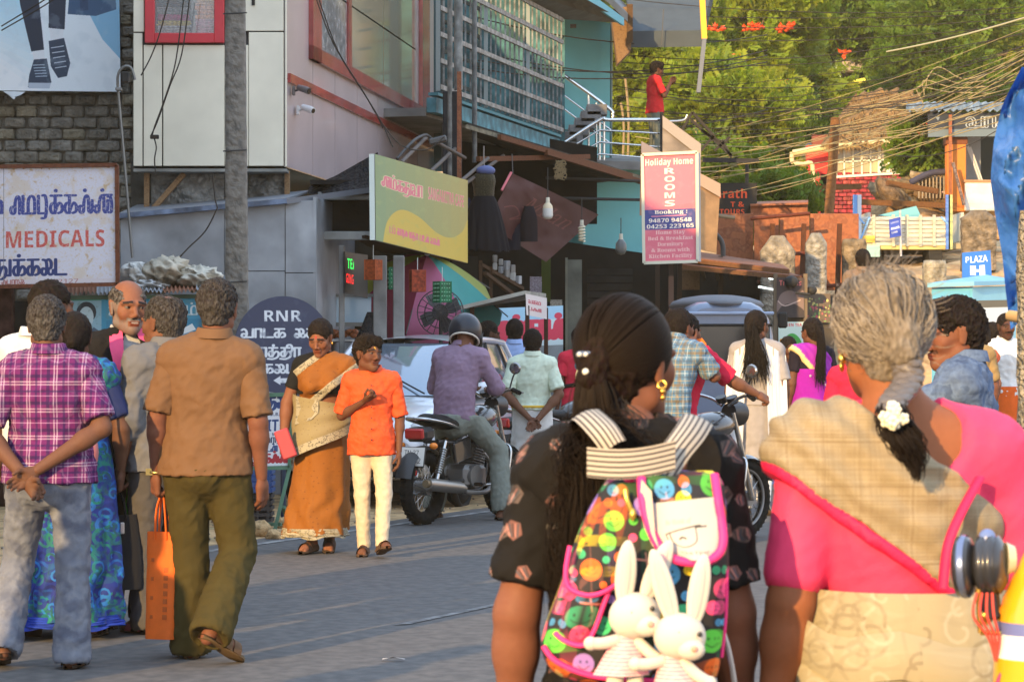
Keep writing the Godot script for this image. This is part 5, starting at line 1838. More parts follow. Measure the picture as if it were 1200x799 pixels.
func truck():
	var d:=44.5
	var t:=thing("white_truck","white slatted tail of a parked truck on the bank","truck",G(1058,d,hill(PX(1058,d),d)))
	var wm:=mat(lin(.62,.6,.5),.5,{"tex":texs.cloth,"s": .8})
	for k in 7:
		var y:=254.0+k*4.9
		var a:=P(1007,y+4.2,d)
		var b:=P(1112,y,d)
		part("slat",bx((a+b)*.5,Vector3(b.x-a.x,b.y-a.y,.04),Basis(),.008),wm,t)
	for px in [1025,1048,1064,1080,1096]:
		part("stake",bx(P(px,270,d-.03),Vector3(.05,.55,.04)),mat(lin(.56,.52,.38),.5),t)
	for q in [[1003,lin(.12,.3,.66)],[1008,lin(.5,.6,.7)],[1112,lin(.1,.22,.6)],[1115,lin(.45,.5,.2)]]:
		part("corner_post",bx(P(q[0],260,d-.05),Vector3(.07,.95,.06)),mat(q[1],.5),t)
	for q in [[1003,250,1014,262],[1020,254,1008,284],[1104,254,1112,262]]:
		var st:=S()
		bar(st,P(q[0],q[1],d-.06),P(q[2],q[3],d-.06),.05,.03)
		part("painted_brace",st,mat(lin(.2,.42,.75),.5),t)
	part("tail_beam",bx(P(1058,289,d+.05),Vector3(1.7,.10,.1),Basis(),.01),mat(lin(.6,.5,.2),.6),t)
	part("bed",bx(P(1058,292,d+1.6),Vector3(1.6,.1,3.0)),mat(lin(.3,.25,.15),.8),t)
	part("side_board",bx(P(1006,270,d+1.6),Vector3(.05,.5,3.0)),wm,t)
	part("side_board",bx(P(1112,270,d+1.6),Vector3(.05,.5,3.0)),wm,t)
	part("yellow_tail_plate",bx(P(1019,280,d-.05),Vector3(.22,.12,.03)),mat(lin(.75,.5,.08),.5),t)
	part("mud_panel",bx(P(1022,294,d-.04),Vector3(.3,.2,.03)),mat(lin(.3,.5,.5),.5),t)
	for px in [1022,1094]:
		var st:=S()
		tube(st,[P(px,300,d+.4)+Vector3(-.12,0,0),P(px,300,d+.4)+Vector3(.12,0,0)],.36,20)
		part("wheel",st,mat(lin(.03,.03,.03),.85),t)
	var st2:=S()
	slab(st2,[P(1030,252,d+.6),P(1075,241,d+.6),P(1080,252,d+.6),P(1080,258,d+.6)],Vector3(0,0,-.05))
	solo("teal_board",st2,mat(lin(.15,.42,.5),.6),"tilted teal board lying in the white truck","board")
	var pc:=Pic.new(128,230,Color(.16,.26,.66))
	pc.rect(6,6,116,218,Color(.18,.3,.72))
	pc.text("LIMITED",64,60,20,90,Color(.75,.78,.88),true,false,true)
	pc.tamil("ka va na ma.",18,130,22,6,Color(.75,.78,.88),.9)
	pc.tamil("pa la ka",24,180,22,6,Color(.75,.78,.88),.9)
	var bs:=thing("blue_notice_board","small dark blue notice board hung before the white truck","sign",P(1050,280,d-.3))
	st2=S()
	sign_face(st2,P(1043,257,d-.35),P(1056,254,d-.35),P(1057,276,d-.35),P(1044,279,d-.35))
	part("printed_panel",st2,print_mat(pc,.5),bs)
	st2=S()
	slab(st2,[P(1043,257,d-.33),P(1056,254,d-.33),P(1057,276,d-.33),P(1044,279,d-.33)],Vector3(0,0,-.03))
	part("backing",st2,mat(lin(.1,.1,.2),.6),bs)
	part("post",tb([P(1056,246,d-.32),P(1057,300,d-.32)],.02,6),mat(lin(.5,.5,.5),.5),bs)
func red_house_row():
	var d:=56.0
	var base:=hill(PX(1020,d),d)
	var rh:=thing("red_house","red brick house with a thatched roof and long white window","house",G(1020,d+2.0,base))
	var red:=mat(lin(.60,.035,.03),.75,{"tex":texs.cloth,"s": .4})
	part("plaster_wall",bx(P(970,210,d+.2),Vector3(.9,1.5,.3)),red,rh)
	part("brick_core",bx(P(1035,228,d+.2)+Vector3(0,-.1,0),Vector3(2.75,1.1,.3)),mat(lin(.42,.27,.22),.95),rh)
	part("wall_above",bx(P(1030,167,d+.25),Vector3(2.9,.35,.25)),mat(lin(.2,.06,.04),.9),rh)
	part("side_block",bx(P(1090,180,d+1.0),Vector3(.5,1.3,1.5)),mat(lin(.55,.09,.05),.85),rh)
	var ms:=[]
	for v in 4:ms.append(bx(Vector3.ZERO,Vector3(.163,.075,.08),Basis(),.008).commit())
	var cols:=[lin(.52,.06,.075),lin(.44,.05,.07),lin(.58,.10,.09),lin(.48,.04,.06)]
	var k:=0
	for r in 11:
		for c in 15:
			var x:=PX(974,d)+.178*c+(.089 if r % 2 else .0)
			var y:=PY(252,d)+.09*r
			if x>PX(1106,d):continue
			k+=1
			var o:=lpart("brick",ms[k % 4],mat(cols[int(R01(k*3)*3.99)],.8,{"tex":texs.stain,"s":1.5}),rh)
			o.position=Vector3(x,y,-d+.025+RR(k,0,.012))-rh.position
	var white:=mat(lin(.72,.70,.58),.5)
	var wn:=part("window",bx(P(1037,187,d-.02),Vector3(2.2,.62,.03)),mat(lin(.3,.25,.18),.3,{"tex":texs.blotch,"s": .6,"coat": .6}),rh)
	var fx:=[]
	for i in 12:fx.append(980.0+i*10.3)
	for i in 12:
		var w:float=.07 if i in [0,5,6,11] else .035
		part("mullion",bx(P(fx[i],188-.6*i+1,d+-.06),Vector3(w,.63,.05)),white,wn)
	for y in [205.0,188.0,172.0]:
		var st:=S()
		bar(st,P(978,y+2,d-.06),P(1095,y-5,d-.06),.05,.05 if y!=188.0 else .035)
		part("window_bar",st,white,wn)
	for i in 11:
		for j in 2:
			part("pane",bx(P(fx[i]+5.1,(197.0 if j else 180.0)-.6*i,d-.045),Vector3(.145,.25,.008)),mat([lin(.42,.36,.24),lin(.3,.27,.2),lin(.5,.42,.26)][(i*2+j*3) % 3],.12,{"coat": .5}),wn)
	part("gutter",tb(smooth([P(930,179,d-.5),P(980,171,d-.5),P(1060,165,d-.5)],4),.07,8),mat(lin(.55,.45,.22),.6),rh)
	part("downpipe",tb(smooth([P(929,178,d-.5),P(930,190,d-.5),P(942,192,d-.5),P(953,194,d-.5),P(953,240,d-.5)],4),.05,8),mat(lin(.55,.45,.24),.6),rh)
	var th:=S()
	var g:=[]
	for j in 16:
		var v:=j/15.0
		var row:=[]
		for i in 40:
			var u:=i/39.0
			var px:=lerpf(lerpf(962,1100,u),lerpf(1004,1078,u),v)
			var py:=lerpf(172-8*u,104+8*absf(u-.5),pow(v,.9))
			var p:=P(px,py,d-.6+v*2.6)
			row.append(p+Vector3(.12,.16,.1)*noi.get_noise_3d(px*.09,py*.12,1.0))
		g.append(row)
	sheet(th,g)
	var rf:=part("roof",th,mat(lin(.36,.2,.065),.95,{"tex":texs.stain,"s":1.0,"bump":6.0}),rh)
	var ss:=S()
	for i in 3500:
		var a:=int(R01(i*7)*14.0)
		var b:=int(R01(i*11+3)*38.0)
		var p:Vector3=g[a][b].lerp(g[a+1][b+1],R01(i*13))
		var q:Vector3=p+Vector3(RR(i,-.08,.08),RR(i+1,-.24,-.05),RR(i+2,.05,.2))
		var w:=Vector3(.012,.004,0)
		face(ss,[p-w,p+w,q],Vector3(0,.5,1))
	var straw:=part("straw",ss,mat(lin(.44,.25,.08),.9,{"tex":texs.stain,"s":3.0}),rh)
	straw.set_meta("kind","stuff")
	part("red_ridge_piece",bx(P(1078,152,d-.2),Vector3(.5,.3,.2),Basis(Vector3(0,0,1),.3)),red,rh)
	var bh:=thing("grey_blue_house","grey blue house half hidden behind the trees","house",G(890,60.0,hill(PX(890,60),60)))
	part("wall",bx(P(885,215,60.0),Vector3(2.7,1.9,.3)),mat(lin(.30,.34,.45),.8,{"tex":texs.cloth,"s": .3}),bh)
	var bw:=part("window",bx(P(916,200,59.8),Vector3(.55,.55,.05)),mat(lin(.22,.26,.36),.6),bh)
	part("pane",bx(P(916,200,59.77),Vector3(.42,.42,.02)),mat(lin(.15,.17,.22),.15),bw)
	part("door",bx(P(940,212,59.8),Vector3(.35,1.2,.05)),mat(lin(.35,.36,.36),.6),bh)
	var pf:=thing("picket_fence","pale picket fence before the grey blue house","fence",G(915,50.0,hill(PX(915,50),50)))
	for i in 17:
		part("picket",bx(P(884+i*3.4,222,50.0),Vector3(.02,.62,.02)),mat(lin(.45,.4,.3),.7),pf)
	for y in [212,232]:
		var st:=S()
		bar(st,P(882,y,50.03),P(942,y-2,50.03),.02,.03)
		part("rail",st,mat(lin(.4,.36,.28),.7),pf)
	var sd:=47.0
	var sh:=thing("name_board_shop","small orange posted shop with a corrugated awning and dark name board","shop",G(1140,sd,hill(PX(1140,sd),sd)))
	var aw:=S()
	var rows:=[]
	for j in 2:
		var row:=[]
		for i in 65:
			var p:=P(lerpf(1063,1200,i/64.0),120+9*j,sd-.2-j*.25)
			p.y+=.03*cos(i*TAU/4.0)
			row.append(p)
		rows.append(row)
	var top:=[]
	for i in 65:
		var p:Vector3=rows[0][i]
		top.append(p+Vector3(0,.10,-2.4))
	rows.push_front(top)
	sheet(aw,rows)
	part("corrugated_awning",aw,mat(lin(.34,.4,.4),.55,{"tex":texs.stain,"s": .7,"metal": .2}),sh)
	var pc:=Pic.new(420,140,Color(.1,.14,.2))
	pc.rect(0,96,420,44,Color(.36,.42,.46))
	var wl:=Color(.62,.66,.68)
	pc.tamil("va aa na. sa",170,84,56,15,wl,1.2)
	pc.tamil("va aa na. sa",170,84,56,7,Color(.16,.18,.22),1.2)
	pc.poly([Vector2(30,20),Vector2(52,24),Vector2(44,46)],Color(.45,.5,.55))
	var st3:=S()
	sign_face(st3,P(1089,132,sd-.3),P(1200,131,sd-.3),P(1200,159,sd-.3),P(1089,160,sd-.3))
	part("name_panel",st3,print_mat(pc,.5),sh)
	st3=S()
	slab(st3,[P(1089,132,sd-.29),P(1200,131,sd-.29),P(1200,159,sd-.29),P(1089,160,sd-.29)],Vector3(0,0,-.06))
	part("panel_backing",st3,mat(lin(.05,.06,.08),.7),sh)
	part("orange_pillar",bx(P(1121,205,sd),Vector3(.34,1.35,.3),Basis(),.01),mat(lin(.62,.19,.025),.7,{"tex":texs.cloth,"s": .5}),sh)
	part("pillar_cap",bx(P(1121,165,sd),Vector3(.4,.14,.32),Basis(),.01),mat(lin(.16,.05,.02),.8),sh)
	part("rusty_post",bx(P(1115,200,sd-.4),Vector3(.055,2.05,.055)),mat(Color(.9,.8,.75),.85,{"tex":texs.rust,"s": .8}),sh)
	part("interior_wall",bx(P(1170,190,sd+1.5),Vector3(1.6,1.3,.06)),mat(lin(.04,.045,.04),.9),sh)
	part("grey_side_panel",bx(P(1141,186,sd+.6),Vector3(.3,.9,.05)),mat(lin(.25,.25,.24),.7),sh)
	for q in [[1133,165,1150,212],[1138,172,1152,212]]:
		var st:=S()
		bar(st,P(q[0],q[1],sd+.3),P(q[2],q[3],sd+.3),.06,.04)
		part("leaning_bar",st,mat(lin(.5,.5,.48),.5),sh)
	part("white_counter",bx(P(1160,230,sd),Vector3(.95,.55,.5),Basis(),.015),mat(lin(.75,.72,.64),.6,{"tex":texs.cloth,"s": .7}),sh)
	part("counter_edge",bx(P(1160,213,sd),Vector3(1.0,.05,.55),Basis(),.01),mat(lin(.35,.2,.1),.6),sh)
	part("shop_base",bx(P(1155,262,sd+.4),Vector3(1.3,.6,.8)),mat(Color(1,1,1),.95,{"tex":texs.earth,"s": .7}),sh)
	for k2 in 9:
		var st:=S()
		bar(st,P(1078+k2*4.2,203+absf(k2-4)*1.0,sd+.2),P(1078+k2*4.2,232,sd+.2),.02,.02)
		part("fence_bar",st,mat(lin(.3,.25,.18),.7),sh)
	part("curved_rail",tb(smooth([P(1068,214,sd+.15),P(1090,203,sd+.15),P(1112,201,sd+.15)],5),.06,7),mat(lin(.05,.05,.08),.5),sh)
	var lp:=S()
	bar(lp,P(1118,190,sd-.5),P(1131,240,sd-.5),.06,.05)
	solo("leaning_board_strip",lp,mat(lin(.3,.22,.2),.8,{"tex":texs.stain,"s":3.0}),"thin mottled strip leaning against the orange pillar","board")
	var tp:=S()
	rows=[]
	for j in 26:
		var v:=j/25.0
		var row:=[]
		for i in 14:
			var u:=i/13.0
			var left:float=[1199,1176,1166,1162,1168,1176,1180,1186][mini(7,int(v*7.0))]
			left=lerpf(left,[1199,1176,1166,1162,1168,1176,1180,1186][mini(7,int(v*7.0)+1)],v*7.0-floorf(v*7.0))
			var px:=lerpf(left,1262,u)
			var py:=lerpf(78.0,386.0-60.0*u,v)
			row.append(P(px,py,7.6+.10*sin(u*7.0+v*5.0)+.16*noi.get_noise_2d(u*2.4+3.0,v*4.5)+.05*noi.get_noise_2d(u*7.0,v*11.0)))
		rows.append(row)
	sheet(tp,rows)
	solo("blue_tarpaulin",tp,mat(lin(.035,.14,.42),.38,{"tex":texs.cloth,"s":1.2,"bump": .8,"back":lin(.02,.1,.3)}),"crumpled blue tarpaulin hanging at the right edge of the street","tarpaulin")
	var wp:=S()
	rows=[]
	for j in 30:
		var y:=j*.0605
		var row:=[]
		for k2 in 14:
			var al:=TAU*k2/14
			var r:=.052*(1.0+.22*noi.get_noise_3d(cos(al)*1.5,y*7.0,sin(al)*1.5))
			row.append(Vector3(PX(1218,6.6)+cos(al)*r,y,-6.6+sin(al)*r))
		rows.append(row)
	sheet(wp,rows,true)
	solo("rough_wood_post",wp,mat(lin(.52,.46,.34),.95,{"tex":texs.stain,"s":5.0,"bump":4.0}),"pale rough wood post at the right edge under the tarpaulin","post")
	var tk:=S()
	tube(tk,[P(1186,370,7.0),P(1200,372,6.8)],.016,7)
	solo("tarpaulin_peg",tk,mat(lin(.5,.3,.1),.8),"short wooden peg tying the tarpaulin to the rough post","peg")
var leaf_meshes:=[]
func leaf_clump(kind:int)->ArrayMesh:
	var st:=S()
	var n:=9 if kind==0 else 7
	var L:=.42 if kind==0 else .34
	for i in n:
		var t:=(i+.5)/n
		for s in [-1.0,1.0]:
			var base:=Vector3(0,L*t,.05*t*t)
			var dir:=Vector3(s,.55,RR(i*7+int(s)+kind*40,-.5,.35)).normalized()
			var ln:=(.15 if kind==0 else .12)*(1.0-.35*absf(t-.45))
			var side:=dir.cross(Vector3(0,.3,1)).normalized()*ln*(.2 if kind==0 else .3)
			var mid:=base+dir*ln*.5
			var tip:=base+dir*ln+Vector3(0,-.02,0)
			face(st,[base,mid+side,tip,mid-side],Vector3(0,.4,1))
	return st.commit()
func tree(called:String,label:String,px:float,py:float,d:float,rx:float,ry:float,n:int,kind:int,c:Color,seed_:int,trunk:=.16):
	var cc:=P(px,py,d)
	var gy:=hill(cc.x,d)
	var t:=thing(called,label,"tree",Vector3(cc.x,gy,-d),"trees on the hillside")
	var st:=S()
	var bend:=RR(seed_,-.5,.5)
	var tk:=smooth([Vector3(cc.x+bend*.4,gy-.2,-d),Vector3(cc.x+bend,lerpf(gy,cc.y,.5),-d+.1),Vector3(cc.x,cc.y+ry*.4,-d)],6)
	var rad:=[]
	for i in tk.size():rad.append(trunk*(1.0-.75*i/tk.size()))
	tube(st,tk,rad,8)
	part("trunk",st,mat(lin(.2,.15,.09),.95,{"tex":texs.wood,"s": .8,"bump":2.0}),t)
	var lobes:=[]
	for i in 13:
		var a:=RR(seed_*31+i,0,TAU)
		var h:=RR(seed_*37+i,-.75,.85)
		var r:=sqrt(maxf(.0,1.0-h*h))*RR(seed_*41+i,.35,.95)
		lobes.append([cc+Vector3(cos(a)*r*rx,h*ry,sin(a)*r*rx*.8),RR(seed_*43+i,.28,.5)])
	st=S()
	for i in lobes.size():
		var k:int=clampi(int(tk.size()*RR(seed_+i*3,.4,.95)),1,tk.size()-1)
		var mid:Vector3=tk[k].lerp(lobes[i][0],.5)+Vector3(0,.15*ry*.3,0)
		tube(st,smooth([tk[k],mid,lobes[i][0]],3),[trunk*.42,trunk*.38,trunk*.33,trunk*.28,trunk*.2,trunk*.14,trunk*.08],5)
	part("limbs",st,mat(lin(.17,.13,.08),.95),t)
	var mm:=MultiMesh.new()
	mm.transform_format=MultiMesh.TRANSFORM_3D
	mm.use_colors=true
	mm.mesh=leaf_meshes[kind]
	mm.instance_count=n
	var rg:=RandomNumberGenerator.new()
	rg.seed=seed_*101+5
	for i in n:
		var lb=lobes[rg.randi() % lobes.size()]
		var v:=Vector3(rg.randfn(),rg.randfn(),rg.randfn()).normalized()*pow(rg.randf(),.42)
		var p:Vector3=lb[0]+v*Vector3(rx,ry,rx)*lb[1]*1.15
		var out:=(p-cc).normalized()
		var up:=(out*.8+Vector3(rg.randf_range(-1,1),rg.randf_range(-.9,.6),rg.randf_range(-1,1))).normalized()
		var b:=frame_of(up)*Basis(Vector3.UP,rg.randf()*TAU)
		var sc:=rg.randf_range(.75,1.35)
		mm.set_instance_transform(i,Transform3D(b.scaled(Vector3.ONE*sc),p))
		var tone:=rg.randf_range(.65,1.3)
		mm.set_instance_color(i,Color(tone*rg.randf_range(.9,1.15),tone,tone*rg.randf_range(.7,1.1)))
	var mi:=MultiMeshInstance3D.new()
	mi.name="crown"
	mi.multimesh=mm
	mi.material_override=mat(c,.6,{"vc":true,"back":Color(.9,.85,.45),"spec": .4})
	mi.set_meta("kind","stuff")
	t.add_child(mi,true)
	mi.transform=place(t).affine_inverse()
	return t
func trees():
	leaf_meshes=[leaf_clump(0),leaf_clump(1)]
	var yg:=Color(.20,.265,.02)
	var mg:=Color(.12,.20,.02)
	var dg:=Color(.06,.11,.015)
	var a:=[
		["tulip_tree","feathery tree with orange blossoms behind the dark canopy slab",765,118,62.0,1.7,2.2,6500,0,yg,3],
		["tulip_tree","tall feathery tree with orange blossoms in the middle of the hillside",850,60,66.0,2.0,2.4,8500,0,yg,5],
		["feathery_tree","feathery tree drooping over the grey blue house",860,148,58.5,1.6,1.2,5500,0,yg,8],
		["feathery_tree","bright feathery tree left of the thatched roof",925,95,68.0,1.9,2.0,8000,0,yg,12],
		["leafy_tree","dense green tree behind the red house's thatch",1010,50,78.0,2.4,1.9,8000,1,mg,15],
		["leafy_tree","dense green tree right of the thatch, above the awning shop",1120,75,74.0,2.2,1.7,8000,1,mg,21],
		["leafy_tree","bright green tree high at the right edge of the hillside",1185,30,80.0,2.4,2.0,7500,1,yg,25],
		["leafy_tree","yellow green tree high on the hill above the thatch",1060,5,90.0,2.8,2.2,8000,1,yg,28],
		["leafy_tree","tall dark green tree high behind the blossoming trees",950,10,92.0,2.8,2.4,8000,1,mg,33],
		["leafy_tree","tall green tree above the yellow post",870,-10,95.0,3.0,2.5,8000,1,mg,36],
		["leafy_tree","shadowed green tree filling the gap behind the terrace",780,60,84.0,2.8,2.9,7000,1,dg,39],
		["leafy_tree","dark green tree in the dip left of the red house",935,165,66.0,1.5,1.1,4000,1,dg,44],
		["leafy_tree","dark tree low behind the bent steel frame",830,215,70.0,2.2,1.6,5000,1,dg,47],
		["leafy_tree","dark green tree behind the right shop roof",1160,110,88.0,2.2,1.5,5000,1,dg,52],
	]
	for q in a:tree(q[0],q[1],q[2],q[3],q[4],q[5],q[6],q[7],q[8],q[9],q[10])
	var b:=[["roadside_bush","leafy bush hanging over the picket fence",905,236,46.0,.55,.45,900,0,mg,61],["roadside_bush","bush of long leaves beside the black name board",855,205,47.0,.5,.5,700,0,mg,63],["roadside_bush","creeper hanging by the orange pillar",1085,165,49.0,.45,.5,700,1,mg,66]]
	for q in b:tree(q[0],q[1],q[2],q[3],q[4],q[5],q[6],q[7],q[8],q[9],q[10],.04).set_meta("category","bush")
	var mm:=MultiMesh.new()
	mm.transform_format=MultiMesh.TRANSFORM_3D
	mm.use_colors=true
	mm.mesh=leaf_meshes[1]
	mm.instance_count=60000
	var rg:=RandomNumberGenerator.new()
	rg.seed=77
	for i in mm.instance_count:
		var d:=rg.randf_range(84.0,125.0)
		var x:=rg.randf_range(1.0,27.0)
		var hh:=1.2+3.2*(.5+.5*noi.get_noise_2d(x*.35,d*.35))+1.2*noi.get_noise_2d(x*1.3,d*1.3)
		var y:=hill(x,d)+rg.randf()*hh
		var up:=Vector3(rg.randf_range(-1,1),rg.randf_range(-.5,1),rg.randf_range(-.3,1)).normalized()
		mm.set_instance_transform(i,Transform3D((frame_of(up)*Basis(Vector3.UP,rg.randf()*TAU)).scaled(Vector3.ONE*rg.randf_range(1.4,2.4)),Vector3(x,y,-d)))
		var tn:=rg.randf_range(.6,1.25)
		mm.set_instance_color(i,Color(tn,tn,tn*.9))
	var mi:=MultiMeshInstance3D.new()
	mi.name="far_wood"
	mi.multimesh=mm
	mi.material_override=mat(mg,.65,{"vc":true,"back":Color(.9,.85,.45)})
	add_child(mi)
	tag(mi,"mass of sunlit woodland covering the top of the hill","woodland","","stuff")
	var bl:=[[842,33],[836,34],[877,33],[883,31],[890,33],[922,32],[916,34],[928,31],[865,66],[829,83],[921,97],[788,90],[787,114],[886,92],[990,62],[801,170],[818,28]]
	for i in bl.size():
		var st:=S()
		for k in 9:
			var dir:=Vector3(RR(i*20+k,-1,1),RR(i*20+k+7,-.4,.8),RR(i*20+k+13,-1,1)).normalized()
			var p:=P(bl[i][0],bl[i][1],60.2)+Vector3(RR(i+k,-.1,.1),0,0)
			var s:=dir.cross(Vector3.UP).normalized()*.05
			face(st,[p,p+dir*.1+s,p+dir*.19,p+dir*.1-s],Vector3(0,0,1))
			ball(st,p+dir*.08,Vector3(.05,.035,.05),Basis(),4,6)
		solo("blossom_cluster",st,mat(lin(.8,.10,.015),.6,{"back":lin(.5,.05,.01)}),"orange red blossom cluster in the feathery trees","flowers","orange blossoms in the feathery trees")
	for i in 3:
		var q=[[733,90,735,190],[728,120,729,180],[815,140,812,200]][i]
		var st:=S()
		tube(st,smooth([P(q[0],q[1],56.0),P((q[0]+q[2])*.5+3,(q[1]+q[3])*.5,56.0),P(q[2],q[3]+30,56.0)],5),.03,6)
		solo("bare_stem",st,mat(lin(.22,.16,.08),.9),"slender sunlit bare stem among the hillside leaves","stem","bare stems among the trees")
	var ph:=thing("hill_house","pale green and white house glimpsed through the hillside trees","house",P(985,100,76.0))
	part("green_wall",bx(P(970,82,77.0),Vector3(.8,1.2,.3)),mat(lin(.42,.56,.45),.7),ph)
	part("white_gable",bx(P(1006,70,77.0),Vector3(1.0,.28,.3)),mat(lin(.62,.6,.58),.7),ph)
	part("grey_roof",bx(P(1008,78,76.8),Vector3(1.1,.3,.5)),mat(lin(.35,.3,.28),.8),ph)
	part("yellow_awning",bx(P(1012,94,76.0),Vector3(.55,.12,.4),Basis(Vector3(0,0,1),.2)),mat(lin(.7,.7,.1),.6),ph)
func wires():
	var dk:=mat(lin(.04,.035,.03),.6)
	var lt:=mat(lin(.3,.24,.11),.7)
	for i in 30:
		var st:=S()
		var a:=P(1240,RR(i,15,120),RR(i+3,36,42))
		var b:=P(RR(i*3,690,760),RR(i*5+2,150,240) if i % 3 else RR(i*5+2,90,150),RR(i+9,40,46))
		if i % 5==4:b=P(RR(i,975,990),RR(i,140,165),43.2)
		tube(st,sag(a,b,RR(i*7,.15,.7),16),RR(i,.0045,.008),4,false)
		solo("overhead_wire",st,lt if i % 3 else dk,"thin sunlit overhead wire fanning across the hillside from the right","wire","wires fanning over the hillside")
	for i in 12:
		var st:=S()
		var a:=P(1240,[-5,4,12,17,22,8,30,40,60,75,90,100][i],40.0)
		var b:=P(700,[-12,-6,14,24,40,60,70,84,96,130,150,168][i],40.0)
		tube(st,sag(a,b,[.1,.2,.1,.15,.2,.4,.3,.5,.5,.6,.4,.3][i],16),.0065,4,false)
		solo("overhead_wire",st,dk,"dark overhead wire strung level across the hillside trees","wire","wires level across the trees")
	var tc:=S()
	var pts:=sag(P(1240,8,38.0),P(1040,60,40.0),.05,10)
	tube(tc,pts,.014,6,false)
	solo("pale_twisted_cable",tc,mat(lin(.3,.3,.2),.7),"thick pale twisted cable slanting down from the upper right","cable")
	for i in 4:
		var st:=S()
		tube(st,smooth([P(1160,85+i*8,42.0),P(1130-i*6,92+i*5,42.0),P(1100-i*8,78+i*8,42.0),P(1080,100+i*9,42.0),P(1040-i*10,118+i*3,42.5),P(985,140,43.2)],6),.009,4,false)
		solo("slack_wire",st,lt,"slack looping wire running down to the leaning wood pole","wire","slack wires at the wood pole")
	var a:=[[[215,-10],[205,70],[192,115],[180,148],[177,160]],[[222,-10],[212,62],[198,100],[184,140],[176,158]],[[199,-10],[187,35],[176,65],[164,88]],[[179,160],[182,172],[180,186],[181,202]],[[248,203],[251,232],[254,243]],[[254,243],[240,270],[220,290],[206,305]],[[369,-5],[390,50],[424,105],[444,140],[448,150]],[[372,-5],[396,60],[430,115],[446,142],[460,172]],[[444,140],[470,170],[500,175],[520,160]],[[0,35],[50,6],[70,-8]],[[0,30],[46,2],[60,-8]]]
	for i in a.size():
		var st:=S()
		var q:=[]
		var dd:float=24.6 if i<4 else (24.2 if i<6 else 25.6)
		if i>=9:dd=25.8
		for p in a[i]:q.append(P(p[0],p[1],dd))
		tube(st,smooth(q,5),.007,5,false)
		if i==3:box(st,P(180,160,24.6),Vector3(.085,.04,.03),Basis(),.006)
		solo("drop_cable",st,dk,["long drop cable with ties hanging before the cream panels","second drop cable twisted beside the first on the cream panels","short drop cable left of the red window","cable end with a small black connector box","cable hanging below the cream building's soffit","thin cable sagging to the sack heap","cable crossing the mauve panels from the window","second cable tangled over the mauve panels","cable running from the mauve panels to the floodlight","upper cable crossing the billboard's corner","lower cable crossing the billboard's corner"][i],"cable")
	for i in 5:
		var st:=S()
		tube(st,sag(P(560,[20,70,60,80,140][i],36.0),P(900,[40,58,72,64,128][i],42.0),.25,12),.009,4,false)
		solo("crossing_wire",st,dk,"dark wire crossing before the turquoise wall and terrace","wire","wires before the turquoise wall")
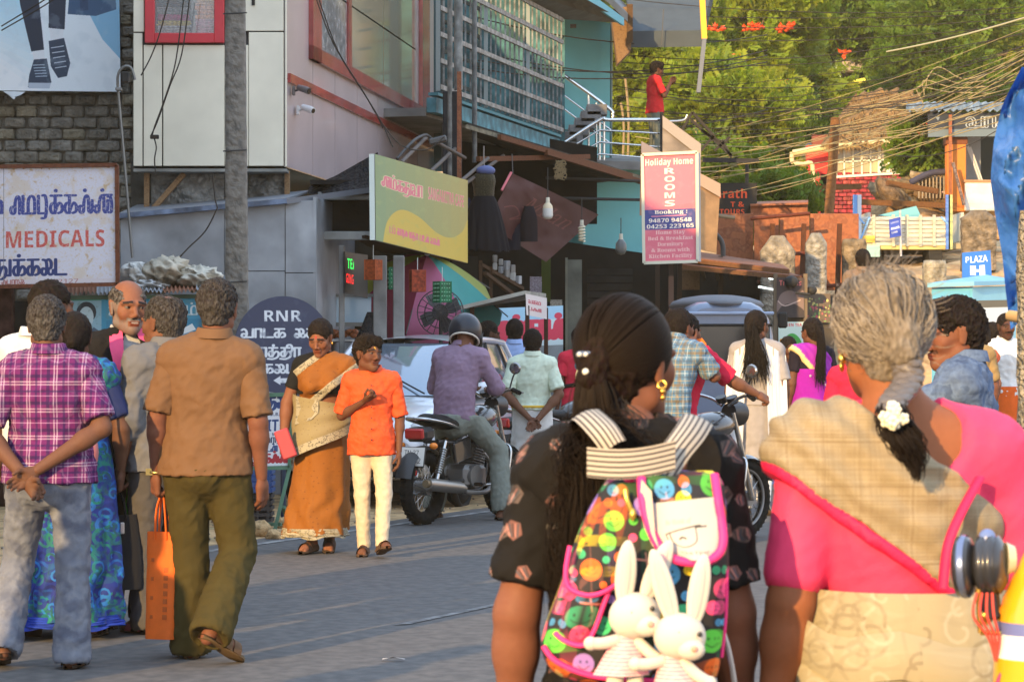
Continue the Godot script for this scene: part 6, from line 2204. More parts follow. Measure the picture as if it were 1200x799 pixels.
class Sdf:
	var o:Vector3
	var nx:int
	var ny:int
	var nz:int
	var c:float
	var g:=PackedFloat32Array()
	var neg:=PackedByteArray()
	func _init(lo:Vector3,hi:Vector3,cell:float):
		o=lo
		c=cell
		nx=int((hi.x-lo.x)/cell)+2
		ny=int((hi.y-lo.y)/cell)+2
		nz=int((hi.z-lo.z)/cell)+2
		g.resize(nx*ny*nz)
		g.fill(1.0)
		neg.resize(ny*nz)
	func cap(a:Vector3,b:Vector3,ra:float,rb:float,k:=.03,sc:=Vector3.ONE,op:=0):
		var m:=maxf(ra,rb)+k+c*2.0
		var ext:=Vector3.ONE*m*sc
		var lo:=(a.min(b)-ext-o)/c
		var hi:=(a.max(b)+ext-o)/c
		var x0:=maxi(0,int(lo.x))
		var x1:=mini(nx-1,int(hi.x)+1)
		var y0:=maxi(0,int(lo.y))
		var y1:=mini(ny-1,int(hi.y)+1)
		var z0:=maxi(0,int(lo.z))
		var z1:=mini(nz-1,int(hi.z)+1)
		var inv:=Vector3.ONE/sc
		var ba:=(b-a)*inv
		var ibb:=1.0/maxf(ba.length_squared(),1e-9)
		var ms:=minf(sc.x,minf(sc.y,sc.z))*.35+.65*(sc.x+sc.y+sc.z)/3.0
		var dr:=rb-ra
		var qk:=.25/maxf(k,1e-5)
		for z in range(z0,z1+1):
			for y in range(y0,y1+1):
				var q:=(Vector3(o.x+x0*c,o.y+y*c,o.z+z*c)-a)*inv
				var st:=c*inv.x
				var i:=(z*ny+y)*nx+x0
				var any:=false
				for x in range(x0,x1+1):
					var h:=clampf(q.dot(ba)*ibb,.0,1.0)
					var d:=((q-ba*h).length()-ra-dr*h)*ms
					var e:=g[i]
					if op==0:
						var f:=k-absf(e-d)
						if d<e:e=d
						if f>.0:e-=f*f*qk
					else:
						d=-d
						var f:=k-absf(e-d)
						if d>e:e=d
						if f>.0:e+=f*f*qk
					g[i]=e
					if e<.0:any=true
					q.x+=st
					i+=1
				if any:neg[z*ny+y]=1
	func cut(n:Vector3,w:float):
		for z in nz:
			for y in ny:
				if neg[z*ny+y]==0:continue
				var i:=(z*ny+y)*nx
				var d:=n.dot(Vector3(o.x,o.y+y*c,o.z+z*c))-w
				for x in nx:
					if d>g[i]:g[i]=d
					d+=n.x*c
					i+=1
	func nets()->Array:
		var sy:=nx
		var sz:=nx*ny
		var vid:=PackedInt32Array()
		vid.resize(nx*ny*nz)
		vid.fill(-1)
		var V:=PackedVector3Array()
		var N:=PackedVector3Array()
		var I:=PackedInt32Array()
		for z in nz-1:
			for y in ny-1:
				var r:=z*ny+y
				if neg[r]+neg[r+1]+neg[r+ny]+neg[r+ny+1]==0:continue
				var base:=r*nx
				for x in nx-1:
					var i:=base+x
					var a:=g[i]
					var b:=g[i+1]
					var d:=g[i+sy]
					var e:=g[i+sy+1]
					var a2:=g[i+sz]
					var b2:=g[i+sz+1]
					var d2:=g[i+sz+sy]
					var e2:=g[i+sz+sy+1]
					var m:=int(a<0)+int(b<0)+int(d<0)+int(e<0)+int(a2<0)+int(b2<0)+int(d2<0)+int(e2<0)
					if m==0 or m==8:continue
					var p:=Vector3.ZERO
					var w:=0
					if (a<0)!=(b<0):
						p+=Vector3(a/(a-b),0,0); w+=1
					if (d<0)!=(e<0):
						p+=Vector3(d/(d-e),1,0); w+=1
					if (a2<0)!=(b2<0):
						p+=Vector3(a2/(a2-b2),0,1); w+=1
					if (d2<0)!=(e2<0):
						p+=Vector3(d2/(d2-e2),1,1); w+=1
					if (a<0)!=(d<0):
						p+=Vector3(0,a/(a-d),0); w+=1
					if (b<0)!=(e<0):
						p+=Vector3(1,b/(b-e),0); w+=1
					if (a2<0)!=(d2<0):
						p+=Vector3(0,a2/(a2-d2),1); w+=1
					if (b2<0)!=(e2<0):
						p+=Vector3(1,b2/(b2-e2),1); w+=1
					if (a<0)!=(a2<0):
						p+=Vector3(0,0,a/(a-a2)); w+=1
					if (b<0)!=(b2<0):
						p+=Vector3(1,0,b/(b-b2)); w+=1
					if (d<0)!=(d2<0):
						p+=Vector3(0,1,d/(d-d2)); w+=1
					if (e<0)!=(e2<0):
						p+=Vector3(1,1,e/(e-e2)); w+=1
					vid[i]=V.size()
					V.append(o+(Vector3(x,y,z)+p/w)*c)
					N.append(Vector3(b+e+b2+e2-a-d-a2-d2,d+e+d2+e2-a-b-a2-b2,a2+b2+d2+e2-a-b-d-e).normalized())
					if y>0 and z>0 and (a<0)!=(b<0):quad(I,vid[i-sy-sz],vid[i-sz],vid[i],vid[i-sy],a<0)
					if x>0 and z>0 and (a<0)!=(d<0):quad(I,vid[i-1-sz],vid[i-1],vid[i],vid[i-sz],a<0)
					if x>0 and y>0 and (a<0)!=(a2<0):quad(I,vid[i-1-sy],vid[i-sy],vid[i],vid[i-1],a<0)
		return [V,N,I]
	func quad(I:PackedInt32Array,a:int,b:int,d:int,e:int,inside:bool):
		if a<0 or b<0 or d<0 or e<0:return
		for v in ([a,d,b,a,e,d] if inside else [a,b,d,a,d,e]):I.append(v)
class Flesh:
	var V:=PackedVector3Array()
	var N:=PackedVector3Array()
	var K:=PackedColorArray()
	var I:=PackedInt32Array()
	func add(q:Array,t:=Transform3D(),col=null):
		var b:=V.size()
		for i in q[0].size():
			V.append(t*q[0][i])
			N.append((t.basis*q[1][i]).normalized())
			K.append(col[i] if col is PackedColorArray else (col if col!=null else Color.WHITE))
		for i in q[2]:I.append(b+i)
	func ruffle(amp:float,fr:Vector3,n:FastNoiseLite,sd:=.0,ridge:=true):
		for i in V.size():
			var p:=V[i]*fr
			p=Vector3(p.x*.75+p.y*.5,p.y*1.15-p.x*.35,p.z*.8)+Vector3.ONE*sd
			var d:=n.get_noise_3dv(p)
			if ridge:d=.4-sqrt(absf(d))*1.1+.55*n.get_noise_3dv(p*Vector3(2.6,3.4,2.6))
			V[i]+=N[i]*d*amp*1.1
		renormal()
	func renormal():
		N.fill(Vector3.ZERO)
		for i in range(0,I.size(),3):
			var n:=(V[I[i+2]]-V[I[i]]).cross(V[I[i+1]]-V[I[i]])
			N[I[i]]+=n
			N[I[i+1]]+=n
			N[I[i+2]]+=n
		for i in N.size():N[i]=N[i].normalized()
	func mesh()->ArrayMesh:
		var arr:=[]
		arr.resize(Mesh.ARRAY_MAX)
		arr[Mesh.ARRAY_VERTEX]=V
		arr[Mesh.ARRAY_NORMAL]=N
		arr[Mesh.ARRAY_COLOR]=K
		arr[Mesh.ARRAY_INDEX]=I
		var m:=ArrayMesh.new()
		m.add_surface_from_arrays(Mesh.PRIMITIVE_TRIANGLES,arr)
		return m
func joints(o:Dictionary)->Dictionary:
	var J:={"pel":Vector3(0,.93,0),"wai":Vector3(0,1.08,0),"che":Vector3(0,1.26,.005),"nek":Vector3(0,1.44,.02),"hed":Vector3(0,1.585,-.005),
		"lsh":Vector3(-.165,1.38,.01),"lel":Vector3(-.225,1.10,.03),"lwr":Vector3(-.235,.86,-.03),"rsh":Vector3(.165,1.38,.01),"rel":Vector3(.225,1.10,.03),"rwr":Vector3(.235,.86,-.03),
		"lhp":Vector3(-.09,.90,0),"lkn":Vector3(-.10,.48,-.02),"lan":Vector3(-.10,.075,.02),"lto":Vector3(-.12,.02,-.15),"rhp":Vector3(.09,.90,0),"rkn":Vector3(.10,.48,-.02),"ran":Vector3(.10,.075,.02),"rto":Vector3(.12,.02,-.15)}
	for k in o:J[k]=o[k]
	return J
func box_of(J:Dictionary,keys:Array,pad:float)->Array:
	var lo:=Vector3.ONE*99.0
	var hi:=-lo
	for k in keys:
		lo=lo.min(J[k])
		hi=hi.max(J[k])
	return [lo-Vector3.ONE*pad,hi+Vector3.ONE*pad]
const TORSO:=["pel","wai","che","nek","lsh","rsh","lhp","rhp"]
func torso(s:Sdf,J:Dictionary,e:float,w:=1.0,belly:=.0,fem:=.0,from_waist:=false):
	var fl:=Vector3(1.0*w,1.0,.72)
	var up:Vector3=(J.nek-J.che).normalized()
	var fw:Vector3=up.cross(J.rsh-J.lsh).normalized()
	if not from_waist:
		s.cap(J.pel+Vector3(0,-.02,.0),J.wai,.155+.012*fem+e,.135-.012*fem+e,.04,fl)
	s.cap(J.wai,J.che,.135-.015*fem+e+belly*.3,.152+e,.05,fl)
	s.cap(J.che,J.nek-up*.10,.152+e,.125+e,.05,fl)
	s.cap(J.lsh*.82+J.nek*.18-up*.02,J.rsh*.82+J.nek*.18-up*.02,.062+e,.062+e,.06)
	s.cap(J.nek-up*.02,J.lsh,.046+e*.8,.05+e,.05)
	s.cap(J.nek-up*.02,J.rsh,.046+e*.8,.05+e,.05)
	if belly>.0:s.cap(J.wai+fw*.05,J.pel+fw*.04,.10+belly+e,.10+belly+e,.06,fl)
	if fem>.0:
		for x in [-.075,.075]:s.cap(J.che+fw*.085+(J.rsh-J.lsh).normalized()*x-up*.02,J.che+fw*.09+(J.rsh-J.lsh).normalized()*x-up*.03,.062*fem+e,.06*fem+e,.04)
func arm(s:Sdf,J:Dictionary,d:String,e:float,to:=2.0,flare:=.0,m:=1.0):
	var sh:Vector3=J[d+"sh"]
	var el:Vector3=J[d+"el"]
	var wr:Vector3=J[d+"wr"]
	var u:=minf(to,1.0)
	s.cap(sh,sh.lerp(el,u),.052*m+e,lerpf(.052,.041,u)*m+e+flare,.03)
	if to>1.0:
		s.cap(el,el.lerp(wr,.3),.042*m+e,.042*m+e,.025)
		s.cap(el.lerp(wr,.25),el.lerp(wr,to-1.0),.042*m+e,lerpf(.042,.027,to-1.0)*m+e+flare,.025)
func leg(s:Sdf,J:Dictionary,d:String,e:float,e2:float):
	s.cap(J[d+"hp"],J[d+"kn"],.088+e,.056+e,.03)
	s.cap(J[d+"kn"],J[d+"kn"].lerp(J[d+"an"],.35),.056+e,.057+lerpf(e,e2,.4),.03)
	s.cap(J[d+"kn"].lerp(J[d+"an"],.3),J[d+"an"],.057+lerpf(e,e2,.35),.036+e2,.03)
func foot(s:Sdf,J:Dictionary,d:String,e:=.0):
	var an:Vector3=J[d+"an"]
	var to:Vector3=J[d+"to"]
	var hl:Vector3=an+(an-to).normalized()*.035
	hl.y=an.y-.04
	var side:Vector3=(to-an).cross(Vector3.UP).normalized()
	s.cap(an,hl,.036+e,.034+e,.02)
	s.cap(an+Vector3(0,-.01,0),an.lerp(to,.7),.036+e,.028+e,.02)
	s.cap(an.lerp(to,.6)-side*.01,to-side*.02,.03+e,.018+e,.02)
	s.cap(an.lerp(to,.6)+side*.012,to+side*.022-(to-an)*.12,.026+e,.016+e,.02)
func face_field(cell:float,fem:bool)->Sdf:
	var s:=Sdf.new(Vector3(-.11,-.17,-.15),Vector3(.11,.15,.13),cell)
	s.cap(Vector3(0,.03,.018),Vector3(0,.03,.018),.09,.09,.02,Vector3(.84,.98,1.06))
	s.cap(Vector3(0,-.02,-.03),Vector3(0,-.075,-.035),.066,.048,.03,Vector3(.95,1,1))
	s.cap(Vector3(-.045,-.07,-.0),Vector3(0,-.1,-.06),.026,.022,.03)
	s.cap(Vector3(.045,-.07,-.0),Vector3(0,-.1,-.06),.026,.022,.03)
	for x in [-1.0,1.0]:
		s.cap(Vector3(x*.033,-.004,-.104),Vector3(x*.033,-.004,-.104),.014,.014,.014,Vector3(1.2,.8,1),1)
		s.cap(Vector3(x*.045,-.028,-.056),Vector3(x*.04,-.035,-.06),.02,.02,.025)
		s.cap(Vector3(x*.014,.016,-.093),Vector3(x*.052,.014,-.075),.009 if fem else .012,.008,.012)
		s.cap(Vector3(x*.032,-.003,-.078),Vector3(x*.032,-.003,-.079),.0115,.0115,.004)
		s.cap(Vector3(x*.079,.012,.012),Vector3(x*.076,-.03,.006),.02,.013,.008,Vector3(.5,1,1))
		s.cap(Vector3(x*.014,-.045,-.098),Vector3(x*.014,-.045,-.098),.010,.010,.008)
	s.cap(Vector3(0,.005,-.09),Vector3(0,-.036,-.109),.008,.0115,.014)
	s.cap(Vector3(-.02,-.066,-.088),Vector3(.02,-.066,-.088),.007,.007,.008,Vector3(1,1,1.4))
	s.cap(Vector3(-.017,-.078,-.086),Vector3(.017,-.078,-.086),.008,.008,.008,Vector3(1,1,1.4))
	s.cap(Vector3(0,-.105,-.072),Vector3(0,-.105,-.072),.019,.019,.02)
	s.cap(Vector3(0,-.05,.03),Vector3(0,-.19,.045),.052,.052,.03)
	return s
var face_cache:={}
func face_mesh(cell:float,o:Dictionary)->Array:
	var key:="%.4f%s" % [cell,o.get("fem",false)]
	if not face_cache.has(key):face_cache[key]=face_field(cell,o.get("fem",false)).nets()
	var q:Array=face_cache[key]
	var skin:Color=o.skin
	var col:=PackedColorArray()
	var hair:Color=o.get("beard_col",lin4(.02,.016,.014))
	for p in q[0]:
		var k:=skin
		var ax:=absf(p.x)
		k=k.lerp(skin*Color(1.1,.88,.85),.3*exp(-pow((ax-.045)/.02,2)-pow((p.y+.035)/.025,2)))
		if p.z<-.06:
			if p.y<-.058 and p.y>-.088 and ax<.026-absf(p.y+.072)*.5:k=skin*Color(.85,.52,.5)
			if absf(p.y+.0715)<.0022 and ax<.024:k=skin*.25
			if o.get("open",false) and absf(p.y+.0725)<.004 and ax<.015:k=Color(.3,.25,.22)
			var bw:float=p.y-.019+(ax-.033)*.16
			if absf(bw)<.0055 and ax>.012 and ax<.056:k=Color(.012,.01,.009)
			var ex:float=(ax-.0325)/.0135
			var ey:float=(p.y+.003)/.0052
			if ex*ex+ey*ey<1.0 and p.z<-.072:
				k=Color(.115,.1,.09)
				var px:float=p.x-o.get("gaze",.0)*.006-signf(p.x)*.0325
				if px*px+pow(p.y+.003,2)<.000036:k=Color(.012,.009,.008)
				if o.get("down",false) and p.y>-.0055:k=skin*.8
			elif ex*ex*.8+ey*ey*.45<1.0 and p.z<-.06:k=skin*(.7 if p.y>-.003 else .85)
			if o.has("mark") and p.y>.026 and p.y<.044 and ax<.0045:k=o.mark
		if o.get("stache",.0)>.0 and p.z<-.07 and p.y<-.05 and p.y>-.064 and ax<.034:k=k.lerp(hair,o.stache)
		if o.get("beard",.0)>.0 and p.y<-.06-.35*maxf(.0,.035-ax) and p.y>-.14 and p.z<.02 and not (ax<.027 and p.y>-.09 and p.z<-.07):k=k.lerp(hair,o.beard*(.7+.5*noi.get_noise_3dv(p*130.0)))
		if o.get("beard",.0)>.0 and ax>.055 and p.y<.02 and p.y>-.1 and p.z>-.05 and p.z<.0:k=k.lerp(hair,o.beard*.8)
		col.append(k)
	return [q,col]
func lin4(r:float,g:float,b:float)->Color:return Color(r,g,b)
func hair_mesh(cell:float,kind:String,o:Dictionary,sd:=.0)->ArrayMesh:
	var s:=Sdf.new(Vector3(-.15,-.2,-.15),Vector3(.15,.18,.2),cell)
	var e:float=o.get("puff",.012)
	s.cap(Vector3(0,.03,.02),Vector3(0,.03,.02),.09+e,.09+e,.02,Vector3(.86,1.0,1.05))
	s.cap(Vector3(0,-.02,.045),Vector3(0,-.05,.05),.068+e*.5,.055+e*.3,.02,Vector3(.95,1,.9))
	if kind=="boy":s.cap(Vector3(-.05,.085,-.05),Vector3(.05,.09,-.045),.032,.036,.03)
	var up:=.052 if kind!="boy" else .045
	s.cap(Vector3(0,-.02+up-.045,-.13),Vector3(0,-.12,-.11),.085,.09,.02,Vector3(.92,1,1),1)
	for x in [-1.0,1.0]:s.cap(Vector3(x*.1,-.01,-.02),Vector3(x*.095,-.09,.0),.038,.05,.015,Vector3.ONE,1)
	if kind=="bald":s.cap(Vector3(0,.12,-.05),Vector3(0,.11,.02),.062+o.get("top",.0),.05+o.get("top",.0),.02,Vector3(1.1,1.0,1.1),1)
	if kind=="crown":s.cap(Vector3(0,.145,.05),Vector3(0,.145,.05),.045,.045,.02,Vector3.ONE,1)
	if kind!="tied":s.cut(Vector3(0,-1,-.1),.072)
	if kind=="tied":
		s.cap(Vector3(0,-.0,.11),Vector3(0,-.03,.125),.03,.03,.03)
		s.cut(Vector3(0,-1,0),.095)
	var k:=Flesh.new()
	k.add(s.nets())
	var cols:Color=o.get("hair",Color(.016,.013,.012))
	var grey:float=o.get("grey",.0)
	for i in k.V.size():
		var p:=k.V[i]
		var n:=noi.get_noise_3d(p.x*160.0,p.y*36.0,p.z*60.0+sd)
		k.V[i]+=k.N[i]*(n*(.011 if kind=="boy" else (.0025 if kind=="tied" else .006))+.006*noi.get_noise_3dv(p*30.0+Vector3.ONE*sd))
		var kk:=cols*(1.0+.7*n)
		if grey>.0:kk=kk.lerp(Color(.3,.29,.28),clampf(grey*(.6+1.6*noi.get_noise_3d(p.x*140.0,p.y*40.0,p.z*90.0)+(.35 if p.y<.02 else .0)),.0,.9))
		k.K[i]=kk
	k.renormal()
	return k.mesh()
var hand_cache:={}
func hand_mesh(curl:float,t:float,cell:=.005)->Array:
	var key:="%.2f %.0f %.4f" % [curl,t,cell]
	if hand_cache.has(key):return hand_cache[key]
	var s:=Sdf.new(Vector3(-.085,-.215,-.105),Vector3(.085,.03,.05),cell)
	s.cap(Vector3(0,.02,0),Vector3(0,-.03,0),.026,.03,.02,Vector3(1.0,1,.75))
	s.cap(Vector3(-.018,-.03,0),Vector3(-.024,-.085,0),.022,.02,.02,Vector3(1,1,.75))
	s.cap(Vector3(.018,-.03,0),Vector3(.024,-.085,0),.022,.02,.02,Vector3(1,1,.75))
	for f in 4:
		var x:=(f-1.5)*.0195*t*-1.0
		var ln:float=[.068,.078,.073,.056][f]
		var p:=Vector3(x,-.088 - [.0,.005,.002,-.008][f],0)
		var a:=curl*(.55+.08*f)
		for k in 3:
			var q:Vector3=p+Vector3((f-1.5)*-.0018*t,-cos(a),-sin(a))*ln*[.46,.32,.26][k]
			s.cap(p,q,.0095-.001*k,.0087-.001*k,.006)
			p=q
			a+=curl*[.85,.6,.0][k]+.08
	var tp:=Vector3(.026*t,-.035,-.008)
	var tq:=tp+Vector3(.022*t,-.03,-.02)
	var tr:=tq+Vector3(.006*t-.012*t*curl,-.03,-.012-.012*curl)
	s.cap(Vector3(.014*t,-.02,0),tp,.016,.015,.014)
	s.cap(tp,tq,.0135,.0115,.008)
	s.cap(tq,tr,.011,.009,.006)
	hand_cache[key]=s.nets()
	return hand_cache[key]
func person(label:String,o:Dictionary)->Node3D:
	var H:float=o.get("h",1.68)/1.7
	var t:=thing("person",label,"person",o.at,o.get("group",""),o.get("turn",.0))
	t.scale=Vector3.ONE*H
	var J:=joints(o.get("J",{}))
	o.Jn=J
	var fem:float=o.get("fem",.0)
	var cell:float=o.get("cell",.016)
	var skin:Color=o.get("skin",Color(.17,.082,.05))
	var sk:=Flesh.new()
	var b:=box_of(J,J.keys(),.19)
	var s:=Sdf.new(b[0],b[1],cell)
	torso(s,J,-.006,o.get("w",1.0),o.get("belly",.0),fem)
	for d in ["l","r"]:
		arm(s,J,d,.0,2.0,.0,o.get("am",1.0))
		leg(s,J,d,o.get("thin",-.014),o.get("thin",-.014)*.6)
		foot(s,J,d)
	var hb:=Basis.from_euler(o.get("head",Vector3.ZERO))
	s.cap(J.nek-Vector3(0,.04,0),J.hed+hb*Vector3(0,-.08,.03),.06,.05,.03)
	sk.add(s.nets(),Transform3D(),skin)
	var fo:Dictionary=o.get("face",{})
	fo.skin=skin
	fo.fem=fem>.0
	var fc:float=o.get("hcell",.006)
	var fm:=face_mesh(fc,fo)
	var ht:=Transform3D(hb.scaled(Vector3.ONE*o.get("hs",1.04)),J.hed)
	sk.add(fm[0],ht,fm[1])
	for d in ["l","r"]:
		var hd:Array=o.get("hands",{}).get(d,[.35,Vector3.ZERO])
		var wr:Vector3=J[d+"wr"]
		var dir:Vector3=(wr-J[d+"el"]).normalized()
		var sgn:=-1.0 if d=="l" else 1.0
		var y:=-dir
		var x:=Vector3(0,0,-1.0)
		x=x-y*x.dot(y)
		if x.length()<.35:x=Vector3.UP-y*y.y
		x=x.normalized()
		var hbs:=Basis(x,y,x.cross(y))
		var tside:=sgn
		if d=="l":hbs=hbs*Basis(Vector3.UP,PI)
		hbs=hbs*Basis.from_euler(hd[1])
		var hm:=hand_mesh(hd[0],tside,o.get("handcell",.007))
		var tr:=Transform3D(hbs.scaled(Vector3.ONE*.97),wr+dir*.015)
		sk.add(hm,tr,skin*.95)
		o["hand_"+d]=tr
	lpart("body",sk.mesh(),mat(Color(1,1,1),.6,{"vc":true,"tex":texs.skin,"s":6.0,"world":false,"sss": .06,"spec": .28}),t)
	if o.get("hair","")!="":
		var hm:=hair_mesh(o.get("haircell",fc),o.hair,o.get("hairo",{}),o.at.x*3.0)
		var hn:=lpart("hair",hm,mat(Color(1,1,1),.5,{"vc":true,"spec": .1}),t)
		hn.transform=ht
	o.node=t
	o.ht=ht
	o.hb=hb
	return t
func garment(o:Dictionary,called:String,sk:Flesh,m)->MeshInstance3D:
	return lpart(called,sk.mesh(),m,o.node)
func shirt(o:Dictionary,m,sleeve:=.75,hem:=.86,e:=.022,called:="shirt",cell:=.0,collar:=true,crease:=.012)->MeshInstance3D:
	var J:Dictionary=o.Jn
	if cell==.0:cell=o.get("cell",.016)
	var keys:=TORSO.duplicate()
	keys.append_array(["lel","rel"] if sleeve<=1.0 else ["lel","rel","lwr","rwr"])
	var b:=box_of(J,keys,.24)
	var s:=Sdf.new(b[0],b[1],cell)
	torso(s,J,e,o.get("w",1.0),o.get("belly",.0),o.get("fem",.0))
	o.hem=hem
	if not o.has("seat"):s.cap(J.pel,Vector3(J.pel.x,hem-.05,J.pel.z+.012),(.168+e)*o.get("slim",1.0),(.186+e)*o.get("slim",1.0),.04,Vector3(o.get("w",1.0),1,.76))
	var sl:=[]
	for d in ["l","r"]:
		if sleeve>1.0:
			arm(s,J,d,e*.62,sleeve,.004)
			continue
		var sh:Vector3=J[d+"sh"]
		var el:Vector3=J[d+"el"]
		var dir:=(el-sh).normalized()
		var sb:=box_of(J,[d+"sh",d+"el"],.13)
		var s2:=Sdf.new(sb[0],sb[1],cell)
		s2.cap(sh+(J.nek-sh)*.25-Vector3(0,.01,0),sh,.05+e*.6,.053+e*.62,.03)
		s2.cap(sh,el,.053+e*.62,.056+e*.75,.03)
		s2.cut(dir,dir.dot(sh.lerp(el,sleeve)))
		sl.append(s2)
	var up:Vector3=(J.nek-J.che).normalized()
	s.cap(J.nek+up*.05,J.nek+up*.2,.052,.07,.01,Vector3.ONE,1)
	s.cut(up,up.dot(J.nek)+.05)
	var down:Vector3=(J.wai-J.che).normalized() if o.has("seat") else Vector3.DOWN
	s.cut(down,down.dot(Vector3(0,hem,J.pel.z)))
	var sk:=Flesh.new()
	sk.add(s.nets())
	for s2 in sl:sk.add(s2.nets())
	sk.ruffle(crease,Vector3(7,4.5,7),noi,o.at.x*5.0)
	var n:=garment(o,called,sk,m)
	if collar:
		var st:=S()
		var rows:=[]
		var rt:Vector3=(J.rsh-J.lsh).normalized()
		var fw:=up.cross(rt)
		for j in 4:
			var row:=[]
			for k in 24:
				var a:=-PI*.42+(PI*1.84)*k/23.0
				var dir:=rt*cos(a)-fw*sin(a)
				var r:float=[.064,.066,.078,.092][j]
				row.append(J.nek+up*([.03,.075,.072,.03][j]-.05*maxf(.0,-sin(a)) )+dir*r*Vector3(1,1,1.0))
			rows.append(row)
		sheet(st,rows)
		lpart("collar",st,m,n)
	return n
func trousers(o:Dictionary,m,e:=.018,cuff:=.045,crease:=.012,called:="trousers",to:=.09)->MeshInstance3D:
	var J:Dictionary=o.Jn
	var b:=box_of(J,["pel","lhp","rhp","lkn","rkn","lan","ran"],.24)
	var cell:float=o.get("cell",.016)
	var s:=Sdf.new(b[0],b[1],cell)
	s.cap(J.pel+Vector3(0,.07,0),J.pel+Vector3(0,-.03,.01),.135+e*.5,.155+e,.04,Vector3(o.get("w",1.0),1,.74))
	s.cap(J.pel+Vector3(0,-.05,.05),J.pel+Vector3(0,-.07,.05),.088+e,.085+e,.04)
	for d in ["l","r"]:
		var an:Vector3=J[d+"an"]
		s.cap(J[d+"hp"],J[d+"kn"],.09+e,.06+e,.025)
		s.cap(J[d+"kn"],an.lerp(J[d+"kn"],to),.06+e,.04+cuff,.02)
		var up:Vector3=(J[d+"kn"]-an).normalized()
		var en:Vector3=an.lerp(J[d+"kn"],to)
		s.cap(en-up*.13,en-up*.3,.12,.12,.004,Vector3.ONE,1)
	var tup:Vector3=(J.wai-J.pel).normalized()
	if o.has("seat"):s.cut(tup,tup.dot(J.pel)-.01)
	elif o.has("hem"):s.cut(Vector3.UP,minf(1.0,o.hem+.035))
	var sk:=Flesh.new()
	sk.add(s.nets())
	sk.ruffle(crease*.7,Vector3(8,4.0,8),noi,o.at.x*3.0+7.0)
	return garment(o,called,sk,m)
func sandals(o:Dictionary,m,sole,closed:=false):
	var J:Dictionary=o.Jn
	for d in ["l","r"]:
		var hl:Vector3=J[d+"an"]+Vector3(0,-.060,0)
		var tt:Vector3=J[d+"to"]+Vector3(0,-.008,0)
		var f:=(tt-hl).normalized()
		var L:=(tt-hl).length()
		var side:=f.cross(Vector3.UP).normalized()
		var up:=side.cross(f).normalized()
		var st:=S()
		var rows:=[]
		for j in 9:
			var c:=hl+f*lerpf(-.075,L+.035,j/8.0)
			var w:float=[.018,.034,.036,.034,.036,.042,.046,.042,.016][j]
			rows.append([c-side*w+up*.008,c+side*w+up*.008,c+side*w-up*.012,c-side*w-up*.012])
		sheet(st,rows,true)
		var sh:=lpart("sandal",st,sole,o.node)
		st=S()
		if closed:
			for q in [[.0,.045],[.35,.05],[.7,.046]]:strap(st,hl+f*(L*q[0]),side,up,f,.046,q[1]+.016,.024)
		else:
			strap(st,hl+f*(L*.62),side,up,f,.048,.052,.02)
			strap(st,hl+f*(L*.15),side,up,f,.044,.075,.011)
		lpart("strap",st,m,sh)
func strap(st:SurfaceTool,c:Vector3,side:Vector3,up:Vector3,f:Vector3,w:float,h:float,half:float):
	var rows:=[]
	for k in 9:
		var a:=PI*k/8.0
		var p:=c+side*cos(a)*w+up*sin(a)*h
		rows.append([p-f*half,p+f*half])
	sheet(st,rows)
	var r2:=[]
	for r in rows:r2.append([r[0]+(r[0]-c).normalized()*.003,r[1]+(r[1]-c).normalized()*.003])
	sheet(st,r2)
func skirt(o:Dictionary,m,y0:float,y1:float,c0:Vector2,c1:Vector2,r0:Vector2,r1:Vector2,pleats:=9,deep:=.12,called:="sari_skirt")->MeshInstance3D:
	var st:=S()
	var rows:=[]
	for j in 33:
		var t:=j/32.0
		var row:=[]
		for k in 72:
			var a:=TAU*k/72
			var r:=r0.lerp(r1,pow(t,.8))
			var c:=c0.lerp(c1,t*t)
			var pl:=1.0+deep*t*(.6*sin(a*pleats+3.0*noi.get_noise_2d(t*2.0,4.0))+.9*noi.get_noise_2d(cos(a)*2.4+t*.7+o.at.x,sin(a)*2.4))+.025*noi.get_noise_3d(cos(a)*3.0,t*9.0,sin(a)*3.0+o.at.x)
			row.append(Vector3(c.x+cos(a)*r.x*pl,lerpf(y0,y1,t)+(.016*sin(a*5.0) if j==32 else .0),c.y+sin(a)*r.y*pl))
		rows.append(row)
	sheet(st,rows,true,false,Vector2(3,2))
	return lpart(called,st,m,o.node)
func drape(o:Dictionary,m,n:Vector3,lo:float,hi:float,e:float,called:String,arms:="",cell:=.0,border:=-1.0,bc:=Color.WHITE,cc:=Color.WHITE,crease:=.01,back:=0)->MeshInstance3D:
	var J:Dictionary=o.Jn
	if cell==.0:cell=o.get("cell",.016)
	var b:=box_of(J,TORSO+["lel","rel"],.2)
	var s:=Sdf.new(b[0],b[1],cell)
	torso(s,J,e,o.get("w",1.0),o.get("belly",.0),o.get("fem",.0))
	for d in arms:arm(s,J,d,e+.006,.72,.01)
	s.cap(J.nek+Vector3(0,.05,-.01),J.nek+Vector3(0,.2,0),.075,.1,.01,Vector3.ONE,1)
	if o.has("deep_back"):s.cap(Vector3(.02,1.46,.16),Vector3(.03,1.43,.17),.115,.09,.01,Vector3.ONE,1)
	n=n.normalized()
	s.cut(n,hi)
	s.cut(-n,-lo)
	if back!=0:s.cut(Vector3(0,0,back),.02)
	var sk:=Flesh.new()
	sk.add(s.nets())
	for i in sk.V.size():
		var v:=n.dot(sk.V[i])
		sk.K[i]=bc if border>.0 and (v-lo<border or hi-v<absf(border)*.0) else cc
	if crease>.0:
		for i in sk.V.size():
			var v:=n.dot(sk.V[i])
			sk.V[i]+=sk.N[i]*crease*(.5*sin(v*95.0+4.0*noi.get_noise_3dv(sk.V[i]*4.0))+noi.get_noise_3dv(sk.V[i]*7.0))
		sk.renormal()
	return garment(o,called,sk,m)
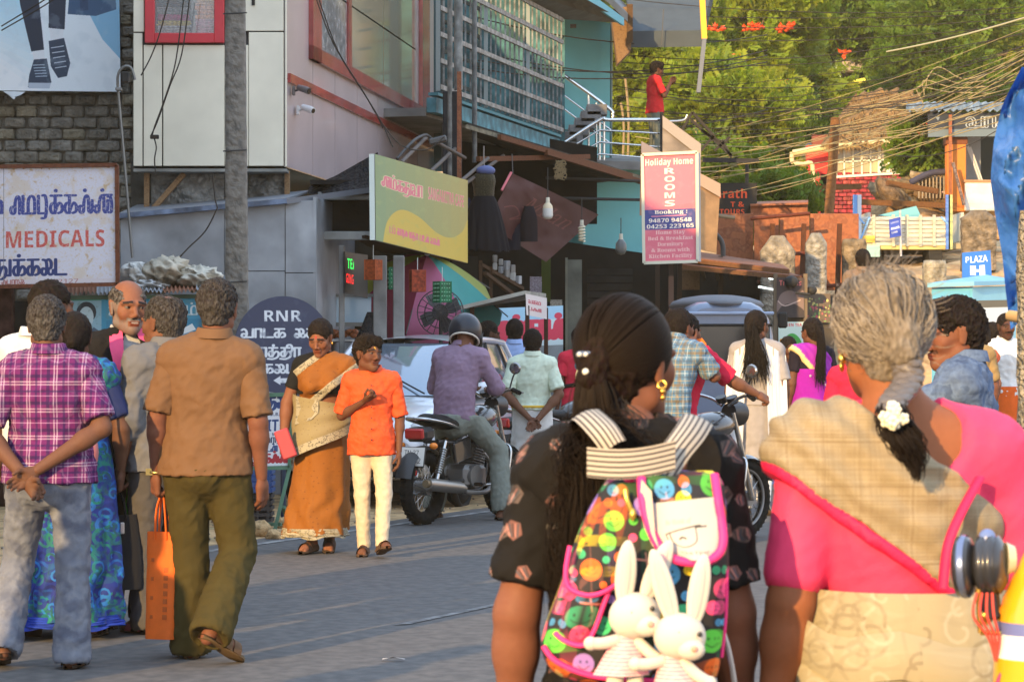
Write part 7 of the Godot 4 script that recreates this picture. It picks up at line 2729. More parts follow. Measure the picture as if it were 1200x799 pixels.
func lock(st:SurfaceTool,pts:Array,r:float,sides:=4):
	var q:Array=smooth(pts,4)
	var rad:=[]
	for i in q.size():rad.append(r*(1.0-.75*pow(float(i)/q.size(),2.0)))
	tube(st,q,rad,sides,false)
func in_fig(o:Dictionary,px:float,py:float,d:float)->Vector3:
	return (o.node.transform as Transform3D).affine_inverse()*P(px,py,d)
func plaid_mat(key:String,base:Color,lines:Array,per:=96,scale:=5.0)->StandardMaterial3D:
	var im:=Image.create(per,per,false,Image.FORMAT_RGBA8)
	for y in per:
		for x in per:
			var c:=base
			for l in lines:
				var a:bool=x>=l[0] and x<l[0]+l[1]
				var b:bool=y>=l[0] and y<l[0]+l[1]
				if a:c=c.lerp(l[2],l[3])
				if b:c=c.lerp(l[2],l[3])
			im.set_pixel(x,y,c*(.92+.16*R01(x*131+y*17)))
	var m:StandardMaterial3D=mat(Color(1,1,1),.9,{"tex":ImageTexture.create_from_image(im),"s":scale,"world":false,"spec": .2})
	return m
func carry_bag(called:String,label:String,top:Vector3,w:float,h:float,dp:float,m,turn:=.0,handle:=.16,hm=null,soft:=.0)->Node3D:
	var t:=thing(called,label,"bag",top-Vector3(0,h+handle,0),"",turn)
	var st:=S()
	var rows:=[]
	for j in 11:
		var v:=j/10.0
		var row:=[]
		for k in 28:
			var a:=TAU*k/28
			var q:=Vector2(cos(a),sin(a))
			q/=pow(pow(absf(q.x),5)+pow(absf(q.y),5),.2)
			var f:=1.0+.05*noi.get_noise_3d(k*.5,v*4.0,w*40.0)-soft*v*v*.5
			row.append(Vector3(q.x*w*.5*f,h*v+.012*(q.x*q.x)*soft,q.y*dp*.5*lerpf(1.0,.35,v)*f))
		rows.append(row)
	sheet(st,rows,true)
	face(st,rows[0],Vector3.DOWN)
	lpart("bag_body",st,m,t)
	for s in [-1,1]:
		st=S()
		var hw:=w*.2
		tube(st,smooth([Vector3(-hw,h*.93,s*dp*.2),Vector3(-hw*.7,h+handle*.6,s*.02),Vector3(0,h+handle,0),Vector3(hw*.7,h+handle*.6,s*.02),Vector3(hw,h*.93,s*dp*.2)],4),.011,6,true,.4)
		lpart("handle",st,hm if hm else m,t)
	return t
func people():
	var leather:=mat(lin(.075,.045,.03),.6)
	var sole:=mat(lin(.05,.035,.025),.8)
	var HN:={"l":[.35,Vector3.ZERO],"r":[.35,Vector3.ZERO]}
	var d:=11.2
	var o:={"at":G(57,d),"h":1.60,"cell": .012,"hcell": .005,"skin":Color(.13,.06,.036),"hair": "short","hairo":{"grey": .14,"puff": .013},"haircell": .005,"head":Vector3(-.08,.12,0),"w":1.1,"handcell": .005,
		"J":{"hed":Vector3(-.02,1.60,-.03),"rel":Vector3(.26,1.12,.09),"rwr":Vector3(-.02,.93,.20),"lel":Vector3(-.28,1.10,.08),"lwr":Vector3(-.08,.90,.20),"rkn":Vector3(.11,.48,.0),"ran":Vector3(.11,.075,.03),"lhp":Vector3(-.10,.9,-.02),"lkn":Vector3(-.17,.5,-.14),"lan":Vector3(-.20,.12,.08),"lto":Vector3(-.24,.03,-.06)},
		"hands":{"r":[.5,Vector3(0,1.7,0)],"l":[.5,Vector3(0,-1.7,0)]}}
	person("man in purple and white checked shirt, hands clasped behind him",o)
	var pm:=plaid_mat("purple",Color(.38,.15,.35),[[6,12,Color(.15,.12,.26),.6],[30,5,Color(.72,.69,.72),.6],[40,5,Color(.72,.69,.72),.6],[62,8,Color(.16,.12,.28),.55],[80,4,Color(.8,.72,.8),.4]],96,8.0)
	shirt(o,pm,.85,.86,.024,"checked_shirt",.0,true,.013)
	trousers(o,mat(Color(1,1,1),.9,{"tex":tint_tex("denim",.006,[Color(.30,.32,.38),Color(.44,.455,.49),Color(.37,.39,.44)],[.25,.5,.8]),"s":2.0,"world":false,"bump": .035,"btex":texs.weave}),.016,.05,.016,"faded_jeans",-.03)
	sandals(o,leather,sole,true)
	o={"at":G(86,12.4),"h":1.56,"fem": .9,"skin":Color(.12,.055,.034),"hair": "tied","head":Vector3(0,.1,0),"w":1.05,"hands":{"r":[1.3,Vector3.ZERO],"l":HN.l},"J":{"rel":Vector3(.25,1.10,.02),"rwr":Vector3(.24,.88,-.03),"lel":Vector3(-.22,1.1,-.05),"lan":Vector3(-.2,.16,.14),"lto":Vector3(-.21,.03,.02)},"hcell": .007}
	person("woman in blue and green swirled sari, carrying a black bag",o)
	shirt(o,fabric(lin(.02,.03,.10)),.8,1.12,.014,"blouse",.0,false,.004)
	var sw:=Pic.new(256,256,Color(.05,.14,.46))
	for i in 46:
		var x:=RR(i,0,256)
		var y:=RR(i+50,0,256)
		var cc:Color=[Color(.04,.42,.36),Color(.03,.3,.28),Color(.1,.42,.72),Color(.03,.07,.32)][i % 4]
		var q:=[]
		for k in 12:q.append(Vector2(x+cos(k*.6+i)*(5+k*2.2),y+sin(k*.6+i)*(4+k*2.4)))
		sw.stroke(q,6+6*R01(i+9),cc)
	var sm:=mat(Color(1,1,1),.75,{"tex":sw.tex(),"s":2.4,"world":false})
	skirt(o,sm,1.06,.09,Vector2(0,0),Vector2(-.05,.03),Vector2(.18,.14),Vector2(.30,.24),8,.16)
	var hem:=skirt(o,fabric(lin(.02,.05,.34)),.13,.07,Vector2(-.045,.025),Vector2(-.05,.03),Vector2(.302,.242),Vector2(.315,.255),8,.10,"sari_hem")
	drape(o,sm,Vector3(-.8,.6,0),.52,.95,.026,"sari_drape","l")
	sandals(o,leather,sole)
	var hp:Vector3=o.node.transform*o.hand_r*Vector3(0,-.09,-.03)
	var bb:=carry_bag("black_bag","slack black cloth bag hanging from the sari woman's hand",hp,.27,.36,.13,mat(lin(.012,.012,.014),.6),.25,.13,null,.45)
	lpart("silver_buckle",bx(Vector3(.03,.3,.055),Vector3(.02,.055,.012),Basis(),.003),mat(lin(.6,.6,.6),.3,{"metal": .8}),bb)
	var pb:=S()
	ball(pb,P(96,530,12.15),Vector3(.075,.12,.05))
	var pk:=solo("handbag",pb,mat(lin(.42,.13,.13),.5),"soft pink handbag tucked under the sari woman's arm","bag")
	part("shoulder_strap",tb(smooth([P(100,516,12.1),P(104,470,12.15),P(100,428,12.25)],4),.012,6,true,.4),mat(lin(.42,.13,.13),.5),pk)
	o={"at":G(44,12.9),"h":1.7,"skin":Color(.13,.06,.036),"hair": "short","head":Vector3(0,-.6,0),"turn": -.3,"cell": .02,"hcell": .007,"J":{"hed":Vector3(.07,1.61,-.02)}}
	person("dark haired man in white shirt, mostly hidden behind the checked shirt",o)
	shirt(o,fabric(lin(.6,.6,.6)),.8,.86)
	trousers(o,fabric(lin(.05,.05,.06)))
	o={"at":G(148,12.9),"h":1.71,"turn":PI+.35,"cell": .012,"hcell": .0035,"hs":1.1,"skin":Color(.20,.085,.05),"hair": "bald","hairo":{"puff": .006,"grey": .25,"top": .006},"head":Vector3(-.03,.12,.02),"handcell": .005,
		"face":{"beard": .75,"beard_col":Color(.17,.16,.155),"stache": .9,"open":true,"gaze": -1.0},"hands":{"r":[.75,Vector3(0,.4,0)],"l":HN.l},
		"J":{"hed":Vector3(0,1.60,-.03),"rel":Vector3(.25,1.13,.02),"rwr":Vector3(.10,1.21,-.22),"lel":Vector3(-.24,1.11,-.02),"lwr":Vector3(-.18,.95,-.15)}}
	person("balding man with grey beard in black jacket, facing the camera",o)
	shirt(o,fabric(lin(.40,.40,.40)),.6,.9,.016,"shirt",.0,true,.006)
	var jk:=fabric(lin(.012,.011,.011))
	var J:Dictionary=o.Jn
	var b:=box_of(J,TORSO+["lel","rel","lwr","rwr"],.24)
	var s:=Sdf.new(b[0],b[1],.012)
	torso(s,J,.036)
	s.cap(J.pel,Vector3(0,.80,.01),.19,.20,.04,Vector3(1,1,.76))
	arm(s,J,"l",.022,1.9,.004)
	arm(s,J,"r",.022,1.75,.004)
	s.cap(Vector3(0,1.5,-.2),Vector3(0,1.05,-.2),.11,.045,.02,Vector3(.75,1,1.4),1)
	s.cap(J.nek+Vector3(0,.06,0),J.nek+Vector3(0,.2,0),.07,.08,.01,Vector3.ONE,1)
	s.cut(Vector3.DOWN,-.82)
	var sk:=Flesh.new()
	sk.add(s.nets())
	sk.ruffle(.012,Vector3(7,4,7),noi,3.0)
	garment(o,"jacket",sk,jk)
	var st:=S()
	sheet(st,[[Vector3(.035,1.50,-.035),Vector3(.10,1.47,-.05)],[Vector3(.045,1.43,-.125),Vector3(.115,1.40,-.13)],[Vector3(.05,1.33,-.165),Vector3(.10,1.31,-.165)],[Vector3(.045,1.18,-.172),Vector3(.07,1.16,-.172)]])
	lpart("pink_lapel",st,fabric(lin(.75,.09,.2)),o.node)
	st=S()
	sheet(st,[[Vector3(-.03,1.50,-.03),Vector3(-.085,1.49,-.03)],[Vector3(-.035,1.44,-.12),Vector3(-.075,1.42,-.125)]])
	lpart("pink_lapel",st,fabric(lin(.75,.09,.2)),o.node)
	trousers(o,fabric(lin(.035,.028,.022)),.018,.05,.012,"trousers",-.02)
	sandals(o,leather,sole)
	o={"at":G(190,12.6),"h":1.64,"turn": .75,"cell": .013,"hcell": .0045,"hs":1.1,"skin":Color(.15,.065,.038),"hair": "crown","hairo":{"puff": .012,"grey": .12},"head":Vector3(0,.25,0),"belly": .03,"w":1.06,
		"J":{"rel":Vector3(.25,1.1,.02),"rwr":Vector3(.22,.86,-.06),"rto":Vector3(.2,.02,-.15)},"hands":{"r":[1.2,Vector3.ZERO],"l":[1.2,Vector3.ZERO]}}
	person("man in slate grey shirt with thinning crown, back turned",o)
	shirt(o,fabric(lin(.13,.13,.135)),1.15,.82,.026,"shirt",.0,true,.014)
	trousers(o,fabric(lin(.075,.07,.068)),.02,.055,.014,"trousers",-.03)
	sandals(o,mat(lin(.22,.05,.06),.6),sole)
	o={"at":G(240,11.5),"h":1.68,"cell": .0115,"hcell": .0045,"skin":Color(.17,.07,.04),"hair": "short","hairo":{"grey": .1,"puff": .014},"haircell": .0045,"head":Vector3(-.04,-.18,0),"w":1.07,"handcell": .0045,
		"J":{"hed":Vector3(.055,1.60,-.03),"nek":Vector3(.035,1.44,.02),"che":Vector3(.01,1.26,0),"lsh":Vector3(-.14,1.37,.01),"rsh":Vector3(.195,1.36,.01),"lel":Vector3(-.215,1.10,.04),"lwr":Vector3(-.225,.86,.0),"rel":Vector3(.245,1.08,.05),"rwr":Vector3(.255,.83,.0),"lhp":Vector3(-.085,.9,0),"lkn":Vector3(-.075,.48,-.04),"lan":Vector3(-.07,.075,-.05),"lto":Vector3(-.08,.02,-.2),"rhp":Vector3(.09,.9,.0),"rkn":Vector3(.145,.49,-.03),"ran":Vector3(.06,.17,.26),"rto":Vector3(.16,.035,.14)},
		"hands":{"l":[1.25,Vector3(0,.5,0)],"r":[.5,Vector3(0,-.5,0)]}}
	person("man in plain brown shirt and olive trousers walking away",o)
	shirt(o,mat(lin(.14,.068,.027),.85,{"tex":texs.cloth,"s":1.6,"world":false,"bump": .035,"btex":texs.weave}),.92,.84,.026,"brown_shirt",.0,true,.010)
	trousers(o,mat(lin(.055,.043,.014),.9,{"tex":texs.cloth,"s":1.6,"world":false,"bump": .035,"btex":texs.weave}),.024,.06,.014,"olive_trousers",-.03)
	sandals(o,mat(lin(.11,.06,.03),.6),mat(lin(.13,.085,.045),.8),true)
	st=S()
	var wl:Transform3D=o.hand_l
	var wpts:=[]
	for k in 17:wpts.append(wl*Vector3(cos(TAU*k/16)*.036,.012,sin(TAU*k/16)*.03))
	tube(st,wpts,.007,6,false)
	box(st,wl*Vector3(0,.012,.034),Vector3(.03,.03,.012))
	lpart("wristwatch",st,mat(lin(.6,.42,.14),.3,{"metal": .9}),o.node)
	hp=o.node.transform*o.hand_l*Vector3(0,-.10,-.035)
	var op:=Pic.new(128,256,Color(.92,.36,.05))
	for k in 4:op.disc(40,60+k*42,6,8,Color(.6,.2,.04))
	op.text("SILKS",96,150,22,60,Color(.6,.2,.04),true,false,true)
	op.stroke([Vector2(70,30),Vector2(70,220)],3,Color(.7,.25,.04))
	var om:=mat(Color(.72,.13,.008),.7,{"tex":texs.cloth,"s":3.0,"world":false,"back":lin(.3,.07,.0)})
	var ob:=carry_bag("orange_bag","bright orange cloth bag in the brown shirted man's hand",hp,.145,.48,.10,om,-.3,.17)
	st=S()
	for k in 4:box(st,Vector3(-.035,.1+k*.085,.047-k*.006),Vector3(.012,.016,.002))
	for k in 7:box(st,Vector3(.03,.10+k*.035,.047-k*.003),Vector3(.02,.022,.002))
	lpart("printed_marks",st,mat(lin(.35,.07,.01),.8),ob)
	carry_bag("orange_bag","second orange bag, behind the brown shirted man's leg",hp+Vector3(.10,-.03,-.22),.12,.46,.09,om,.5,.14)
	var cp:=Pic.new(128,200,Color(.32,.62,.16))
	cp.poly([Vector2(0,60),Vector2(128,30),Vector2(128,130),Vector2(0,150)],Color(.62,.2,.32))
	cp.poly([Vector2(20,40),Vector2(110,20),Vector2(60,110)],Color(.36,.7,.2))
	cp.rect(0,130,128,70,Color(.76,.2,.4))
	cp.text("Super",64,156,22,96,Color(.95,.8,.2),true,false,true)
	cp.rect(0,168,128,32,Color(.85,.85,.86))
	cp.text("SALE",64,194,20,90,Color(.25,.35,.7),true,false,true)
	var cb:=thing("printed_carrier_bag","large green and pink printed carrier bag behind the orange bag","bag",P(163,690,12.4))
	st=S()
	var ba:=P(136,570,12.85)
	var bd:=P(188,562,12.8)
	var bc:=P(187,688,12.8)
	var be:=P(139,690,12.85)
	sign_face(st,ba,bd,bc,be)
	part("printed_front",st,print_mat(cp,.4),cb)
	st=S()
	slab(st,[ba+Vector3(0,0,-.004),bd+Vector3(0,0,-.004),bc+Vector3(0,0,-.004),be+Vector3(0,0,-.004)],Vector3(.02,0,-.10))
	part("bag_body",st,mat(lin(.3,.45,.12),.5),cb)
	part("handle",tb(smooth([ba.lerp(bd,.3),ba.lerp(bd,.4)+Vector3(.02,.12,0),ba.lerp(bd,.7)],4),.008,5),mat(lin(.6,.6,.6),.6),cb)
	o={"at":G(378,17.5),"h":1.58,"turn":PI-.05,"fem":1.0,"cell": .0105,"hcell": .0036,"skin":Color(.20,.085,.05),"hair": "tied","haircell": .0045,"head":Vector3(-.38,-.22,.0),"w":1.04,"handcell": .0055,"am":1.08,
		"face":{"down":true,"mark":Color(.35,.03,.03)},"hands":{"r":[1.2,Vector3(0,.3,0)],"l":[.5,Vector3(0,.9,0)]},
		"J":{"hed":Vector3(.015,1.585,-.05),"rel":Vector3(.265,1.10,.0),"rwr":Vector3(.285,.84,-.05),"lsh":Vector3(-.185,1.37,.0),"lel":Vector3(-.30,1.16,.10),"lwr":Vector3(-.42,1.27,-.02),"rkn":Vector3(.08,.48,-.10),"ran":Vector3(.07,.09,-.08),"rto":Vector3(.12,.03,-.24),"lkn":Vector3(-.04,.5,-.05),"lan":Vector3(-.04,.11,.06),"lto":Vector3(-.05,.025,-.09)}}
	person("woman in mustard and beige sari walking beside the boy",o)
	shirt(o,fabric(lin(.012,.012,.012)),.62,1.17,.013,"black_blouse",.009,false,.003)
	var must:=Color(.25,.082,.004)
	var mtex:=Pic.new(128,128,Color(.93,.93,.93))
	for i in 26:mtex.disc(RR(i,0,128),RR(i+30,0,128),2.4,2.4,Color(1.0,1.0,.86))
	for i in 18:mtex.disc(RR(i+200,0,128),RR(i+230,0,128),3,2,Color(.72,.68,.66))
	var mm:=mat(Color(1,1,1),.8,{"vc":true,"tex":mtex.tex(),"s":3.4,"world":false})
	var ivory:=Pic.new(128,128,Color(.72,.69,.6))
	for i in 70:
		var x:=RR(i*3,0,128)
		var y:=RR(i*3+1,0,128)
		ivory.stroke(ivory.curve([Vector2(x,y),Vector2(x+RR(i,-9,9),y+RR(i+4,-9,9)),Vector2(x+RR(i+8,-14,14),y+RR(i+6,-14,14))]),2.2,Color(.34,.31,.27))
	var im:=mat(Color(.66,.65,.62),.8,{"tex":ivory.tex(),"s":5.5,"world":false})
	var beige:=mat(lin(.27,.215,.11),.8,{"tex":mtex.tex(),"s":5.0,"world":false})
	var sk2:=skirt(o,mat(must,.8,{"tex":mtex.tex(),"s":3.4,"world":false}),1.02,.15,Vector2(0,0),Vector2(.06,-.03),Vector2(.175,.15),Vector2(.235,.21),7,.12)
	skirt(o,im,.19,.125,Vector2(.058,-.028),Vector2(.06,-.03),Vector2(.237,.212),Vector2(.246,.22),7,.09,"patterned_hem")
	var nn:=Vector3(-.62,-.78,0).normalized()*-1.0
	drape(o,mm,Vector3(.60,.80,0),.93,1.155,.022,"sari_drape","",.009,-1.0,must,must,.005,1)
	drape(o,im,Vector3(.60,.80,0),1.15,1.20,.026,"patterned_border","",.009,-1.0,must,must,.002,1)
	drape(o,im,Vector3(.62,.78,0),.885,.94,.03,"patterned_border","",.009,-1.0,must,must,.002,1)
	st=S()
	var rows:=[]
	for j in 15:
		var v:=j/14.0
		var row:=[]
		for i in 17:
			var u:=i/16.0
			var a:=lerpf(-.25,PI+.2,u)
			var y:=lerpf(1.19-.13*u,lerpf(.66,.96,u),v)
			var r:=.2+.012*v+.006*sin(v*16.0+u*4.0)
			row.append(Vector3(cos(a)*r*1.08,y,-sin(a)*r*.95-.02-.06*v*(1.0-u)))
		rows.append(row)
	sheet(st,rows)
	lpart("beige_pallu",st,beige,o.node)
	st=S()
	var br:=[]
	for i in 17:br.append([rows[14][i]+Vector3(0,.045,-.006),rows[14][i]+Vector3(0,-.02,-.008)])
	sheet(st,br)
	lpart("patterned_border",st,im,o.node)
	st=S()
	sheet(st,[[rows[0][0]*Vector3(1.03,1,1.04),rows[0][4]*Vector3(1.03,1,1.04),rows[0][8]*Vector3(1.03,1,1.04)],[rows[4][0]*Vector3(1.03,1,1.04),rows[4][4]*Vector3(1.03,1,1.04),rows[4][8]*Vector3(1.03,1,1.04)],[rows[8][0]*Vector3(1.03,1,1.04),rows[7][4]*Vector3(1.03,1,1.04),rows[6][7]*Vector3(1.03,1,1.04)]])
	lpart("patterned_panel",st,im,o.node)
	sandals(o,leather,sole,true)
	st=S()
	for k in 2:
		var q:=[]
		for i in 13:
			var a:=PI*(.05+.9*i/12.0)
			q.append(o.Jn.nek+Vector3(cos(a)*(.075+.01*k),-.02-(.07+.035*k)*sin(a),-.05-.07*sin(a)))
		tube(st,q,.004,5)
	for x in [-1,1]:ball(st,o.ht*Vector3(x*.083,-.045,.004),Vector3(.006,.012,.006),Basis(),5,6)
	lpart("gold_jewellery",st,mat(lin(.7,.4,.09),.3,{"metal": .9}),o.node)
	st=S()
	var wr:Transform3D=o.hand_r
	wpts=[]
	for k in 15:wpts.append(wr*Vector3(cos(TAU*k/14)*.036,.03,sin(TAU*k/14)*.03))
	tube(st,wpts,.005,5,false)
	lpart("bangle",st,mat(lin(.6,.5,.25),.3,{"metal": .8}),o.node)
	var pu:=S()
	box(pu,P(334,520,17.28),Vector3(.10,.20,.03),Basis(Vector3(0,0,1),.35),.008)
	solo("red_purse",pu,mat(lin(.36,.04,.055),.45),"flat red purse held in the mustard sari woman's hand","purse")
	o={"at":G(435,17.2),"h":1.45,"turn":PI+.08,"cell": .0105,"hcell": .0034,"hs":1.13,"skin":Color(.13,.055,.033),"hair": "boy","haircell": .004,"hairo":{"puff": .02},"head":Vector3(.05,.55,.02),"w": .96,"am": .86,"handcell": .005,
		"face":{"gaze": -1.0,"mark":Color(.6,.36,.05)},"hands":{"r":[1.35,Vector3(0,.5,0)],"l":[.5,Vector3.ZERO]},
		"J":{"hed":Vector3(.025,1.60,-.02),"rel":Vector3(.235,1.11,.03),"rwr":Vector3(.06,1.23,-.18),"lel":Vector3(-.225,1.09,.02),"lwr":Vector3(-.215,.83,-.04),"rhp":Vector3(.08,.9,0),"rkn":Vector3(.075,.48,.0),"ran":Vector3(.06,.085,.03),"rto":Vector3(.08,.025,-.11),"lhp":Vector3(-.08,.9,0),"lkn":Vector3(-.095,.5,-.09),"lan":Vector3(-.075,.11,-.17),"lto":Vector3(-.11,.10,-.32)}}
	person("boy in bright orange shirt and cream trousers, looking aside",o)
	var org:=mat(lin(.72,.075,.012),.8,{"tex":texs.cloth,"s":2.0,"world":false,"bump": .035,"btex":texs.weave})
	var sh:=shirt(o,org,.95,.80,.022,"orange_shirt",.0,true,.013)
	for k in 6:
		st=S()
		var y:=1.35-k*.085
		ball(st,Vector3(.004,y,-.138-(.012 if k>1 else .0)-.004*minf(k,3)),Vector3(.007,.007,.004),Basis(),4,7)
		lpart("button",st,mat(lin(.05,.015,.01),.4),sh)
	trousers(o,fabric(lin(.56,.46,.33)),.004,.012,.010,"cream_trousers",-.02)
	sandals(o,mat(lin(.10,.06,.04),.7),mat(lin(.10,.06,.04),.8),true)
	o={"at":G(624,22.0),"thin": .0,"h":1.55,"skin":Color(.15,.07,.042),"hair": "short","cell": .013,"hcell": .006,"w":1.02,"J":{"lel":Vector3(-.25,1.10,.1),"lwr":Vector3(-.03,.88,.21),"rel":Vector3(.25,1.1,.1),"rwr":Vector3(.04,.86,.22),"lhp":Vector3(-.08,.9,0)},"hands":{"l":[.6,Vector3(0,-1.6,0)],"r":[.6,Vector3(0,1.6,0)]}}
	person("man in pale mint shirt and white wrap, hands behind back",o)
	shirt(o,fabric(lin(.58,.66,.52)),.85,.95,.024)
	skirt(o,fabric(lin(.66,.65,.62)),1.0,.50,Vector2(0,0),Vector2(0,0),Vector2(.185,.15),Vector2(.20,.16),4,.08,"white_wrap")
	st=S()
	var rr:=[]
	for k in 25:rr.append(Vector3(cos(TAU*k/24)*.19,.985,sin(TAU*k/24)*.155))
	tube(st,rr,.016,6,false)
	lpart("yellow_waistband",st,fabric(lin(.65,.4,.06)),o.node)
	sandals(o,leather,sole)
	o={"at":G(603,25.9),"h":1.68,"skin":Color(.13,.06,.036),"hair": "short","cell": .02,"hcell": .007}
	person("man in light blue shirt standing at the snack cart",o)
	shirt(o,fabric(lin(.28,.38,.62)),.8,.86)
	trousers(o,fabric(lin(.05,.05,.06)))
	o={"at":G(573,26.1),"h":1.66,"turn": -1.2,"skin":Color(.11,.05,.03),"hair": "short","cell": .02,"hcell": .006,"face":{"stache": .9},"head":Vector3(-.1,-.1,0)}
	person("man with moustache seen in profile beside the snack cart",o)
	shirt(o,fabric(lin(.12,.075,.06)),.8,.86)
	trousers(o,fabric(lin(.04,.04,.045)))
	o={"at":G(679,26.0),"h":1.6,"fem": .8,"skin":Color(.14,.06,.036),"hair": "tied","cell": .02,"hcell": .007,"turn": .2}
	person("woman in red tunic with a long black plait",o)
	shirt(o,fabric(lin(.62,.03,.06)),.7,.6,.02,"tunic",.0,false)
	trousers(o,fabric(lin(.05,.02,.03)))
	st=S()
	tube(st,smooth([o.ht*Vector3(0,-.04,.13),Vector3(.0,1.35,.19),Vector3(-.02,1.1,.2),Vector3(-.02,.95,.19)],6),.032,8)
	lpart("plait",st,mat(Color(.014,.011,.01),.45),o.node)
	o={"at":G(717,19.6),"h":1.70,"skin":Color(.16,.07,.042),"hair": "short","cell": .014,"hcell": .008,"w":1.05,"J":{"lsh":Vector3(-.18,1.37,0),"lel":Vector3(-.23,1.08,.02),"lwr":Vector3(-.22,.83,-.02)}}
	person("man in cream tee shirt half hidden behind the woman's head",o)
	shirt(o,fabric(lin(.52,.46,.33)),.75,.86,.02,"tee_shirt",.0,false)
	trousers(o,fabric(lin(.06,.06,.07)))
	sandals(o,leather,sole)
	o={"at":G(888,21.4),"h":1.70,"fem": .9,"turn": -.15,"skin":Color(.14,.06,.036),"hair": "tied","haircell": .006,"cell": .0135,"hcell": .005,"head":Vector3(0,-.5,0),"J":{"rkn":Vector3(.08,.49,-.03),"ran":Vector3(.06,.14,.14),"rto":Vector3(.08,.03,.02)}}
	person("woman in grey tunic and white shawl with loose black hair",o)
	shirt(o,fabric(lin(.30,.28,.275)),.9,.92,.018,"tunic",.0,false,.006)
	skirt(o,fabric(lin(.30,.28,.275)),1.05,.47,Vector2(0,0),Vector2(0,0),Vector2(.165,.14),Vector2(.215,.17),4,.08,"tunic_skirt")
	trousers(o,fabric(lin(.70,.68,.65)),.004,.02,.008,"white_trousers",.0)
	for x in [-1.0,1.0]:
		st=S()
		rows=[]
		for j in 18:
			var v:=j/17.0
			var row:=[]
			for i in 9:
				var u:=i/8.0
				var rx:=lerpf(.08,.24,u)+.03*v
				row.append(Vector3(x*rx,lerpf(1.44-.10*u,.42+.22*u+(.12 if x<0 else .0),v),.13-.12*u*u*(1.0-v*.6)+.03*sin(u*14.0+v*2.0)+.06*v))
			rows.append(row)
		sheet(st,rows)
		lpart("white_shawl",st,mat(lin(.74,.73,.72),.8,{"back":lin(.3,.3,.3)}),o.node)
	loose_hair(o,220,.32,.10,Color(.012,.01,.009),.0026)
	sandals(o,mat(lin(.35,.28,.18),.7),mat(lin(.3,.2,.11),.8),true)
	o={"at":G(952,23.6),"h":1.66,"fem":1.0,"turn": .35,"skin":Color(.13,.058,.035),"hair": "tied","haircell": .006,"cell": .0135,"hcell": .006,"head":Vector3(-.1,.25,0)}
	person("woman in violet sari with gold border and long ponytail",o)
	shirt(o,fabric(lin(.015,.012,.02)),.62,1.12,.013,"blouse",.0,false,.004)
	var vio:=Color(.30,.015,.33)
	skirt(o,fabric(vio),1.24,.06,Vector2(0,0),Vector2(0,0),Vector2(.185,.15),Vector2(.27,.23),8,.14)
	drape(o,mat(Color(1,1,1),.7,{"vc":true}),Vector3(.79,.61,0),.69,.945,.026,"sari_drape","l",.011,.04,Color(.62,.48,.22),vio,.006)
	for i in 9:
		st=S()
		ball(st,Vector3(RR(i,-.12,.15),RR(i+20,1.02,1.3),.158),Vector3(.014,.014,.005)*(2.0 if i==0 else 1.0),Basis(),4,6)
		lpart("embroidery",st,mat(lin(.45,.3,.4),.5),o.node)
	loose_hair(o,160,.36,.05,Color(.013,.01,.009),.0026)
	carry_bag("yellow_bag","yellow cloth bag between the white shawl and the violet sari",P(918,468,22.4),.2,.42,.1,mat(lin(.7,.33,.01),.7),.2,.12)
	o={"at":G(925,25.0),"h":1.5,"fem": .8,"turn":PI+.2,"skin":Color(.09,.04,.025),"hair": "tied","cell": .02,"hcell": .005,"face":{"mark":Color(.55,.5,.4)},"head":Vector3(-.1,.1,0),"J":{"hed":Vector3(0,1.585,-.01)}}
	person("dark haired woman facing us, peeping past the violet sari",o)
	skirt(o,fabric(lin(.03,.10,.4)),1.4,.1,Vector2(0,0),Vector2(0,0),Vector2(.19,.14),Vector2(.25,.2),6,.1,"blue_dress")
	o={"at":G(1008,16.5),"h":1.5,"skin":Color(.13,.058,.035),"hair": "short","cell": .02,"hcell": .008,"fem": .7}
	person("person in crimson top hidden behind the grey haired woman",o)
	shirt(o,fabric(lin(.55,.02,.06)),.8,.86)
	trousers(o,fabric(lin(.05,.05,.06)))
	o={"at":G(1127,9.3),"h":1.57,"turn":1.3,"cell": .011,"hcell": .0036,"hs":1.1,"skin":Color(.19,.075,.04),"hair": "boy","haircell": .004,"hairo":{"puff": .014},"head":Vector3(-.12,.45,0),"handcell": .004,"face":{"stache": .7},"hands":{"l":[.25,Vector3(.5,.5,0)],"r":[.5,Vector3.ZERO]},
		"J":{"hed":Vector3(0,1.575,-.03),"lel":Vector3(-.20,1.20,-.22),"lwr":Vector3(-.04,1.42,-.19),"rel":Vector3(.25,1.1,.0)}}
	person("man in denim blue shirt holding his hand over his face",o)
	shirt(o,mat(Color(1,1,1),.9,{"tex":tint_tex("denimshirt",.008,[Color(.22,.28,.38),Color(.36,.43,.53),Color(.28,.34,.44)],[.3,.5,.8]),"s":3.0,"world":false}),.8,.86,.024,"denim_shirt",.0,true,.014)
	trousers(o,fabric(lin(.05,.05,.06)))
	sandals(o,leather,sole)
	o={"at":G(1180,26.0),"h":1.72,"turn":PI+.1,"skin":Color(.09,.042,.028),"hair": "short","cell": .015,"hcell": .005,"face":{"stache":1.0,"beard": .5},"J":{"hed":Vector3(0,1.6,-.02)}}
	person("bearded man in white shirt and orange wrap at far right",o)
	shirt(o,fabric(lin(.72,.7,.66)),.85,.88,.026)
	skirt(o,fabric(lin(.75,.13,.02)),1.0,.25,Vector2(0,0),Vector2(0,0),Vector2(.18,.15),Vector2(.2,.17),4,.08,"orange_wrap")
	sandals(o,leather,sole)
	o={"at":G(1163,27.2),"h":1.66,"turn": .3,"skin":Color(.12,.055,.034),"hair": "short","cell": .02,"hcell": .007}
	person("man in white shirt, back turned, beside the bearded man",o)
	shirt(o,fabric(lin(.7,.68,.64)),.85,.88)
	trousers(o,fabric(lin(.08,.08,.1)))
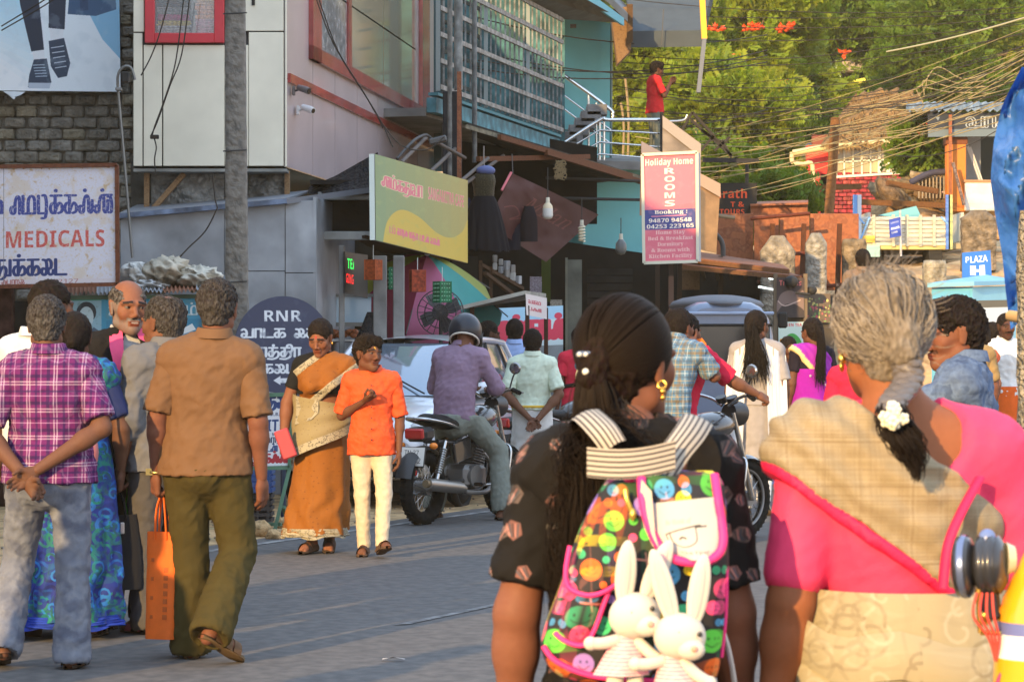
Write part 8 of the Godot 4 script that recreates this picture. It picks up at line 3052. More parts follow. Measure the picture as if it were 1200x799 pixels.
	o={"at":G(1136,21.5),"h":1.66,"turn": .2,"skin":Color(.15,.065,.04),"hair": "short","cell": .02,"hcell": .008,"J":{"hed":Vector3(-.06,1.56,-.1)}}
	person("man in khaki brown shirt bending behind the denim shirt",o)
	shirt(o,fabric(lin(.30,.2,.085)),.85,.86)
	trousers(o,fabric(lin(.05,.04,.03)))
	o={"at":G(1149,25.0),"h":1.62,"fem": .8,"turn": .6,"skin":Color(.2,.085,.05),"hair": "tied","cell": .02,"hcell": .007}
	person("woman with tied black hair and teal drape by the kiosk",o)
	skirt(o,fabric(lin(.05,.17,.17)),1.36,.08,Vector2(0,0),Vector2(0,0),Vector2(.185,.14),Vector2(.25,.2),6,.1)
	drape(o,fabric(lin(.45,.1,.05)),Vector3(-.7,.7,0),.6,1.0,.024,"sari_drape","l")
	var xb:=hill(PX(1012,34.0),34.0)
	o={"at":G(1012,34.0,xb),"h":2.70-xb,"skin":Color(.12,.055,.034),"hair": "short","cell": .02,"hcell": .008}
	person("dark haired person on the bank above the grey haired woman",o)
	shirt(o,fabric(lin(.2,.14,.1)),.85,.86)
	trousers(o,fabric(lin(.05,.05,.05)))
	o={"at":G(768,38.3,4.16),"h":1.52,"turn": -1.35,"skin":Color(.10,.045,.028),"hair": "boy","haircell": .006,"hairo":{"puff": .018},"cell": .015,"hcell": .006,"head":Vector3(-.2,0,0),"hands":{"l":[1.0,Vector3(0,.5,0)],"r":[1.0,Vector3(0,-.5,0)]},"J":{"hed":Vector3(0,1.585,-.04),"rel":Vector3(.21,1.13,-.10),"rwr":Vector3(.07,1.36,-.25),"lel":Vector3(-.21,1.15,-.14),"lwr":Vector3(-.06,1.34,-.27)}}
	person("boy in red tee shirt on the terrace, hands raised",o)
	shirt(o,fabric(lin(.62,.025,.03)),.85,.84,.024,"red_tee_shirt",.0,false)
	trousers(o,fabric(lin(.16,.17,.13)))
	riders()
	var src:Node3D=null
	for c in get_children():
		if c.has_meta("label") and str(c.get_meta("label")).begins_with("man in plain brown"):src=c
	for i in 4:dup(src,"person",[Vector3(-3.3,0,-8.4),Vector3(-3.9,0,-9.5),Vector3(-2.7,0,-7.0),Vector3(-4.6,0,-10.4)][i],.3*i,"unseen passer-by in brown added at the left to shade the road","added passers-by casting shade from the left")  # unseen copies added for the shadows they cast across the road
func loose_hair(o:Dictionary,n:int,ln:float,spread:float,c:Color,r:float):
	var st:=S()
	for i in n:
		var a:Vector3=o.ht*Vector3(RR(i,-.05,.05),RR(i+3,-.05,.06),.115)
		var x:float=RR(i*3,-1,1)*spread
		var l:float=ln*RR(i*7,.6,1.1)
		lock(st,[a,Vector3(x*.6+a.x*.3,a.y-.16,.17+RR(i,0,.03)),Vector3(x,a.y-.16-l*.5,.17+RR(i+1,0,.04)),Vector3(x*1.2+RR(i,-.03,.03),a.y-.14-l,.165+RR(i+2,0,.04))],r*RR(i,.8,1.6))
	lpart("loose_hair",st,mat(c,.5,{"spec": .15}),o.node)
func ring_pts(c:Vector3,r:float,n:=32)->Array:
	var out:=[]
	for k in n+1:out.append(c+Vector3(0,cos(TAU*k/n)*r,sin(TAU*k/n)*r))
	return out
func bike(label:String,at:Vector3,turn:float,c:Color)->Node3D:
	var t:=thing("motorcycle",label,"motorcycle",at,"motorcycles in the street",turn)
	var rub:=mat(lin(.022,.021,.02),.85,{"tex":texs.stain,"s":4.0,"world":false})
	var blk:=mat(lin(.02,.02,.021),.4)
	var chrome:=mat(lin(.5,.5,.49),.25,{"metal":1.0})
	var alu:=mat(lin(.22,.21,.2),.5,{"metal": .7})
	var paint:=mat(c,.25,{"coat": .8})
	for q in [[.62,.054,"rear_wheel"],[-.64,.046,"front_wheel"]]:
		var ax:=Vector3(0,.295,q[0])
		var wt:=lpart(q[2],tb(ring_pts(ax,.245,36),q[1],12,false),rub,t)
		var st:=S()
		for s in [-1,1]:tube(st,ring_pts(ax+Vector3(s*.02,0,0),.212,32),.012,6,false)
		lpart("rim",st,alu,wt)
		st=S()
		for k in 28:
			var a:=TAU*k/28
			var s:=-1.0 if k % 2 else 1.0
			tube(st,[ax+Vector3(s*.035,cos(a+.35*s)*.04,sin(a+.35*s)*.04),ax+Vector3(s*.012,cos(a)*.21,sin(a)*.21)],.0028,4,false)
		lpart("spokes",st,chrome,wt)
		st=S()
		tube(st,[ax+Vector3(-.06,0,0),ax+Vector3(.06,0,0)],.058,18)
		tube(st,[ax+Vector3(-.10,0,0),ax+Vector3(.10,0,0)],.015,8)
		lpart("hub",st,alu,wt)
		st=S()
		for k in 44:
			var a:=TAU*k/44
			box(st,ax+Vector3(0,cos(a),sin(a))*(.245+q[1]-.002),Vector3(q[1]*1.1,.008,.018),Basis(Vector3.RIGHT,a),.002)
		lpart("tread",st,rub,wt)
	var rows:=[]
	for j in 15:
		var a:=lerpf(-.7,1.3,j/14.0)
		var row:=[]
		for k in 7:
			var u:=(k-3)/3.0
			row.append(Vector3(u*.075,.295,.62)+Vector3(0,cos(a),sin(a))*(.335-.03*u*u))
		rows.append(row)
	var st:=S()
	sheet(st,rows)
	lpart("rear_mudguard",st,blk,t)
	rows=[]
	for j in 13:
		var a:=lerpf(-1.2,1.3,j/12.0)
		var row:=[]
		for k in 7:
			var u:=(k-3)/3.0
			row.append(Vector3(u*.065,.295,-.64)+Vector3(0,cos(a),sin(a))*(.325-.03*u*u))
		rows.append(row)
	st=S()
	sheet(st,rows)
	lpart("front_mudguard",st,paint,t)
	for s in [-1,1]:
		st=S()
		tube(st,[Vector3(s*.075,.295,.62),Vector3(s*.07,.33,.12)],.02,8)
		lpart("swing_arm",st,blk,t)
		st=S()
		tube(st,[Vector3(s*.10,.33,.58),Vector3(s*.09,.66,.42)],.016,8)
		for k in 11:tube(st,ring_xz(Vector3(s*.10,.33,.58).lerp(Vector3(s*.09,.66,.42),.25+k*.055),.026,Vector3(0,.33,-.16)),.006,5,false)
		lpart("shock_absorber",st,chrome,t)
		st=S()
		tube(st,[Vector3(s*.075,.295,-.64),Vector3(s*.075,.62,-.53),Vector3(s*.07,.93,-.42)],[.024,.022,.017],9)
		lpart("fork",st,chrome,t)
		st=S()
		tube(st,smooth([Vector3(s*.06,.66,.5),Vector3(s*.08,.64,.1),Vector3(s*.06,.75,-.25),Vector3(0,.85,-.38),Vector3(s*.05,.5,-.3),Vector3(s*.08,.26,-.15),Vector3(s*.08,.27,.15)],4),.017,7)
		lpart("frame_tube",st,blk,t)
		st=S()
		tube(st,smooth([Vector3(s*.10,.74,.18),Vector3(s*.14,.80,.45),Vector3(s*.10,.84,.70),Vector3(0,.845,.74)],5),.013,7)
		lpart("grab_rail",st,chrome,t)
		st=S()
		ball(st,Vector3(s*.15,.63,.70),Vector3(.034,.028,.035),Basis(),7,10)
		lpart("indicator",st,mat(lin(.7,.2,.02),.25),t)
		st=S()
		tube(st,smooth([Vector3(s*.03,.98,-.42),Vector3(s*.12,1.03,-.41),Vector3(s*.25,1.06,-.36),Vector3(s*.36,1.04,-.28)],4),.013,8)
		lpart("handlebar",st,chrome,t)
		lpart("grip",tb([Vector3(s*.27,1.06,-.35),Vector3(s*.38,1.035,-.265)],.019,9),rub,t)
		lpart("lever",tb([Vector3(s*.22,1.05,-.42),Vector3(s*.37,1.035,-.34)],.008,6),alu,t)
		var mr:=lpart("mirror",tb(smooth([Vector3(s*.22,1.06,-.38),Vector3(s*.24,1.16,-.40),Vector3(s*.27,1.20,-.39)],4),.007,6),blk,t)
		st=S()
		ball(st,Vector3(s*.27,1.235,-.385),Vector3(.062,.05,.02),Basis(Vector3.UP,-s*.2),8,16)
		lpart("mirror_shell",st,mat(lin(.3,.3,.3),.2,{"metal": .9}),mr)
		st=S()
		box(st,Vector3(s*.13,.30,.02),Vector3(.13,.025,.045),Basis(),.008)
		lpart("foot_peg",st,rub,t)
	st=S()
	box(st,Vector3(0,.36,-.05),Vector3(.22,.20,.34),Basis(),.04)
	tube(st,[Vector3(-.13,.36,.0),Vector3(.13,.36,.0)],.095,18)
	lpart("crankcase",st,alu,t)
	st=S()
	for k in 9:box(st,Vector3(0,.46+k*.022,-.12-k*.006),Vector3(.17,.009,.17),Basis(Vector3.RIGHT,-.2),.003)
	box(st,Vector3(0,.54,-.14),Vector3(.11,.22,.11),Basis(Vector3.RIGHT,-.2))
	lpart("cylinder_fins",st,alu,t)
	lpart("exhaust_pipe",tb(smooth([Vector3(.05,.55,-.22),Vector3(.09,.42,-.33),Vector3(.12,.24,-.2),Vector3(.14,.24,.15),Vector3(.145,.27,.25)],5),.02,8),alu,t)
	var mf:=lpart("muffler",tb([Vector3(.145,.27,.22),Vector3(.15,.285,.3),Vector3(.155,.33,.76),Vector3(.155,.335,.80)],[.03,.048,.052,.045],14),mat(lin(.33,.31,.28),.35,{"metal": .9}),t)
	lpart("muffler_tip",tb([Vector3(.155,.335,.78),Vector3(.155,.34,.83)],[.034,.03],12),mat(lin(.3,.22,.13),.4,{"metal": .8}),mf)
	lpart("chain_cover",bx(Vector3(-.085,.33,.33),Vector3(.02,.08,.6),Basis(),.008),blk,t)
	for s in [-1,1]:lpart("side_panel",bx(Vector3(s*.10,.58,.18),Vector3(.03,.17,.26),Basis(Vector3.RIGHT,.2),.012),paint,t)
	st=S()
	ball(st,Vector3(0,.82,-.2),Vector3(.145,.115,.29),Basis(Vector3.RIGHT,.12),14,20)
	lpart("fuel_tank",st,paint,t)
	rows=[]
	for j in 13:
		var u:=j/12.0
		var row:=[]
		for k in 20:
			var a:=TAU*k/20
			var w:=lerpf(.095,.125,sin(PI*minf(1.0,u*1.1)))*(.35 if j in [0,12] else 1.0)
			row.append(Vector3(cos(a)*w,.775+.035*u+(.055 if sin(a)>0 else .05)*sin(a)*(.3 if j in [0,12] else 1.0)+.02*smoothstep(.45,.6,u),lerpf(.02,.62,u)))
		rows.append(row)
	st=S()
	sheet(st,rows,true)
	lpart("seat",st,mat(lin(.014,.014,.014),.5),t)
	lpart("tail_cowl",bx(Vector3(0,.72,.66),Vector3(.2,.11,.16),Basis(Vector3.RIGHT,.1),.03),blk,t)
	lpart("tail_light",bx(Vector3(0,.725,.745),Vector3(.17,.085,.04),Basis(Vector3.RIGHT,.1),.014),mat(lin(.42,.012,.015),.2,{"coat": .8}),t)
	var pc:=Pic.new(200,116,Color(.86,.85,.82))
	pc.text("TN 37",100,52,34,110,Color(.1,.1,.1),false,false,true)
	pc.text("R 2702",100,100,34,150,Color(.1,.1,.1),false,false,true)
	st=S()
	sign_face(st,Vector3(-.12,.62,.78),Vector3(.12,.62,.78),Vector3(.12,.475,.81),Vector3(-.12,.475,.81))
	lpart("number_plate",st,print_mat(pc,.5),t)
	lpart("plate_holder",bx(Vector3(0,.545,.782),Vector3(.245,.16,.012),Basis(Vector3.RIGHT,-.2),.003),blk,t)
	lpart("reflector",bx(Vector3(0,.42,.80),Vector3(.11,.045,.02),Basis(),.006),mat(lin(.4,.01,.015),.2),t)
	st=S()
	tube(st,[Vector3(0,.93,-.46),Vector3(0,.92,-.55),Vector3(0,.915,-.59)],[.07,.095,.09],18)
	lpart("headlamp",st,blk,t)
	st=S()
	for s in [-1,1]:tube(st,[Vector3(s*.05,1.0,-.45),Vector3(s*.05,1.045,-.43)],.042,14)
	lpart("gauges",st,blk,t)
	lpart("leg_guard",tb(smooth([Vector3(.05,.62,-.38),Vector3(.22,.60,-.36),Vector3(.25,.50,-.34),Vector3(.22,.32,-.3),Vector3(.07,.28,-.22)],5),.013,8),chrome,t)
	lpart("leg_guard",tb(smooth([Vector3(-.05,.62,-.38),Vector3(-.22,.60,-.36),Vector3(-.25,.50,-.34),Vector3(-.22,.32,-.3),Vector3(-.07,.28,-.22)],5),.013,8),chrome,t)
	return t
func ring_xz(c:Vector3,r:float,n:Vector3)->Array:
	var f:=frame_of(n)
	var out:=[]
	for k in 11:out.append(c+f*Vector3(cos(TAU*k/10)*r,0,sin(TAU*k/10)*r))
	return out
func vehicles():
	var b0:=bike("black motorcycle with plate TN 37 R 2702 under the helmeted rider",Vector3(-.40,0,-20.8),-.52,lin(.02,.02,.022))
	var b1:=dup(b0,"motorcycle",G(664,23.6),-.9,"dark parked motorcycle beside the woman in the red tunic","motorcycles in the street")
	b1.get_node("number_plate").visible=false
	var b2:=dup(b0,"motorcycle",G(808,18.4),-.75,"motorcycle with raised round mirror under the crimson shirted rider","motorcycles in the street")
	b2.get_node("number_plate").visible=false
	car()
	var d:=27.0
	var v:=thing("van","grey blue van with dark rear window under the tin roofs","van",G(850,d+1.4))
	var vb:=mat(lin(.15,.19,.27),.4,{"coat": .5,"tex":texs.cloth,"s": .8})
	var st:=S()
	var rows:=[]
	for j in 9:
		var z:float=-d - [.0,.04,.12,.3,1.0,2.0,2.6,2.8,2.85][j]
		var k:float=[.90,.955,.985,1.0,1.0,1.0,.97,.9,.84][j]
		var row:=[]
		for i in 36:
			var a:=TAU*i/36
			var q:=Vector2(cos(a),sin(a))
			q/=pow(pow(absf(q.x),4.5)+pow(absf(q.y),4.5),1.0/4.5)
			row.append(Vector3(PX(851,d)+q.x*.56*k*(1.0-.1*maxf(.0,q.y)),1.08+q.y*.83*k,z))
		rows.append(row)
	sheet(st,rows,true)
	face(st,rows[0],Vector3(0,0,1))
	part("body",st,vb,v)
	st=S()
	ball(st,Vector3(PX(851,d),1.87,-d-1.3),Vector3(.52,.12,1.35),Basis(),8,24)
	part("canvas_roof",st,mat(lin(.12,.125,.14),.8),v)
	var vw:=part("rear_window",bx(P(851,412,d)+Vector3(0,0,.02),Vector3(.93,.56,.03),Basis(),.012),mat(lin(.012,.014,.016),.12,{"coat": .5}),v)
	part("window_rubber",bx(P(851,381,d)+Vector3(0,0,.03),Vector3(.98,.03,.04),Basis(),.008),mat(lin(.02,.02,.02),.7),vw)
	part("roof_gutter",bx(P(851,367,d)+Vector3(0,0,.01),Vector3(1.02,.035,.05),Basis(),.01),mat(lin(.24,.3,.42),.35,{"coat": .5}),v)
	part("bumper",bx(G(851,d-.05,.42),Vector3(1.12,.14,.1),Basis(),.03),mat(lin(.05,.05,.055),.5),v)
	part("orange_edge",bx(G(917,d-.02,.95),Vector3(.045,1.1,.05),Basis(),.01),mat(lin(.6,.25,.03),.5),v)
	part("side_mirror",bx(P(918,375,d),Vector3(.10,.17,.06),Basis(),.025),mat(lin(.02,.02,.02),.5),v)
	for s in [-1,1]:
		part("tail_lamp",bx(Vector3(PX(851,d)+s*.47,.72,-d+.03),Vector3(.09,.22,.05),Basis(),.015),mat(lin(.35,.02,.02),.25),v)
		for z in [.6,2.3]:
			part("wheel",tb([Vector3(PX(851,d)+s*.40,.26,-d-z),Vector3(PX(851,d)+s*.55,.26,-d-z)],.26,20),mat(lin(.02,.02,.02),.9),v)
	part("dash_box",bx(P(835,418,d+.25),Vector3(.22,.12,.05)),mat(lin(.12,.08,.06),.7),v)
	front_rickshaw()
func car():
	var t:=thing("car","silver white hatchback parked behind the mother and boy","car",Vector3(-.92,0,-24.1),"",PI-.24)
	var paint:=mat(lin(.62,.63,.66),.28,{"coat": .9,"metal": .25,"tex":texs.cloth,"s": .3})
	var glass:=mat(lin(.22,.27,.33),.05,{"coat": .9,"metal": .6})
	var blk:=mat(lin(.02,.02,.021),.6)
	var chrome:=mat(lin(.5,.5,.5),.2,{"metal":1.0})
	var sec:=[[-1.83,.50,.62,.30],[-1.80,.60,.68,.26],[-1.70,.71,.76,.24],[-1.45,.77,.84,.23],[-1.0,.80,.94,.22],[-.6,.81,.99,.22],[.2,.81,1.0,.22],[1.0,.80,1.02,.23],[1.5,.77,1.02,.26],[1.74,.70,.98,.3],[1.8,.58,.9,.36]]
	var rows:=[]
	for q in sec:
		var row:=[]
		for i in 40:
			var a:=TAU*i/40
			var p:=Vector2(cos(a),sin(a))
			p/=pow(pow(absf(p.x),3.6)+pow(absf(p.y),3.6),1.0/3.6)
			row.append(Vector3(p.x*q[1],(q[2]+q[3])*.5+p.y*(q[2]-q[3])*.5,q[0]))
		rows.append(row)
	var st:=S()
	var fine:=[]
	for k in 40:
		var col:=[]
		for r in rows:col.append(r[k])
		fine.append(smooth(col,3))
	var g:=[]
	for j in fine[0].size():
		var row:=[]
		for k in 40:row.append(fine[k][j])
		g.append(row)
	sheet(st,g,true)
	face(st,rows[0],Vector3(0,0,-1))
	face(st,rows[10],Vector3(0,0,1))
	lpart("body",st,paint,t)
	var bf:=.70
	var q:={"fl":Vector3(-bf,.97,-.86),"fr":Vector3(bf,.97,-.86),"rl":Vector3(-.68,1.0,1.62),"rr":Vector3(.68,1.0,1.62),"tfl":Vector3(-.53,1.445,-.18),"tfr":Vector3(.53,1.445,-.18),"trl":Vector3(-.52,1.45,1.36),"trr":Vector3(.52,1.45,1.36)}
	var pane:=func(a:Vector3,b:Vector3,c:Vector3,d:Vector3,bulge:Vector3)->SurfaceTool:
		var s2:=S()
		var rr:=[]
		for j in 7:
			var row:=[]
			for i in 7:
				var u:=i/6.0
				var v:=j/6.0
				row.append(a.lerp(b,u).lerp(d.lerp(c,u),v)+bulge*16.0*u*(1-u)*v*(1-v)*.5)
			rr.append(row)
		sheet(s2,rr)
		return s2
	lpart("windscreen",pane.call(q.tfl,q.tfr,q.fr,q.fl,Vector3(0,.03,-.09)),glass,t)
	lpart("rear_window",pane.call(q.trl,q.trr,q.rr,q.rl,Vector3(0,.02,.05)),glass,t)
	for s in [-1,1]:
		var f:Vector3=q.fr if s>0 else q.fl
		var r:Vector3=q.rr if s>0 else q.rl
		var tf:Vector3=q.tfr if s>0 else q.tfl
		var tr:Vector3=q.trr if s>0 else q.trl
		var cut:=[.0,.12,.5,.83,1.0]
		for k in 4:
			lpart("side_window",pane.call(tf.lerp(tr,cut[k]),tf.lerp(tr,cut[k+1]),f.lerp(r,cut[k+1]),f.lerp(r,cut[k]),Vector3(s*.015,0,0)),glass,t)
		for k in [0,2,3,4]:
			st=S()
			tube(st,[f.lerp(r,cut[k]),tf.lerp(tr,cut[k])],.034 if k in [0,4] else .026,7,true,.7)
			lpart("pillar",st,paint if k in [0,4] else blk,t)
		st=S()
		tube(st,[f+Vector3(s*.02,0,0),r+Vector3(s*.02,0,0)],.02,6)
		lpart("belt_moulding",st,blk,t)
		st=S()
		tube(st,smooth([tf,tf.lerp(tr,.5)+Vector3(0,.03,0),tr],5),.032,7)
		lpart("roof_rail",st,paint,t)
		st=S()
		ball(st,Vector3(s*.84,1.02,-.60),Vector3(.11,.075,.07),Basis(),9,14)
		var mi:=lpart("door_mirror",st,paint,t)
		lpart("mirror_arm",tb([Vector3(s*.70,.98,-.62),Vector3(s*.80,1.0,-.60)],.03,8),blk,mi)
		for z in [.05,.95]:
			lpart("door_handle",bx(Vector3(s*.815,.84,z),Vector3(.03,.03,.17),Basis(),.01),paint,t)
			st=S()
			tube(st,smooth([Vector3(s*.815,.98,z-.42),Vector3(s*.825,.6,z-.45),Vector3(s*.79,.3,z-.42)],4),.006,4)
			lpart("door_seam",st,blk,t)
		st=S()
		ball(st,Vector3(s*.58,.68,-1.66),Vector3(.16,.10,.13),Basis(Vector3.UP,-s*.5),9,14)
		lpart("headlight",st,mat(lin(.6,.62,.64),.06,{"coat":1.0}),t)
		st=S()
		tube(st,[Vector3(s*.56,.40,-1.74),Vector3(s*.56,.40,-1.80)],.055,14)
		lpart("fog_lamp",st,mat(lin(.4,.4,.4),.1,{"coat":1.0}),t)
		for z in [-1.15,1.15]:
			var w:=lpart("wheel",tb(ring_pts(Vector3(s*.73,.29,z),.21,28),.085,10,false),mat(lin(.02,.02,.02),.9),t)
			st=S()
			tube(st,[Vector3(s*.74,.29,z),Vector3(s*.79,.29,z)],.17,22)
			for k in 6:box(st,Vector3(s*.795,.29,z)+Vector3(0,cos(TAU*k/6),sin(TAU*k/6))*.09,Vector3(.02,.15,.035),Basis(Vector3.RIGHT,TAU*k/6),.006)
			lpart("rim",st,mat(lin(.35,.35,.36),.35,{"metal": .7}),w)
			st=S()
			for k in 1:tube(st,ring_pts(Vector3(s*.765,.31,z),.325,28),.035,7,false)
			lpart("wheel_arch",st,blk,t)
		lpart("side_sticker",bx(Vector3(s*.818,.72,-.55),Vector3(.008,.2,.24)),mat(lin(.55,.25,.24),.5),t)
	st=S()
	rows=[]
	for j in 11:
		var row:=[]
		for i in 11:
			var u:=i/10.0
			var v:=j/10.0
			row.append(q.tfl.lerp(q.tfr,u).lerp(q.trl.lerp(q.trr,u),v)+Vector3(0,.05*sin(PI*u)+.035*sin(PI*v),0))
		rows.append(row)
	sheet(st,rows)
	lpart("roof",st,paint,t)
	lpart("grille",bx(Vector3(0,.62,-1.82),Vector3(.66,.10,.05),Basis(),.02),blk,t)
	for k in 3:lpart("grille_bar",bx(Vector3(0,.59+k*.03,-1.85),Vector3(.62,.010,.02),Basis(),.003),chrome,t)
	lpart("bumper",bx(Vector3(0,.46,-1.80),Vector3(1.34,.12,.16),Basis(),.05),paint,t)
	lpart("air_intake",bx(Vector3(0,.34,-1.83),Vector3(.9,.13,.05),Basis(),.02),blk,t)
	lpart("front_plate",bx(Vector3(0,.47,-1.89),Vector3(.44,.1,.012),Basis(),.004),mat(lin(.6,.6,.58),.5),t)
	for s in [-.35,.25]:lpart("wiper",tb([Vector3(s,.99,-.9),Vector3(s+.3,1.12,-.74)],.008,5),blk,t)
	st=S()
	ball(st,Vector3(0,1.34,-.22),Vector3(.11,.035,.02))
	lpart("inside_mirror",st,blk,t)
func front_rickshaw():
	var d:=3.9
	var t:=thing("auto_rickshaw","yellow auto rickshaw nose with black horns at the right edge","auto rickshaw",G(1196,d))
	var y:=mat(lin(.78,.36,.01),.3,{"coat": .7,"tex":texs.cloth,"s": .8})
	var cx:=PX(1222,d)
	var prof:=[[.02,1.10],[.035,1.06],[.05,1.02],[.064,1.0]]
	var st:=S()
	lathe(st,Vector3(cx,0,-d),[[.0,1.115],[.02,1.10],[.04,1.06],[.058,1.02],[.068,.985]],24)
	part("nose_top",st,y,t)
	st=S()
	lathe(st,Vector3(cx,0,-d),[[.069,.985],[.0705,.966]],24)
	part("blue_stripe",st,mat(lin(.12,.14,.32),.4),t)
	st=S()
	lathe(st,Vector3(cx,0,-d),[[.0705,.966],[.072,.93]],24)
	part("white_stripe",st,mat(lin(.75,.73,.66),.4),t)
	st=S()
	lathe(st,Vector3(cx,0,-d),[[.072,.93],[.076,.8],[.10,.6],[.14,.35]],24)
	part("nose",st,y,t)
	st=S()
	tube(st,ring_pts(Vector3(cx,.2,-d),.15,20),.05,8,false)
	part("front_wheel",st,mat(lin(.02,.02,.02),.9),t)
	var blk:=mat(lin(.025,.025,.028),.3,{"coat": .4})
	var h1:=P(1133,664,d)
	var ax:=Vector3(.93,.05,.36).normalized()
	st=S()
	lathe(st,h1,[[.0,-.018],[.03,-.018],[.046,-.012],[.0475,.0],[.044,.008],[.03,.012],[.0,.014]],28,frame_of(ax))
	part("round_horn",st,blk,t)
	st=S()
	lathe(st,h1-ax*.0,[[.0478,-.006],[.049,-.002],[.0478,.004]],28,frame_of(ax))
	part("horn_rim",st,mat(lin(.16,.2,.32),.25,{"metal": .6}),t)
	st=S()
	lathe(st,P(1162,662,d),[[.0,-.03],[.026,-.03],[.035,-.02],[.046,-.016],[.046,-.006],[.04,-.004],[.046,.0],[.046,.008],[.04,.01],[.045,.014],[.03,.024],[.0,.026]],24,frame_of(ax))
	part("ribbed_horn",st,blk,t)
	part("horn_link",tb([h1,P(1162,664,d)],.016,10),blk,t)
	st=S()
	ball(st,P(1158,632,d),Vector3(.014,.016,.014))
	part("blue_knob",st,mat(lin(.12,.17,.34),.3),t)
	part("bracket",bx(P(1160,698,d),Vector3(.03,.075,.025),Basis(Vector3(0,0,1),.12),.006),blk,t)
	part("side_lamp",tb([P(1180,655,d),P(1190,655,d)],[.026,.02],12),mat(lin(.45,.4,.25),.25,{"coat": .6}),t)
	st=S()
	ball(st,P(1156,722,d),Vector3(.012,.014,.012))
	ball(st,P(1168,716,d),Vector3(.011,.014,.011))
	tube(st,[P(1147,690,d-.02),P(1150,742,d-.02)],.004,5)
	tube(st,[P(1150,742,d-.02),P(1174,742,d-.02)],.004,5)
	part("brass_bells",st,mat(lin(.75,.45,.1),.25,{"metal": .9}),t)
	st=S()
	for k in 4:tube(st,smooth([P(1146+k*6,695,d-.03),P(1142+k*8,722,d-.04),P(1160+k*4,748,d-.03),P(1168,775,d-.02)],5),.0022,5)
	part("red_threads",st,mat(lin(.6,.06,.04),.7),t)
	part("pink_ribbon",tb(smooth([P(1183,740,d-.02),P(1178,775,d-.02),P(1165,815,d-.02)],5),.007,6,true,.4),mat(lin(.75,.03,.12),.6),t)
func riders():
	var leather:=mat(lin(.10,.06,.04),.6)
	var sole:=mat(lin(.05,.035,.025),.8)
	var sit:={"pel":Vector3(0,.87,.16),"wai":Vector3(0,1.02,.15),"che":Vector3(.0,1.20,.09),"nek":Vector3(0,1.375,.03),"hed":Vector3(0,1.50,-.04),"lsh":Vector3(-.175,1.32,.04),"rsh":Vector3(.175,1.32,.04),"lel":Vector3(-.285,1.08,-.05),"rel":Vector3(.285,1.08,-.05),"lwr":Vector3(-.13,1.06,-.24),"rwr":Vector3(.14,1.06,-.24),
		"lhp":Vector3(-.10,.85,.12),"rhp":Vector3(.10,.85,.12),"lkn":Vector3(-.24,.56,-.17),"rkn":Vector3(.24,.56,-.17),"lan":Vector3(-.30,.08,-.05),"ran":Vector3(.31,.08,-.10),"lto":Vector3(-.33,.02,-.2),"rto":Vector3(.36,.02,-.25)}
	var o:={"at":Vector3(-.40,0,-20.8),"turn": -.45,"h":1.70,"seat":true,"cell": .0115,"hcell": .006,"skin":Color(.17,.075,.045),"head":Vector3(-.5,.3,0),"J":sit,"handcell": .006}
	person("man in mauve shirt and dark helmet astride the black motorcycle",o)
	shirt(o,mat(lin(.235,.155,.225),.85,{"tex":texs.cloth,"s":2.0,"world":false,"bump": .035,"btex":texs.weave}),1.75,.80,.028,"mauve_shirt",.0,true,.010)
	trousers(o,fabric(lin(.20,.22,.19)),.018,.05,.014,"grey_green_trousers",.06)
	sandals(o,leather,sole)
	var st:=S()
	ball(st,Vector3(0,.035,.01),Vector3(.132,.145,.155),Basis(),16,24,-.55,1.0)
	var hm:=lpart("helmet",st,mat(lin(.010,.013,.022),.3),o.node)
	hm.transform=o.ht
	st=S()
	var rows:=[]
	for j in 7:
		var row:=[]
		for i in 15:
			var a:=lerpf(-1.25,1.25,i/14.0)
			var y:=lerpf(.06,-.09,j/6.0)
			row.append(Vector3(sin(a)*.142,y,-cos(a)*.165-.0+.01))
		rows.append(row)
	sheet(st,rows)
	lpart("visor",st,mat(lin(.01,.01,.012),.08,{"coat":1.0}),hm)
	st=S()
	var rim:=[]
	for k in 25:rim.append(Vector3(cos(TAU*k/24)*.113,-.048,sin(TAU*k/24)*.13+.01))
	tube(st,rim,.008,6,false)
	lpart("white_rim",st,mat(lin(.55,.5,.42),.5),hm)
	var s2:Dictionary=sit.duplicate()
	s2["rel"]=Vector3(.30,1.15,-.12)
	s2["rwr"]=Vector3(.37,1.06,-.30)
	s2["lwr"]=Vector3(-.33,1.06,-.28)
	s2["hed"]=Vector3(-.04,1.50,-.03)
	var bt:=G(808,18.4)
	o={"at":bt,"turn": -.75,"h":1.72,"seat":true,"cell": .0125,"hcell": .006,"skin":Color(.17,.075,.045),"hair": "short","J":s2,"hands":{"r":[1.3,Vector3.ZERO],"l":[1.3,Vector3.ZERO]}}
	person("rider in crimson shirt reaching for the handlebar, facing away",o)
	shirt(o,fabric(lin(.55,.02,.055)),.9,.83,.024,"crimson_shirt",.0,true,.012)
	trousers(o,fabric(lin(.035,.04,.06)),.02,.05,.012,"trousers",.05)
	var s3:Dictionary=sit.duplicate()
	s3["rel"]=Vector3(.26,1.16,-.06)
	s3["rwr"]=Vector3(.10,1.37,-.08)
	o={"at":bt+Vector3(-.10,.03,.24),"turn": -.55,"h":1.72,"seat":true,"cell": .0125,"hcell": .006,"skin":Color(.15,.065,.04),"hair": "short","hairo":{"puff": .016},"J":s3,"hands":{"r":[.5,Vector3.ZERO],"l":[.8,Vector3.ZERO]},"head":Vector3(0,-.25,0)}
	person("pillion passenger in blue checked shirt, hand to the ear",o)
